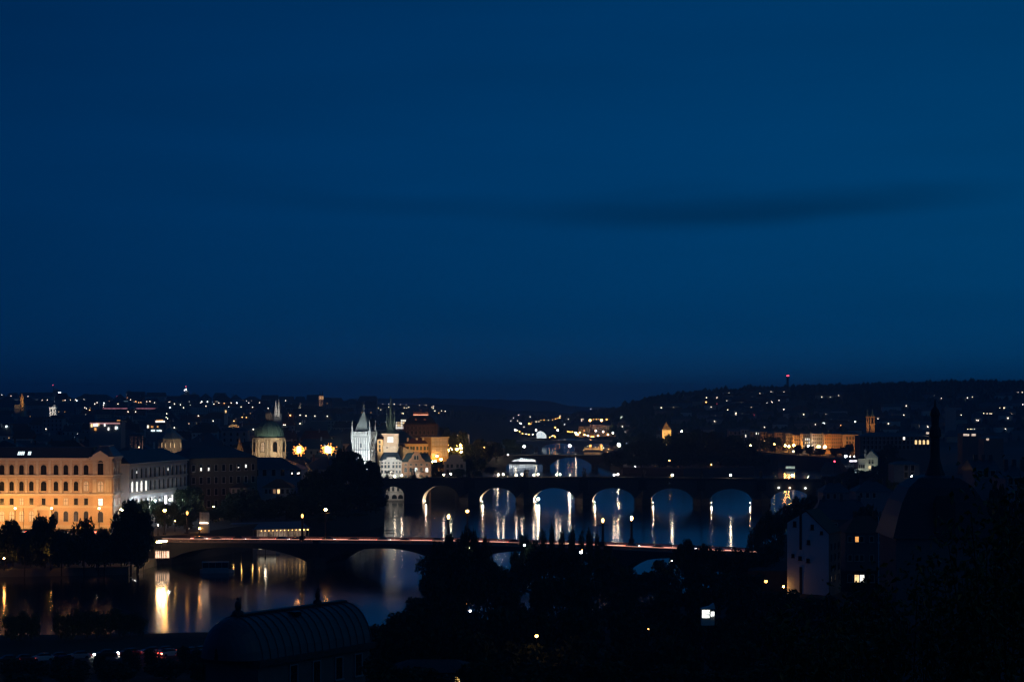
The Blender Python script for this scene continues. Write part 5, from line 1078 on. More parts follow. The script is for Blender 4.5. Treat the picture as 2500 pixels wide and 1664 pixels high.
lp('low amber lamp at the foot of the finned memorial', 487, 1289, 716, 9, .28, 'o', 150)
lp('amber mast lamp standing at the road bridge beside the big dark trees', 795, 1243, 683, 9, .46, 'o', 150, None, .2, True)
lp('amber mast lamp at mid river on the far side of the road bridge', 1141, 1247, 668, 8.6, .46, 'o', 50, None, .2, True)
for i, px in enumerate((328, 352, 380, 415, 440)):
    lp('cool white street lamp hidden by trees along the pale museum wing, %s from pavilion' % ordinal(i), px, 1228 - i*3, 742 + i*14, 9, .30, 'c', 520, 'lamps along the museum wing')
lp('amber lamp low in the trees past the museum wing', 522, 1236, 800, 9, .3, 'o', 140)
lp('white path light on the lawn below the amber mast lamp', 386, 1281, 700, 9, .14, 'w', 60)
lp('low white path light beside the memorial lawn', 427, 1271, 722, 9, .14, 'y', 60)
lp('small amber lamp on the quay promenade under the museum trees, at the picture edge', 10, 1362, 645, 2.4, .26, 'o', 160)
lp('amber lamp on the quay promenade below the round museum tree', 124, 1347, 645, 2.4, .24, 'o', 150)
lp('faint white lamp low on the quay wall', 236, 1366, 645, 2.4, .1, 'w', 40)
# lantern columns of the road bridge
colm = MB(); colm.box(-.7,.7,-.7,.7,-.2,1.3); colm.lathe(0,0,[(.48,1.3),(.40,2.2),(.34,7.0),(.5,7.15),(.5,7.4),(.2,7.5)],10); colmesh = colm.mesh('lantern_column', iron)
lan = MB(); lan.lathe(0,0,[(.22,7.52),(.42,8.3),(.36,8.42),(.08,8.8)],8); cro = MB(); cro.box(-2.0,2.0,-.08,.08,6.5,6.66); cro.ball((-2,0,6.75),.12,6,4); cro.ball((2,0,6.75),.12,6,4); crom = cro.mesh('cross_arm', iron)
for px, y, k, s, lb in ((737,.3,'o',7,'unlit-looking iron lantern column on the road bridge beside the lamp strung terrace'),(1094,.3,'y',40,'iron lantern column of the road bridge standing before the second pier'),(1471,.3,'y',16,'iron lantern column with crossbar on the road bridge before the dark clump'),(1505,MW-.3,'y',90,'glowing iron lantern column on the far parapet of the road bridge'),(400,MW-.3,'o',5,'dark iron lantern column at the museum end of the road bridge')):
    s_ = ms(px); o = link('lantern_column', colmesh, None, mn_pt(s_, y, 1.15), MN_rz); o.scale = (1,1,.93); tag(o, lb, 'street lamp', 'road bridge lantern columns')
    link('lantern', lan.mesh('lantern', bulb(k, s)), o)
    if px in (737,1471,1094): link('cross_arm', crom, o)
# stone bridge lamps in pairs across the deck
for i, (px, y, py) in enumerate(((963,1,1162),(974,9,1160),(1083,1,1158),(1095,9,1156),(1216,1,1158),(1224,9,1157),(1260,1,1159),(1270,9,1157),(1303,1,1159),(1310,9,1157.5),(1359,1,1158),(1364,9,1158),(1499,1,1158.5),(1506,9,1157),(1641,1,1159),(1784,9,1159),(1934,1,1160))):
    s_ = cbs(px); p = cb_pt(s_, y, cb_deck(s_)); q = lamp('warm white lamp, %s side of stone bridge, %s along from the white house' % ('near' if y == 1 else 'far', ordinal(i)), p, ZZ(py, p[1]), .36 if px not in (1641,1784,1934) else .46, 'w', 75, .08, 'stone bridge lamps', cap=False)
for i, px in enumerate((1901,1928,1966)):
    s_ = cbs(px); p = cb_pt(s_, .2, cb_deck(s_) - 3.4); r_ = .7
    o = MB().ball((0,-.9,.3), .62, 8, 6, .8).build('wall_lamp', emat('pale_wall_lamp_%s' % 'wow'[i], ((.95,1,.95),(1,.72,.5),(.95,1,.95))[i], 2.2, .5, 2.0), None, p, CB_rz); tag(o, 'blurred %s globe on the stone bridge wall over last arch, %s from mid river' % (('white','peach','larger white')[i], ordinal(i)), 'wall lamp', 'wall lights over the last arch')
    MB().box(-.12,.12,-.5,.05,.2,.4).build('bracket', iron, o)
# lamps at the springing of the arches, shining on the vault
for i, (a, b_, sp, cr, pw) in enumerate(cb_ar):
    for side, on in ((0, i in (1,2,3,4,5,6)), (1, i in (6,7))):
        if not on: continue
        x = (a + 1.2) if side == 0 else (b_ - 1.2); st_ = {1:1.0,2:.9,3:.9,4:.75,5:.5,6:.28}.get(i, .3) if side == 0 else .25
        p = cb_pt(x, 3.0, .9); tg = cb_pt(x - (1.2 if side == 0 else -1.2), 3.5, 6.0 if side == 0 else 5)
        o = MB().box(-.2,.2,-.2,.2,-2.6,.1).build('arch_lamp', iron, None, p, CB_rz); tag(o, 'small lamp post in the water lighting the %s side of the %s stone bridge arch' % ('west' if side else 'east', ordinal(i)), 'lamp', 'stone bridge arch lamps')
        MB().ball((0,0,.28), .16, 7, 5).build('lamp_globe', bulb('w', 40), o)
        l = bpy.data.lights.new('vault_light', 'POINT'); l.energy = 1900*st_; l.color = (1,.75,.55); l.shadow_soft_size = .2; link('vault_light', l, o, (0,2.2,.75))
s_ = cbs(1312); p = cb_pt(s_, 4.5, -2.0); lamp('brilliant white lamp at water level by the pier beneath the fourth stone arch', p, ZZ(1217, p[1]), .55, 'w', 330, .12, None, 'pier_lamp')
s_ = cbs(1113); p = cb_pt(s_, 6.0, -2.0); lamp('white lamp under the second stone arch near its far springing', p, ZZ(1196, p[1]), .4, 'w', 120, .1, None, 'pier_lamp')
s_ = cbs(1108); p = cb_pt(s_, 7.5, -2.0); lamp('smaller white lamp above its neighbour under the second stone arch', p, ZZ(1188, p[1]), .32, 'w', 90, .1, None, 'pier_lamp')
# the two great amber lamps, with added halo rings
for i, (px, w2) in enumerate(((730,1.6),(801,2.1))):
    Y = 868 + i*2
    Y = 940; o = thing('great_lamp', ('huge dazzling amber floodlight cluster with added halo on a mast, nearest the green dome','huge dazzling amber floodlight cluster with added halo on a mast, nearest the white bridge tower')[i], 'floodlight mast', (XX(px,Y), Y, 9), 0)
    z = ZZ(1098 - i, Y) - 9
    mb = MB(); mb.tube((0,0,-.3),(0,0,z),.3,.18,8); mb.box(-w2,w2,.65,.8,z-.15,z+.15); mb.box(-.15,.15,.65,.8,z-1,z+1); mb.build('mast', iron, o)
    for q in range(3 + i):
        for dz_ in (-.62, .62): mb = MB(); mb.ball((-w2*.8 + q*w2*1.6/(2 + i), 0, z + dz_ + .25*math.sin(q*2.2)), .80 if 0 < q < 2 + i else .62, 10, 7, .9); mb.build('lamp', bulb('o', 60) if 0 < q < 2 + i else bulb('a', 2), o)
    for q in range(22):  # rings of small lamps added to imitate the halo around the core
        a = q*math.pi*2/11 + rnd.uniform(-.2,.2); ra = rnd.uniform(1.0,1.25) if q < 11 else rnd.uniform(1.55,2.1); x_, z_ = w2*ra*math.cos(a), z + 1.35*ra*math.sin(a)
        mb = MB(); mb.ball((x_, .2, z_), .5 if q < 11 else rnd.uniform(.22,.4), 9, 6); mb.tube((x_, .3, z_), (0,.6,z), .05); mb.build('lamp', bulb('a', 5 if q < 11 else 1), o)
# embankment lamps by the amber blocks
el = [(1055,1102.6),(1067.6,1098.8),(1066.7,1104.5),(1066.7,1113),(1078,1096),(1080.6,1101.6),(1077,1110),(1077,1120.8),(1062.9,1125.6),(1055,1125.6),(1096,1087),(1102,1091),(1105,1095),(1113.5,1087),(1115.5,1096),(1124.5,1085.4),(1125,1093),(1093.5,1098.8),(1126,1102.6),(1092,1093)]
for i, (px, py) in enumerate(sorted(el)):
    Y = 1480 - (py - 1085)*5.6
    lp('amber embankment lamp in the glowing cluster by the corner block, %s counting towards the river' % ordinal(i), px, py, Y, 8.5, .85 if py < 1100 else .66, 'o', 190, 'glowing embankment lamps', .1)
lp('single big amber lamp on the dark wooded bank between embankment cluster and toll tower', 1183, 1092, 1420, 8.5, .8, 'o', 200)
# lamps on and near the arched bridge
for px, py, lb, r, k, s in ((1208,1109.5,'small white lamp at the bank end of the arched bridge',.4,'w',70),(1215,1109.5,'brighter white lamp next to the toll tower',.5,'w',90),(1240,1109.5,'small white lamp just past the toll tower',.4,'w',70)):
    lp(lb, px, py, 1584, 9.3, r, k, s, 'toll tower lamps', cap=False)
for px, py, lb, r in ((1280,1089,'dazzling warm lamp above the first arch of the arched bridge',.7),(1391,1087.5,'dazzling warm lamp above the second pier of the arched bridge',.7),(1511,1085.5,'most dazzling white lamp over the last visible pier of the arched bridge',1.0)):
    lp(lb, px, py, 1598, 9.5, r, 'w', 300, 'arched bridge lamps', .14, cap=False)
# lamps on the flat bridge, with tall posts
for i, (px, py) in enumerate(((1258,1049),(1309,1049.5),(1361,1049.5),(1406,1056),(1496,1056))):
    lp('tall white lamp post on the farthest flat bridge, %s from the dark bank' % ordinal(i), px, py, 2136, 9, .6, 'w', 60, 'flat bridge lamp posts', .2, True, cap=False)
# lamp dots beyond
ctr = rd('550,230 672,248 495,260 465,292 540,290 565,315,B 575,318,B 660,320,O 690,310,o 680,325,o 735,300 765,300 607,355 620,383 785,283,o 820,283,o 865,283 910,280,o 940,270,o 960,265,o 985,260,O 990,240,w 1078,273 1040,330 940,360,O 1215,275 1220,290 1235,275 1310,285,X 1345,275,o 1375,275,o 1400,272,o 1430,285,X 1485,275,O 1535,275,O 1560,268,o 1585,285,O 1605,250,o 1590,250,o 1685,250 1745,247 1810,247 1690,268 1315,167 1440,640,n', 1140, 960, 4.356)
ctr = [c for c in ctr if c[2] != 'n']
def name_k(k): return 'amber' if k in 'oOX' else 'cool white' if k == 'B' else 'white'
for i, (px, py, k) in enumerate(sorted(ctr)):
    Y = 2950; r = {'X':1.4,'O':.7,'B':.7}.get(k, .36)
    lp(('dazzling ' if k == 'X' else '') + '%s far valley road lamp above the river row, %s counted from theatre' % (name_k(k), ordinal(i)), px, py, Y, min(18, ZZ(py,Y) - 3), r, 'w' if k == 'w' else 'c' if k == 'B' else 'o', {'X':60,'O':22}.get(k, 12), 'far valley road lamps', .25, cap=False)
c2 = rd('515,395 535,390 560,405,o 590,425,o 630,432 660,435,o 700,435 880,465,o 905,450 925,450,o 940,465,o 1075,405,o 1095,408,o 1120,408,o 1150,415,O 1165,425,O 1180,440,O 1200,415,o 1160,440,o 1250,440,o 1285,450 1335,400,o 1370,400 1315,455,o 1345,455 1395,450,o 1450,405 1500,437,o 1605,422 1870,435,o 1895,433,o 1930,428,o 2000,435,O 2055,435,O', 1140, 960, 4.356)
for i, (px, py, k) in enumerate(sorted(c2)):
    Y = 2405 if px > 1405 else 2330; lp('%s shore lamp behind the farthest flat bridge, %s counted from the dark bank' % (name_k(k), ordinal(i)), px, py, Y, 8.5, .5 if k == 'O' else .34, 'w' if k == 'w' else 'o', 260 if px > 1405 else 30, 'far shore lamps', .14, cap=False)
c3 = rd('5,524,o 20,520,O 30,522,O 42,525,O 60,530,o 75,535,o 102,535,o 150,533,O 165,537,O 180,535,o 205,538,o 245,540,o 283,540,o 305,545,O', 1600, 900, 4.356)
for i, (px, py, k) in enumerate(sorted(c3)):
    Y = 2800; lp('amber lamp in the road row above the amber square tower, %s from its river end' % ordinal(i), px, py, Y, min(14, ZZ(py,Y) - 3), .8 if k == 'O' else .5, 'o', 22, 'road lamps above the square tower', .2, cap=False)
for px, py, Y, r, k, lb in ((1664,1052.5,1980,.7,'w','white lamp beside dark trees just past the amber square tower'),(1679,1059.5,1980,.4,'o','small amber lamp lower among trees past the square tower'),(1618,1085,1600,.4,'w','white lamp in the island trees, paired with an amber one'),(1623.5,1085,1600,.6,'o','amber lamp in the island trees, paired with a white one'),(1635,1123,1540,.65,'o','round amber lamp on the island above the stone bridge deck'),(1599,1140,1530,.35,'w','faint white lamp low on the island shore'),(1551,1138,1530,.3,'w','thin white lamp low on the dark island shore'),
    (1736,1122,1535,.4,'o','tiny amber lamp high on the island landing'),(1737,1134,1533,.3,'o','tiny amber lamp lower on the island landing'),(1832.5,1086.5,1640,.5,'y','pale lamp in bank trees before the lit houses'),(1891,1083.5,1640,.35,'y','faint lamp in bank trees nearer the lit houses')):
    lp(lb, px, py, Y, 3.9 if Y < 1700 and px < 1800 else 8.9, r, k, 80, None, .08, cap=False)
# ================================================================ LIT EMBANKMENT HOUSES (right)
ry = lambda px: interp([(1780,1900),(2020,1690),(2100,1680)], px)
RH = [(1779,1811,1052,1047,'rosy',mat('embank_rose', (.45,.30,.24)),3,4,{},'gabled'),(1811,1830,1048,1043,'pale',P['pale'],3,4,{(1,1):'w'},'curved'),(1831,1856,1053,1048,'bluish',P['bluish'],4,4,{(2,0):'w',(3,0):'w'},'plain'),(1857,1875,1053,1049,'ochre',ochre,3,4,{(1,2):'y'},'narrow'),(1876,1895,1057,1052,'brown',P['dusky'],3,4,{},'dark'),
      (1896,1918,1055,1050,'peach',mat('embank_peach', (.5,.36,.27)),4,5,{},'tall'),(1918,1938,1057,1052,'grey',P['grey'],4,5,{},'flat'),(1938,1960,1062,1056,'tan',ochre,4,5,{(3,2):'y'},'low'),(1960,1982,1059,1054,'bright',P['cream'],5,5,{(1,1):'w',(2,1):'w',(3,1):'w',(2,2):'y',(3,2):'w',(1,2):'y'},'flood lit'),(1983,2012,1058,1053,'white',P['pale'],6,5,{},'wide'),(2013,2029,1059,1055,'orange',mat('embank_orange', (.48,.31,.18)),3,5,{},'slim'),(2030,2058,1059,1054,'salmon',mat('embank_salmon', (.46,.29,.22)),6,5,{},'gaunt')]
RR = [o for o in RH]
for i, (px0, px1, pe, pr, wn_, wm, nc, nr, lit, ad) in enumerate(RR):
    Y = ry((px0 + px1)/2); cols = [px0 + (px1 - px0)*(k + .5)/nc for k in range(nc)]; fl = (1104 - pe)/5.2
    rows = [(pe + (k + .72)*fl, M((px1 - px0)/nc*.40, Y), M(fl*.55, Y), False) for k in range(nr)]
    h = plain_house('embankment_house', '%s %s house in the lamp lit embankment row, %s from the island trees' % (ad, wn_, ordinal(i)), 'house', px0, px1, Y, pe, pr, 8.5, 14, wm, slate, cols, rows, lit, .1 if ad != 'curved' else 2, 0, 'embankment row houses', 1)
    mb = MB(); w_ = XX(px1,Y) - XX(px0,Y); mb.box(-.05, w_+.05, -.6, -.003, ZZ(pe,Y)-.7, ZZ(pe,Y)-.003); mb.box(0, w_, -.35, -.003, ZZ(pe + fl*3.1,Y), ZZ(pe + fl*3.1,Y)+.4); mb.build('cornice', wm, h)
t_ = thing('end_house', 'pale corner house with two rows of dark windows closing the lit embankment row', 'house', (XX(2058,1680), 1680, 0), R(-3))
m2 = lambda n: M(n,1680); Z2 = lambda py: ZZ(py,1680)
mb = MB(); mb.box(.01, m2(42), 0, 15, 8.5, Z2(1060)); mb.build('wall', mat('embank_cream', (.55,.42,.30)), t_)
mb = MB(); mb.hip(-.3, m2(42)+.4, -.4, 15.4, Z2(1060)+.003, Z2(1054), 4); mb.build('roof', slate, t_)
mb = MB(); mb.box(0, m2(42)+.2, -.5, -.003, Z2(1061.5), Z2(1060)-.003); mb.box(0,m2(42)+.1,-.3,-.003,Z2(1090),Z2(1089)); mb.build('cornice', mat('embank_cream', (.55,.42,.30)), t_)
windows_grid(t_, [m2(10 + i*7.3) for i in range(5)], [(Z2(1072), 1.1, 2.0, False), (Z2(1083), 1.1, 2.0, False), (Z2(1095), 1.1, 2.0, False)])
for px, py, r, k, s, lb in ((1917,1087,.75,'o',200,'first of three amber lamps clustered before the embankment row'),(1926,1089,.8,'o',200,'middle of three amber lamps clustered before the embankment row'),(1938,1086.5,.8,'o',200,'last of three amber lamps clustered before the embankment row'),(1974,1088.5,.75,'w',200,'whitish lamp in front of the flood lit house'),(1997,1089.5,.6,'o',260,'smaller amber lamp before the wide white house'),(2000.5,1089.5,.6,'o',260,'amber lamp close beside its smaller twin before the wide house'),(2014,1090.5,1.0,'o',240,'most dazzling amber lamp before the slim orange house'),(2095,1087,.9,'o',220,'dazzling amber lamp by the pale corner house'),(1862,1087,.6,'o',160,'amber lamp half hidden by trees before the narrow ochre house')):
    Y = ry(px) - 24; lp(lb, px, py, Y, 8.5, r, k, s, 'embankment row lamps', .1, cap=False)
lp('cool white light globe low on the bank beside the white mill house', 2065, 1113, 1400, 8.9, .8, 'c', 30); lp('small cool light beyond the white globe near the mill house', 2086, 1113.5, 1398, 8.9, .3, 'c', 30); lp('tiny white light between globe and mill house', 2076, 1113.5, 1402, 8.9, .25, 'w', 40)
lp('red signal light over the river before the white mill house', 2037.5, 1125.5, 1330, 5, .55, 'r', 8); lp('pale leafy tree lamp on the bank below the three amber lamps', 1937, 1101, 1560, 6, .9, 'w', 3)
# white mill house on the near bank
t_ = thing('mill_house', 'white gabled mill house lit from below, with corner turret and leafy trees beside it', 'house', (XX(2112,1150), 1150, 0), R(-12))
m2 = lambda n: M(n,1150); Z2 = lambda py: ZZ(py,1150)
mb = MB(); mb.box(0, m2(30), 0, 12, 8.5, Z2(1117)); mb.box(-m2(17), -.01, 1, 11, 8.5, Z2(1119)); mb.build('wall', mat('mill_white', (.60,.58,.50)), t_)
mb = MB(); mb.gable_y(-.3, m2(30)+.3, -.3, 12, Z2(1117)+.003, Z2(1098)); mb.build('roof', mat('mill_gable', (.35,.37,.37)), t_)
mb = MB(); mb.hip(-m2(17)-.3, -.02, .7, 11.3, Z2(1119)+.003, Z2(1106), 2); mb.build('side_roof', slate, t_)
mb = MB(); mb.lathe(m2(.5), -.2, [(.5, Z2(1119)), (.5, Z2(1103)), (.7, Z2(1102)), (.1, Z2(1094))], 8); mb.build('turret', P['grey'], t_)
windows_grid(t_, [m2(11), m2(18)], [(Z2(1125), .8, .7, False), (Z2(1131), 1.0, 1.6, False), (Z2(1143.5), 1.0, 1.6, False), (Z2(1155), 1.0, 1.5, False)], {(0,2):'y'}.items())
windows_grid(t_, [-m2(13), -m2(8), -m2(3)], [(Z2(1142), .8, 1.8, False)])
floodlight('greenish white floodlight in shrubs below the white mill house', (XX(2112,1136), 1136, 9.6), (XX(2118,1150), 1150, 17), (.92,1,.82), 2600, R(110))
floodlight('second greenish white floodlight at the far wall of the mill house', (XX(2096,1138), 1138, 9.6), (XX(2102,1150), 1150, 15), (.9,1,.9), 1300, R(110))
t_ = thing('terrace_canopy', 'small bright lilac lit terrace canopy beside the white mill house', 'canopy', (XX(2074,1160), 1160, 0), 0)
mb = MB(); mb.box(0,4.2,0,2.5,19.8,20.0); [mb.box(x,x+.1,0,.1,8.5,19.797) for x in (0,2,4.1)]; mb.build('canopy', frame_w, t_); mb = MB(); mb.box(.2,4,.3,2,18.9,19.75); mb.build('lights', emat('lilac_canopy_light', (.95,.85,1), 2.2, .6, 1.2), t_); mb = MB(); mb.box(.8,4,.3,2,12.4,14.8); mb.build('window_band', emat('blue_canopy_light', (.6,.85,1), .9, .8, .9), t_)
plain_house('corner_villa', 'dim blue villa with pale window frames behind a bright warm lamp', 'house', 2182, 2245, 905, 1134, 1126, 8, 13, mat('blue_villa', (.11,.14,.19)), slate, [2212,2228], [(1148,1.5,2.3,False),(1165,1.5,2.3,False)], {}, 3)
lp('dazzling warm lamp in front of the dim blue villa', 2226, 1162.5, 888, 12, .42, 'w', 60)
plain_house('dark_palace', 'long dark palace with four warm arched windows and a lit attic gable', 'building', 2100, 2272, 1300, 1065, 1056, 8.5, 20, P['dusky'], slate, [2110 + i*9.7 for i in range(17)], [(1073,1.2,1.8,False),(1084,1.3,2.6,True),(1096,1.3,2.4,False)], {(14,1):'y',(15,1):'y',(16,1):'y',(13,1):'y',(10,0):'w'}, 8)
dp = [o for o in C.objects if o.name.startswith('dark_palace')][0]
mb = MB(); mb.prism([(XX(2263,1300)-XX(2100,1300),ZZ(1059,1300)),(XX(2274,1300)-XX(2100,1300),ZZ(1059,1300)),(XX(2271,1300)-XX(2100,1300),ZZ(1055,1300)),(XX(2264,1300)-XX(2100,1300),ZZ(1054,1300))], -1, 3); mb.build('lit_attic', emat('attic_glow', (1,.78,.62), .8, .5, 1), dp)
for px0, px1, pe, pr, Y, lb, lit in ((2350,2395,1058,1050,1250,'dark house showing two wide pale skylit attic windows beyond the turret spire',((2352,2366,1061),(2372,2382,1061))),(2402,2450,1070,1064,1220,'dark house with a small lit attic window at the far end of hill houses',((2408,2414,1072),))):
    h = plain_house('attic_house', lb, 'house', px0, px1, Y, pe, pr, 8.5, 14, P['dusky'], slate, [], [], {}, 3)
    for a, b_, py in lit: mb = MB(); mb.box(XX(a,Y)-XX(px0,Y), XX(b_,Y)-XX(px0,Y), -.2, -.003, ZZ(py+2.5,Y), ZZ(py-2.5,Y)); mb.build('lit_window', emat('attic_glow', (1,.78,.62), .8, .5, 1), h)
# ================================================================ MEMORIAL ON THE QUAY
t_ = thing('memorial', 'stone memorial pylon with six vertical fins lit from the base', 'monument', (XX(498,716), 716, 9), R(-4))
m2 = lambda n: M(n,716); Z2 = lambda py: ZZ(py,716) - 9
mb = MB(); mb.box(-m2(11), m2(11), 0, 2.2, -.2, Z2(1276)); mb.build('pedestal', pale_stone, t_)
for i in range(6): mb = MB(); x = -m2(10) + i*m2(4); mb.prism([(x-.13,Z2(1276)+.003),(x+.13,Z2(1276)+.003),(x+.13,Z2(1253)),(x-.05,Z2(1250)),(x-.16,Z2(1250.5))], .1, 1.6); mb.build('fin', white_plaster, t_)
mb = MB(); mb.box(-m2(10.5), m2(10.5), -.25, -.05, Z2(1276.5), Z2(1275)); mb.build('uplight', emat('rosy_base_light', (1,.66,.48), 9), t_)
mb = MB(); mb.tube((0,0,0),(0,0,8.4),.09,.06); o = mb.build('flagpole', iron, None, (XX(57,712),712,9)); tag(o, 'bare thin flagpole before the amber museum front', 'flagpole')
mb = MB(); mb.tube((0,0,-2),(0,0,14.5),.16,.10); mb.tube((0,0,7.9),(0,0,8.3),.22); o = mb.build('tall_mast', mat('pale_mast', (.45,.5,.55)), None, (XX(2145,520),520,ZZ(1405,520))); tag(o, 'tall thin pale mast between white gable house and dark bell roof', 'mast')
# ================================================================ WHITE GABLE HOUSE AND DARK HOUSES BY IT
GY = 550.0; gx_ = lambda px: XX(px,GY); gz_ = lambda py: ZZ(py,GY); th_ = R(-22)
gw = (gx_(2021) - gx_(1922))/math.cos(th_)*.965
t_ = thing('gable_house', 'tall white gabled house wall with a dark vertical strip, glowing amber at its foot', 'house', (gx_(1922), GY, 0), th_)
f_ = lambda px: gw*(px - 1922)/99.0
gp = [(0,2.5),(gw,2.5),(gw,gz_(1300)),(f_(1967),gz_(1247)),(0,gz_(1275))]
mb = MB(); mb.prism(gp, 0, 13); mb.build('wall', mat('gable_white', (.70,.75,.80), var=.10, scale=.25), t_)
mb = MB(); mb.prism([(-.25,gz_(1275)-.1),(f_(1967),gz_(1247)+.003),(gw+.3,gz_(1300)-.25),(gw+.3,gz_(1300)+.1),(f_(1967),gz_(1247)+.35),(-.25,gz_(1275)+.2)], -.2, 13.3); mb.build('roof', tile, t_)
mb = MB(); mb.box(f_(1951.5), f_(1957), -.12, -.003, gz_(1340), gz_(1253)); mb.box(f_(1951.5), f_(1957.5), -.12, -.003, 3.2, gz_(1382)); mb.build('dark_strip', frame_d, t_)
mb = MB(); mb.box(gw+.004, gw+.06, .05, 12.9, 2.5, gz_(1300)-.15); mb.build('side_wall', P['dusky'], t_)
for px, py, w2, h2 in ((1940,1284,.55,1.2),(1982,1290,.5,1.1),(2004,1301,.4,.6),(1973,1326,.5,.9),(1936,1359,.45,.7),(1953,1365,.6,.8),(1972,1370,.55,.8)): window(t_, f_(px), gz_(py), w2, h2, False, None, -.003, bars=False, frame=frame_d)
for j in range(4):
    for i in range(3): window(t_, gw + .06, gz_(1340 + j*26), 1.0, 1.5, False, None, 2.5 + i*4, bars=False, rz=R(90), frame=P['dusky'])
lp('amber street lamp beside the foot of the white gable house', 1870, 1418, 532, 4, .42, 'o', 7)
lp('low amber lamp at the base corner of the white gable house', 1913, 1431, 548.9, 2.5, .30, 'o', 30, cap=False)
t_ = plain_house('dark_house', 'dark hill foot house with two lit cross-barred windows right after the white gable house', 'house', 2064, 2170, 560, 1300, 1262, 2, 14, P['dusky'], tile, [2075,2092,2104,2128,2150], [(1322,.9,1.4,False),(1368,.9,1.5,False),(1420,1.2,1.9,False)], {(2,2):'w',(1,2):'y',(1,0):'o'}, 4, 0, None, 2)
t_ = plain_house('dark_house', 'dark long roofed house behind the white gable, with a lit attic triangle and skylight', 'house', 1990, 2130, 640, 1268, 1222, 4, 16, P['dusky'], slate, [2005,2040,2075,2110], [(1290,1.0,1.6,False)], {}, 3, 0, None, 3)
for px, py, w2, y in ((2013,1279,.9,-.5),(2035,1249,1.0,4.2),(2040,1253,.8,3.4)): mb = MB(); x = XX(px,640)-XX(1990,640); mb.box(x-w2/2,x+w2/2,y-.4,y+.5,ZZ(py,640)-.35,ZZ(py,640)+.35); mb.build('lit_dormer', lit_white, t_)
for i, (a, b_, Y, pe, pr, lb) in enumerate(((2010,2075,760,1202,1180,'low dim house with pale chimneys behind the stone bridge end, nearest the river'),(2090,2180,740,1200,1176,'broad dim house with pale dormers between bridge end and dark bell roof'),(2380,2440,520,1150,1124,'dim house with a pale gable right after the dark bell roof'),(2455,2520,500,1168,1136,'dim house with pale chimneys at the picture edge over the leafy bushes'))):
    plain_house('dim_house', lb, 'house', a, b_, Y, pe, pr, 4, 14, P['bluish'], slate, [a + 12, a + 28, a + 44], [(pe + 14,1,1.6,False)], {}, [3,5,.1,4][i], 0, None, 3)
# dark bell-shaped roof with turret
BY = 430.0; bm_ = lambda n: M(n,BY); bz_ = lambda py: ZZ(py,BY)
t_ = thing('domed_palace', 'huge dark bell-shaped palace roof crowned by a tall dark turret and spire', 'building', (XX(2302,BY), BY + 8, 0), 0)
mb = MB(); mb.lathe(0,0,[(bm_(128)*1.3,8),(bm_(128)*1.3,bz_(1312))],4,R(45)); mb.build('wall', P['dusky'], t_)
mb = MB(); mb.lathe(0,0,[(bm_(138)*1.3,bz_(1312)+.003),(bm_(134)*1.3,bz_(1300)),(bm_(122)*1.3,bz_(1262)),(bm_(108)*1.3,bz_(1225)),(bm_(86)*1.3,bz_(1190)),(bm_(54)*1.3,bz_(1168)),(bm_(32)*1.3,bz_(1163))],4,R(45)); mb.build('bell_roof', mat('dark_slate_roof', (.03,.036,.04), .5, scale=2, var=.35), t_)
mb = MB(); mb.prism([(-bm_(24),bz_(1312)),(bm_(24),bz_(1312)),(bm_(24),bz_(1225)),(bm_(14),bz_(1208)),(-bm_(14),bz_(1208)),(-bm_(24),bz_(1225))], -bm_(128), -bm_(60)); mb.build('great_dormer', mat('dormer_black', (.03,.03,.032)), t_)
mb = MB(); mb.lathe(0,0,[(bm_(26),bz_(1163)+.003),(bm_(20),bz_(1150)),(bm_(12),bz_(1120)),(bm_(11),bz_(1070)),(bm_(16),bz_(1066)),(bm_(14),bz_(1050)),(bm_(9),bz_(1040)),(bm_(10),bz_(1018)),(bm_(13),bz_(1012)),(bm_(9),bz_(1000)),(bm_(3),bz_(992)),(bm_(1),bz_(975))],8,R(22)); mb.build('turret', mat('turret_black', (.035,.035,.038)), t_)
# ================================================================ TREES
def crown_mesh(seed, n=2300, shape='round', name='crown', leaf=.075):
    r_ = random.Random(seed); mb = MB(); lobes = []
    for _ in range(15 if shape == 'round' else 11):
        a = r_.uniform(0, 2*math.pi); z = r_.uniform(.16, .86)
        if shape == 'poplar': rr = .55*math.sin(math.pi*min(.97, z*.8 + .12)); lobes.append((rr*math.cos(a)*.6, rr*math.sin(a)*.6, z, r_.uniform(.28,.42)))
        else: rr = .72*math.sqrt(max(0, 1 - (2*z - 1)**2*.85))*r_.uniform(.6, 1); lobes.append((rr*math.cos(a), rr*math.sin(a), z, r_.uniform(.24,.44)))
    lobes.append((0,0,.5,.5)); lobes.append((.1,-.05,.74,.36))
    for i in range(n):
        lx_, ly, lz, lr = r_.choice(lobes); d = Vector((r_.gauss(0,1), r_.gauss(0,1), r_.gauss(0,1))).normalized()*lr*(r_.random()**.33)*r_.uniform(.9,1.12)
        c = Vector((lx_ + d.x, ly + d.y, lz + d.z*.62)); u = Vector((r_.gauss(0,1), r_.gauss(0,1), r_.gauss(0,.7))).normalized(); v = u.orthogonal().normalized()
        v = (v*math.cos(i) + u.cross(v)*math.sin(i)); s = leaf*r_.uniform(.6,1.5); sz = s*.62
        mb.k = 0 if r_.random() < .55 else 1
        p = [c - u*s, c + v*s*.6, c + u*s, c - v*s*.6]; mb.quad(*[(q.x, q.y, c.z + (q.z - c.z)*.7) for q in p])
    return mb.mesh(name, [leaf_a, leaf_b])
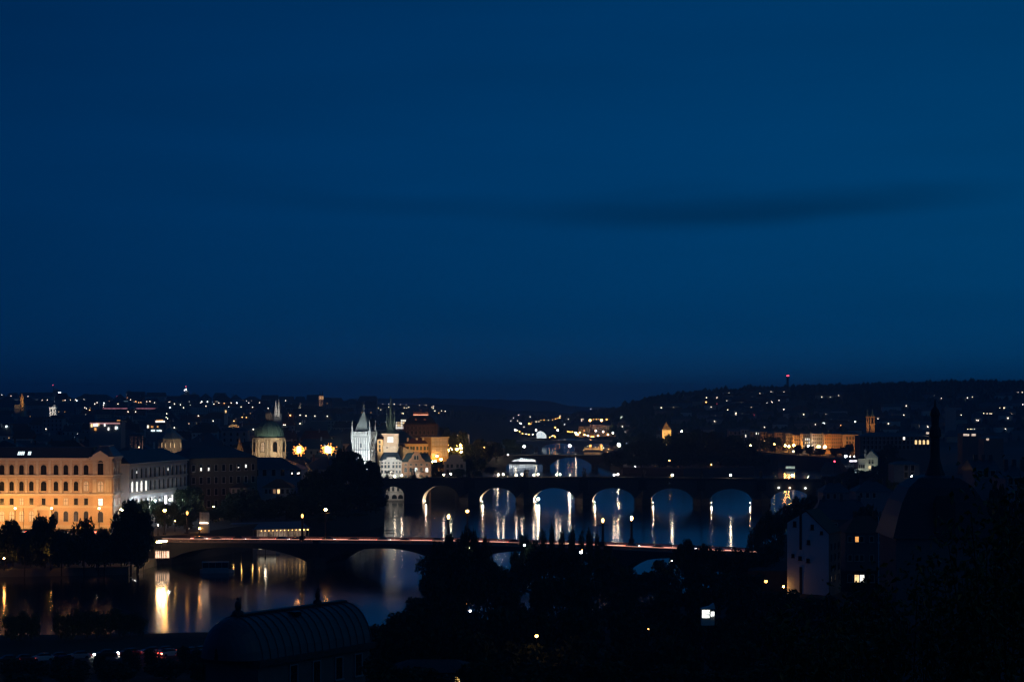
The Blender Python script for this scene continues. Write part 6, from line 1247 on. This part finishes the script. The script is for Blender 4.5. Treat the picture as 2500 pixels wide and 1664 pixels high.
def trunk_mesh(seed):
    r_ = random.Random(seed); mb = MB(); mb.tube((0,0,-.2),(0,0,.30),.05,.035,7)
    for k in range(5):
        a = k*1.26 + r_.random(); z = .22 + .07*k; mb.tube((0,0,z),(.45*math.cos(a),.45*math.sin(a),z + .3),.024,.008,5)
    mb.tube((0,0,.30),(r_.uniform(-.1,.1),r_.uniform(-.1,.1),.85),.034,.008,6); return mb.mesh('trunk', bark)
RC = [crown_mesh(s) for s in (1,2,3,4,5)]; PC = [crown_mesh(s, 1700, 'poplar') for s in (8,9)]; SC = [crown_mesh(s, 1100, 'round', 'crown', .10) for s in (12,13)]
TR = [trunk_mesh(1), trunk_mesh(2)]
rt = random.Random(99)
def tree(px, pt, hwp, Y, g, label, group=None, kind='round', name='tree'):
    h = max(2.0, ZZ(pt,Y) - g); w2 = M(hwp, Y); cm = rt.choice(PC if kind == 'poplar' else SC if kind == 'shrub' else RC)
    o = link(name, rt.choice(TR), None, (XX(px,Y), Y, g), rt.uniform(0, 6.28)); o.scale = (w2, w2, h) if kind != 'shrub' else (w2, w2, h*.6)
    c = link('crown', cm, o, (0,0,.10 if kind != 'shrub' else 0)); c.scale = (1,1,.98 if kind != 'shrub' else 1.6)
    tag(o, label, 'tree' if kind != 'shrub' else 'shrub', group); return o
# along the museum quay
for px, pt, hw_, Y, lb in ((14,1262,46,698,'dark round tree at the picture edge before the museum'),(-30,1270,40,696,'dark tree just outside the museum lawn at the picture edge'),(110,1253,44,696,'dark rounded tree before the museum portal'),(205,1268,36,697,'dark pointed tree before the museum between two street lamps'),(255,1282,36,699,'low dark tree joining the museum corner crowns'),(296,1262,32,702,'dark tree right under the big corner lamp'),(335,1236,46,704,'tallest dark tree before the museum wing, above the bridge end'),(350,1258,22,700,'dark tree between wing and amber mast lamp'),(60,1300,36,692,'low dark tree on the quay between edge and portal trees'),(150,1310,40,690,'low dark quay tree under the second street lamp'),(240,1312,46,690,'low dark quay tree under the nearest street lamp'),(320,1300,44,691,'low dark quay tree below the tallest wing tree'),
    (446,1200,30,796,'dark tree hiding the far end of the museum wing'),(475,1192,30,806,'dark tree before the unlit office block'),(345,1226,22,752,'dark bush tree against the museum wing near its pavilion'),(410,1232,30,742,'dark tree low against the middle of the museum wing'),(385,1226,24,758,'dark tree against the wing below its lit windows'),(520,1246,34,770,'dark tree behind the finned memorial'),(548,1222,34,785,'dark tree between memorial and long hall'),(450,1256,30,735,'dark lawn tree between mast lamp and memorial'),
    (576,1205,30,800,'dark tree at the near end of the long hall'),(610,1200,36,806,'dark tree before the small dim gabled house'),(590,1240,46,776,'broad dark tree above the floating terrace roof'),(648,1222,42,784,'broad dark tree below the hipped house'),(700,1215,40,788,'dark tree just under the hipped house windows'),(735,1190,34,815,'dark tree at the far end of the hipped house'),(760,1158,38,838,'tall dark tree under the first great amber lamp'),(800,1138,42,850,'tall dark tree under the second great amber lamp'),(845,1108,46,872,'tallest dark tree on the bank just before the white bridge tower'),(893,1130,40,880,'tall dark tree before the foot of the bridge tower'),(918,1168,28,876,'dark waterside tree before the white house corner'),(925,1215,24,872,'dark tree leaning over the water before the first bridge arch'),
    (760,1215,46,800,'broad dark tree behind the amber bridge mast lamp'),(820,1190,52,820,'broad dark tree in the middle of the big bank clump'),(880,1190,48,850,'broad dark tree at the river side of the bank clump'),(850,1250,56,812,'low broad dark tree at the water edge of the bank clump'),(905,1250,34,846,'low dark tree at the water edge by the wooden jetty'),(780,1262,46,778,'low dark tree by the water beyond the terrace lamps'),(720,1248,30,800,'low dark tree at the end of terrace lamps')):
    tree(px, pt + (9 if px < 260 and pt < 1290 else 0), hw_*(.88 if px < 260 else 1), Y - (46 if px < 400 and Y < 705 else 0), 8.9 if Y > 705 else 2.4, lb, 'trees on the old town bank')
for i, px in enumerate(range(-70, 356, 34)):
    tree(px, 1300 + (i*37 % 17), 34, 653 + (i*13 % 9), 2.3, 'dark promenade tree below the museum quay wall, %s from the picture edge' % ordinal(i), 'promenade trees')
nbk = [(28,1492,24),(52,1484,26),(80,1488,24),(150,1486,26),(178,1480,28),(208,1486,28),(236,1480,28),(264,1484,28),(292,1480,28),(318,1488,26),(342,1496,22)]  # shrubs added to screen the amber reflection on the water
for i, (px, pt, hw_) in enumerate(nbk):
    tree(px, pt, hw_, 424 + i*1.2, 6.0, 'dark shrub added on near shore between embankment road and water, %s from the picture edge' % ordinal(i), 'added near shore shrubs', 'shrub', 'shrub')
# beyond the stone bridge
for px, pt, hw_, Y, lb in ((1068,1128,20,1250,'dark bush tree glowing amber under the corner block lamps'),(1050,1140,16,1180,'dark tree between orange house and corner block'),(1078,1150,18,1165,'small dark tree before the stepped gable house'),(1118,1146,22,1142,'round tree hiding the foot of the stepped gable house'),(1143,1126,22,1180,'dark tree beside the stepped gable house'),(1150,1085,26,1330,'dark bank tree between embankment lamps and single amber lamp'),(1180,1072,28,1400,'dark bank tree behind the single big amber lamp'),(1130,1110,24,1300,'dark tree under the embankment lamp cluster'),(1165,1118,26,1290,'dark low bank tree before the toll tower'),(1210,1080,28,1530,'dark tree behind the toll tower'),(1245,1072,24,1640,'dark tree at the far end of the arched bridge'),(1262,1085,16,1660,'small dark tree over the restaurant boat arch'),(1100,1062,24,1420,'dark tree beside the theatre shore'),(1125,1056,22,1480,'dark tree between theatre and lamp cluster'),(1085,1050,20,1600,'dark tree by the pale lit roof house'),(1368,1032,12,2500,'tall dark tree in the far valley before the station lamps'),(1195,1140,20,1250,'low dark tree on the water edge past the stone bridge'),(1160,1150,20,1180,'low dark tree next to the stepped gable shore')):
    tree(px, pt, hw_, Y, 8.9, lb, 'trees beyond the stone bridge')
plain_house('lit_eaves_house', 'dark roofed house with floodlit pale wall and roof railing right of the theatre', 'house', 1110, 1146, 1500, 1060, 1047, 9, 12, white_plaster, slate, [], [], {}, 5)
floodlight('warm floodlight on the house with the roof railing', (XX(1122,1494), 1493, ZZ(1068,1494)), (XX(1124,1500), 1500, ZZ(1062,1500)), (1,.72,.45), 1500, R(130))
# island and right bank trees
ii = 0
for px, pt, hw_, Y in ((1490,1108,24,1520),(1520,1098,30,1530),(1550,1082,32,1560),(1585,1080,34,1580),(1618,1078,34,1600),(1650,1066,34,1610),(1690,1062,34,1600),(1728,1060,34,1590),(1765,1068,34,1580),(1800,1076,34,1570),(1838,1092,28,1560),(1868,1112,24,1545),(1520,1118,30,1512),(1565,1116,34,1512),(1610,1112,36,1510),(1660,1108,38,1512),(1710,1106,38,1514),(1760,1110,36,1516),(1805,1116,32,1518),(1845,1124,24,1524),(1540,1066,26,1800),(1580,1062,28,1850),(1650,1058,28,1860),(1700,1052,30,1850),(1745,1056,28,1800),(1780,1062,26,1760),(1612,1070,26,1880)):
    tree(px, pt, hw_, Y, 3.9 if not (Y > 1700 and px > 1700) else 8, 'dark %s tree on the wooded river island, %s counted from the far bridge pier' % ('low waterside' if Y < 1530 and ii > 11 else 'tall' if Y < 1700 else 'far', ordinal(ii % 12 if ii < 12 else (ii - 12) % 8 if ii < 20 else ii - 20)), 'island trees'); ii += 1
for i, (px, pt, hw_, Y, k) in enumerate(((1692,1022,9,2350,'poplar'),(1704,1026,9,2350,'poplar'),(1716,1023,9,2350,'poplar'),(1730,1029,9,2340,'poplar'),(1745,1028,9,2340,'poplar'))):
    tree(px, pt, hw_, Y, 8.5, 'tall dark poplar beside the far river row, %s from the apartment houses' % ordinal(i), 'poplars by the far river row', k)
for px, pt, hw_, Y, lb in ((1800,1062,18,1830,'bank tree before the gabled rosy house'),(1835,1068,18,1790,'bank tree before the plain bluish house'),(1872,1066,22,1760,'bank tree before the narrow ochre house'),(1893,1070,18,1720,'bank tree before the dark brown house'),(1950,1086,16,1640,'low bank tree between the amber lamps and flood lit house'),(1978,1090,18,1630,'low bank tree under the whitish lamp'),(2002,1094,16,1620,'low bank tree under the twin amber lamps'),(2040,1094,16,1600,'low bank tree before the salmon house'),(2072,1086,14,1600,'round bank tree before the pale corner house'),(2056,1092,9,1610,'small dark cypress tree before the pale corner house'),(2100,1098,14,1560,'dark bank tree at the end of the lit row'),
    (2150,1108,22,1160,'dark tree beside the white mill house gable'),(2136,1140,12,1128,'dark shrub tree lit green at the mill house foot'),(2090,1142,24,1120,'dark bushy tree below the mill terrace canopy'),(2118,1150,22,1112,'dark bushy tree at the mill house foot'),(2170,1090,30,1240,'dark tree behind the mill house'),(2060,1152,24,1110,'dark riverside bush tree before the lit canopy'),(2200,1118,28,1180,'dark tree before the long dark palace'),(2160,1160,40,1080,'broad dark tree between mill house and blue villa')):
    tree(px, pt, hw_, Y, 8.9, lb, 'trees on the far west bank')
for px, pt, hw_, Y, lb in ((2035,1166,34,1010,'dark tree at the end of the stone bridge'),(2100,1172,40,960,'dark tree below the blue villa'),(2165,1172,40,900,'dark tree next to the blue villa corner'),(2270,1170,44,860,'dark tree before the villa lamp'),(1995,1210,30,900,'dark tree right of the last stone bridge arch'),
    (1962,1216,34,700,'dark tree crown overlapping the last stone bridge arch'),(1925,1236,26,700,'dark tree crown left of the last arch, behind the gable house'),(1868,1262,28,660,'dark tree at the west end of the road bridge parapet'),(1846,1290,24,640,'low dark tree by the river at the road bridge end'),(1890,1256,30,650,'dark tree between road bridge end and white gable house'),(1880,1330,40,590,'dark tree just before the white gable house'),(1850,1350,44,575,'dark tree over the west pier of the road bridge'),(2060,1225,40,690,'dark tree behind the lit attic triangle house'),(2130,1235,44,640,'dark tree behind the two barred windows house'),(2200,1250,50,600,'dark tree before the bell roof palace'),(2440,1190,60,470,'dark tree beyond the bell roof palace'),(2500,1180,50,450,'dark tree at the picture edge beyond the bell roof')):
    tree(px, pt, hw_, Y, 8.9 if Y > 655 else 5.5, lb, 'trees around the bridge ends')
# north bank: at the foot of the slope and up it
nb = [(1072,1330,24,560),(1094,1312,22,556),(1128,1304,20,552),(1150,1302,22,548),(1168,1312,18,548),(1190,1322,16,545),(1218,1385,30,540),(1260,1345,22,545),(1282,1318,16,545),(1300,1330,22,540),(1326,1300,18,548),(1348,1296,18,548),(1372,1302,17,548),(1395,1300,18,548),(1418,1306,16,546),(1440,1302,18,548),(1458,1312,16,548),(1478,1334,20,545),(1500,1362,26,540),(1530,1388,30,538),(1575,1396,34,536),(1620,1366,30,552),(1656,1332,26,556),(1686,1326,24,560),(1720,1336,28,560),(1750,1342,26,566),(1780,1350,30,566),(1812,1345,30,570)]
for i, (px, pt, hw_, Y) in enumerate(nb):
    tree(px, pt, hw_, Y, 5.8, 'dark north shore tree hiding the road bridge, %s towards the white gable house' % ordinal(i), 'north shore tree row', 'poplar' if 1310 < px < 1465 else 'round')
rw = [(520,[(1060,1360,46),(1120,1350,46),(1180,1372,46),(1250,1400,50),(1330,1345,46),(1400,1350,46),(1470,1380,50),(1550,1420,50),(1630,1400,50),(1700,1380,46),(1770,1400,50),(1830,1400,44)]),
      (440,[(1075,1420,50),(1150,1415,54),(1240,1440,56),(1330,1420,60),(1420,1415,60),(1520,1450,60),(1620,1440,60),(1720,1430,60),(1810,1440,56),(1900,1450,60),(2000,1462,60),(2110,1440,60),(2220,1420,60),(2330,1400,60),(2440,1390,60)]),
      (360,[(1010,1500,64),(1090,1480,66),(1190,1500,66),(1300,1500,70),(1420,1490,70),(1540,1510,70),(1660,1500,70),(1780,1520,70),(1900,1510,70),(2020,1520,70),(2150,1500,70)]),
      (290,[(960,1545,60),(1030,1560,70),(1150,1550,74),(1270,1575,74),(1400,1560,80),(1530,1575,80),(1660,1570,80),(1800,1580,80),(1930,1575,80)]),
      (225,[(930,1620,70),(1040,1630,80),(1180,1620,80),(1320,1630,84),(1470,1625,84),(1620,1632,84),(1770,1640,84),(1900,1630,84)])]
for k, (Y, L) in enumerate(rw):
    for i, (px, pt, hw_) in enumerate(L):
        x = XX(px,Y); tree(px, pt, hw_, Y, (north_z(x, Y) if Y < north_edge(x) else 5.9) - .3, 'dark slope tree, %s in the %s row down from the shore towards the viewer' % (ordinal(i), ordinal(k)), 'slope trees')
lr = [(30,1590,40,372),(90,1600,40,370),(150,1588,30,372),(190,1596,30,370),(250,1582,26,374),(320,1575,26,376),(372,1573,24,378),(450,1565,22,385),(480,1572,26,380),(60,1640,60,330),(170,1625,60,330),(290,1612,60,330),(400,1602,56,335),(500,1606,50,335),(560,1640,50,300)]
for i, (px, pt, hw_, Y) in enumerate(lr):
    tree(px, pt + (16 if i < 9 else 6), hw_, Y, north_z(XX(px,Y), Y) - .3, 'dark roadside %s below the embankment road, %s counted towards the pavilion roof' % ('tree' if i < 9 else 'bush tree', ordinal(i if i < 9 else i - 9)), 'embankment roadside trees')
for i, (px, pt, hw_, Y) in enumerate(((700,1496,60,330),(780,1490,60,335),(860,1480,60,340),(930,1470,60,350),(990,1450,60,380),(1030,1400,50,440))):
    tree(px, pt + 60, hw_, Y, north_z(XX(px,Y), Y) - .3, 'dark tree behind the seamed pavilion roof, %s towards the shore row' % ordinal(i), 'trees behind the pavilion')
for px, py, Y, r, k, s, lb in ((1418,1347,540,.34,'c',22,'white lamp globe shining among the north shore tree crowns'),(1421,1342,541,.14,'o',22,'tiny pinkish lamp just above the white globe in tree crowns'),(1280,1330,549,.26,'c',22,'white lamp glimpsed between crowns below the bridge balustrade'),(1148,1337,560,.2,'w',22,'small white lamp glimpsed in trees left of the dark pier'),(1310,1551,300,.22,'o',30,'amber path lamp alone on the dark wooded slope'),(1148,1490,420,.22,'c',16,'cool lamp shining through leaves on the slope'),(1275,1490,430,.16,'c',5,'dim cool lamp among leaves mid slope'),(1583,1534,310,.10,'o',10,'faint amber path light low on the slope'),(1640,1368,558,.16,'w',12,'small white lamp at the west arch of the road bridge')):
    x = XX(px,Y); g = (north_z(x,Y) if Y < north_edge(x) else 5.9)
    Y2 = Y; lp(lb, px, py, Y2 - (12 if Y2 > 280 else 10), min(g, ZZ(py,Y) - 2.5), r, k, s, None, .05)
t_ = thing('park_kiosk', 'brightly lit white park kiosk with peaked awning on the dark slope', 'kiosk', (XX(1713,262), 262, ZZ(1508,262)), 0)
m2 = lambda n: M(n,262); h2 = m2(30)
mb = MB(); mb.box(0,m2(22),0,1.2,-.9,h2*.75); mb.box(m2(22)+.02,m2(32),.3,1.2,-.9,h2*.55); mb.build('wall', white_plaster, t_)
mb = MB(); mb.box(.06,m2(19),-.03,-.003,.05,h2*.66); mb.build('lit_panel', emat('kiosk_panel', (.95,1,.97), 1.6, .7, 3.0), t_)
mb = MB(); mb.prism([(-.1,h2*.75+.003),(m2(33),h2*.75+.003),(m2(30),h2*1.2),(m2(20),h2*.95)], -.25, 1.3); mb.build('awning', mat('white_awning', (.7,.7,.68)), t_)
mb = MB(); mb.box(m2(23),m2(31),.2,.28,h2*.15,h2*.5); mb.build('lit_side_panel', emat('kiosk_panel', (.95,1,.97), 1.6, .7, 3.0), t_)
# ================================================================ SEAMED PAVILION ROOF
px0, py0 = -29.2, 250.0; ax = Vector((.535,.845))
pav = thing('garden_pavilion', 'dark seamed barrel roofed garden pavilion with a statue finial, overlooking the river', 'pavilion', (px0, py0, 0), math.atan2(ax.y, ax.x))
PL, PWD, Zb, Zr = 21.5, 8.6, 24.0, 28.9
prof = [(0,0),( .02,.22),(.07,.46),(.15,.68),(.25,.84),(.36,.94),(.5,1.0)]
mb = MB(); ring = []
# the long barrel with a rounded near end
sections = []
for i in range(9): a = i/8*math.pi/2; sections.append((-3.4*math.cos(a), math.sin(a)))     # rounded end: (x, scale of half width)
sections += [(x, 1.0) for x in [PL*k/16 for k in range(1, 17)]]
full = [(w_, h_) for w_, h_ in prof] + [(1 - w_, h_) for w_, h_ in prof[-2::-1]]
for x, sc_ in sections:
    sc_ = max(.06, sc_); ring.append([(x, PWD/2 + (w_ - .5)*PWD*sc_, Zb + h_*(Zr - Zb)*(.25 + .75*sc_ if sc_ < 1 else 1)) for w_, h_ in full])
for A, B in zip(ring, ring[1:]):
    for j in range(len(A) - 1): mb.quad(A[j], B[j], B[j+1], A[j+1])
mb.quad(*ring[-1]); mb.build('barrel_roof', mat('lead_sheet_roof', (.065,.075,.088), .42, scale=.5, var=.3, spec=.5), pav)
mb = MB()
for x in [PL*k/15 for k in range(0, 16)]:
    P_ = [(x, PWD/2 + (w_ - .5)*PWD*1.01, Zb + h_*(Zr - Zb)*1.012) for w_, h_ in full]
    for a, b_ in zip(P_, P_[1:]): mb.tube(a, b_, .07, None, 4)
mb.build('seam', mat('lead_seam', (.07,.08,.09), .5), pav)
mb = MB(); mb.box(-.2, PL, PWD/2 - .5, PWD/2 + .5, Zr - .03, Zr + .18); mb.build('ridge_cap', iron, pav)
mb = MB(); mb.box(-1.2, PL + .3, -.5, PWD + .5, Zb - .7, Zb - .003); mb.build('eaves', mat('pavilion_dark', (.05,.05,.05)), pav)
mb = MB(); mb.box(-.6, PL, .3, PWD - .3, 18, Zb - .703); mb.build('wall', mat('pavilion_wall', (.12,.12,.12)), pav)
for x in (6, 10.5, 15, 19): window(pav, x, Zb - 3.9, 1.3, 2.6, False, None, .28, frame=P['bluish'])
for x, k in ((.6, 1.0), (PL - 5.5, .8)):
    mb = MB(); mb.lathe(x, PWD/2, [(.75*k,Zr+.18),(.65*k,Zr+.5),(.32*k,Zr+.7),(.42*k,Zr+1.1),(.36*k,Zr+1.5),(.2*k,Zr+1.75)],9); mb.ball((x,PWD/2,Zr+1.75+.25*k),.22*k,8,6); mb.tube((x+.25,PWD/2,Zr+1.5),(x+.55*k,PWD/2-.1,Zr+2.1),.09,.06); mb.tube((x-.25,PWD/2,Zr+1.5),(x-.5*k,PWD/2,Zr+.9),.09,.06); mb.build('finial_statue', iron, pav)
mb = MB(); mb.box(PL*.40, PL*.40+1.2, 2.0, 3.0, Zr - .62, Zr - .12); mb.build('skylight', glass_dark, pav)
t_ = plain_house('slope_house', 'dark terrace house with one small yellow window at the bottom picture edge', 'house', 960, 1150, 230, 1640, 1618, 18, 7, mat('pavilion_wall', (.12,.12,.12)), mat('pavilion_dark', (.05,.05,.05)), [985,1010,1060,1117], [(1668,.5,.75,False)], {(3,0):'y'}, 2)
mb = MB(); mb.box(XX(1111,230)-XX(960,230), XX(1121,230)-XX(960,230), -.12, -.003, ZZ(1668,230), ZZ(1651,230)); mb.build('yellow_window', emat('yellow_window', (1,.60,.15), .75, .3, 2), t_)
# ================================================================ VEHICLES
car_b = MB(); 
def car_parts():
    sec = [(-2.1,.30,.78,.80),(-1.95,.25,.9,.86),(-1.2,.24,1.0,.88),(-.9,.24,1.06,.88),(.9,.24,1.06,.88),(1.3,.24,.98,.88),(1.95,.25,.86,.84),(2.1,.32,.74,.78)]
    b = MB(); R_ = [[(x,-w_,z0),(x,w_,z0),(x,w_,z1*.8),(x,w_*.94,z1),(x,-w_*.94,z1),(x,-w_,z1*.8)] for x, z0, z1, w_ in sec]
    for A, B in zip(R_, R_[1:]):
        for j in range(6): b.quad(A[j], B[j], B[(j+1)%6], A[(j+1)%6])
    b.quad(*R_[0][::-1]); b.quad(*R_[-1])
    c = MB(); S_ = [[(-1.5,-.78,1.03),(-1.5,.78,1.03),(1.05,.78,1.03),(1.05,-.78,1.03)],[(-1.05,-.62,1.46),(-1.05,.62,1.46),(.35,.62,1.46),(.35,-.62,1.46)]]
    for j in range(4): c.quad(S_[0][j], S_[0][(j+1)%4], S_[1][(j+1)%4], S_[1][j])
    c.quad(*S_[1])
    w = MB(); w.tube((0,-.1,0),(0,.1,0),.31,None,12); hl = MB().ball((0,0,0),.15,8,5); tl = MB().box(-.05,.05,-.22,.22,-.08,.08)
    return b, c, w, hl, tl
b, c, w, hl, tl = car_parts()
paint = [mat('car_paint_%s' % n, col, .3, .05, spec=.5) for n, col in (('silver', (.35,.36,.37)), ('black', (.02,.02,.022)), ('red', (.25,.03,.03)), ('white', (.6,.6,.6)), ('blue', (.04,.07,.18)))]
bm_s = {p.name: b.mesh('parked_car', p) for p in paint}; cmsh = c.mesh('cabin', glass_dark); wmsh = w.mesh('wheel', mat('tyre', (.02,.02,.02)))
HLS = {}; TLS = {}
def car(p, rz, i, label, head=60, tail=30, group='cars'):
    o = link('car', bm_s[paint[i % 5].name], None, p, rz); tag(o, label, 'car', group); link('cabin', cmsh, o)
    for x in (-1.3,1.3):
        for y in (-.8,.8): link('wheel', wmsh, o, (x,y,.31))
    if head not in HLS: HLS[head] = hl.mesh('headlight', emat('headlight_%d' % head, (1,.93,.85), head))
    if tail not in TLS: TLS[tail] = tl.mesh('tail_light', emat('tail_light_%d' % tail, (1,.10,.06), tail))
    for y in (-.62,.62): link('headlight', HLS[head], o, (2.08,y,.62)); link('tail_light', TLS[tail], o, (-2.09,y,.72))
    return o
names = ['silver','black','red','white','blue']
for i, px in enumerate((452,505,548,600,655,700,768,842,905,968,1040,1105,1230,1290,1520,1590,1660,1740)):
    lane = 10.2 if i % 2 == 0 else 6.0; p = mn_pt(ms(px), lane, .02)
    car(p, MN_rz + (0 if i % 2 == 0 else math.pi), i, '%s car with lamps lit on the road bridge, %s from the museum end' % (names[i % 5], ordinal(i)), 10, 8, 'cars on the road bridge')
for i, (px, Y) in enumerate(((30,394),(70,396),(118,398),(160,401),(215,405),(285,410),(345,414),(400,418),(437,422))):
    x = XX(px, Y); y = interp([(p[0], p[1]) for p in road_pts], x) + 2.4
    car((x, y, 6.04), R(180 + 22), i + 1, '%s car with white headlights on the embankment road, %s from the picture edge' % (names[(i + 1) % 5], ordinal(i)), 200, .5, 'cars on the embankment road')
for i, px in enumerate((450,505,532)):
    Y = 418 + i*4; x = XX(px, Y); y = interp([(p[0], p[1]) for p in road_pts], x) - 2.4
    car((x, y, 6.04), R(38), i + 3, '%s car showing red tail lights beside the pavilion roof, %s from the river trees' % (names[(i + 3) % 5], ordinal(i)), 6, 60, 'cars on the embankment road')
for i, (px, Y) in enumerate(((52,712),(75,714),(160,712),(168,708),(222,710))):
    car((XX(px,Y), Y - 3, 9.04), 0 if i % 2 else math.pi, i, '%s car with lamps lit on the street below the museum, %s from the picture edge' % (names[i % 5], ordinal(i)), 40, 40, 'cars before the museum')
# small rowing jetty by the bank clump
t_ = thing('wooden_jetty', 'small dark wooden jetty poking into the water from the bank clump', 'jetty', (XX(925,860), 860, 0), R(-10))
mb = MB(); mb.box(0,6.5,0,1.6,.5,.7); mb.build('deck', frame_d, t_); mb = MB(); [mb.tube((x,y,-2.5),(x,y,1.5),.1) for x in (.5,3.2,6.2) for y in (.1,1.5)]; mb.build('post', frame_d, t_)
# ================================================================ LEAFY BUSHES CLOSE TO THE VIEWER
lm = [mat('bush_leaf_green', (.06,.085,.035), .5, .4, 6), mat('bush_leaf_olive', (.12,.11,.05), .5, .4, 6), mat('bush_leaf_brown', (.20,.12,.06), .55, .3, 6), mat('bush_leaf_orange', (.60,.17,.05), .5, .2, 6)]
def bush(label, px, py, rx, rz_, Y, n, seed):
    r_ = random.Random(seed); c0 = W(px, py, Y); a, b_ = M(rx, Y), M(rz_, Y); g = north_z(c0.x, Y)
    st = MB(); pts = []
    for k in range(16):
        q = Vector((r_.uniform(-1,1)*a, r_.uniform(-.8,.8)*a, r_.uniform(-.3,1)*b_)); base = Vector((r_.uniform(-.2,.2), r_.uniform(-.2,.2), g - c0.z - .1)); m_ = base.lerp(q, .6) + Vector((r_.uniform(-.1,.1), r_.uniform(-.1,.1), .15))
        st.tube(base, m_, .016, .010, 5); st.tube(m_, q, .010, .004, 5); pts += [m_.lerp(q, t/4) for t in range(5)] + [base.lerp(m_, .7)]
    o = st.build('bush', bark, None, tuple(c0)); tag(o, label, 'bush', 'leafy bushes close to the viewer')
    mb = MB()
    for i in range(n):
        q = r_.choice(pts); c = q + Vector((r_.gauss(0,.30)*a*.8, r_.gauss(0,.30)*a*.8, r_.gauss(0,.28)*b_))
        u = Vector((r_.gauss(0,1), r_.gauss(0,1), r_.gauss(-.9,.7))).normalized(); v = u.cross(Vector((r_.gauss(0,1), r_.gauss(0,1), r_.gauss(0,1)))).normalized(); w2 = u.cross(v)
        L = r_.uniform(.05,.11); wd_ = L*.26; mb.k = r_.choices((0,1,2,3), (56,24,15,5))[0]
        mb.quad(c, c + u*L*.4 + v*wd_ + w2*.012, c + u*L, c + u*L*.45); mb.quad(c, c + u*L*.45, c + u*L, c + u*L*.4 - v*wd_ + w2*.012)
    mb.build('leaves', lm, o); return o
bush('dark leafy bush with a few orange leaves, lowest and nearest the wooded slope', 2010, 1610, 110, 110, 24, 2600, 1)
bush('dark leafy bush with reddish leaves in the bottom corner between its neighbours', 2230, 1580, 150, 140, 22, 3400, 2)
bush('tallest dark leafy bush at the picture edge with brown hanging leaves', 2440, 1440, 130, 230, 21, 4200, 3)
bush('thin drooping dark bush in front of the white gable house foot', 2080, 1520, 90, 70, 26, 1300, 4)
bush('dark bush with orange leaf below the tall pale mast', 2330, 1470, 110, 90, 25, 1900, 5)
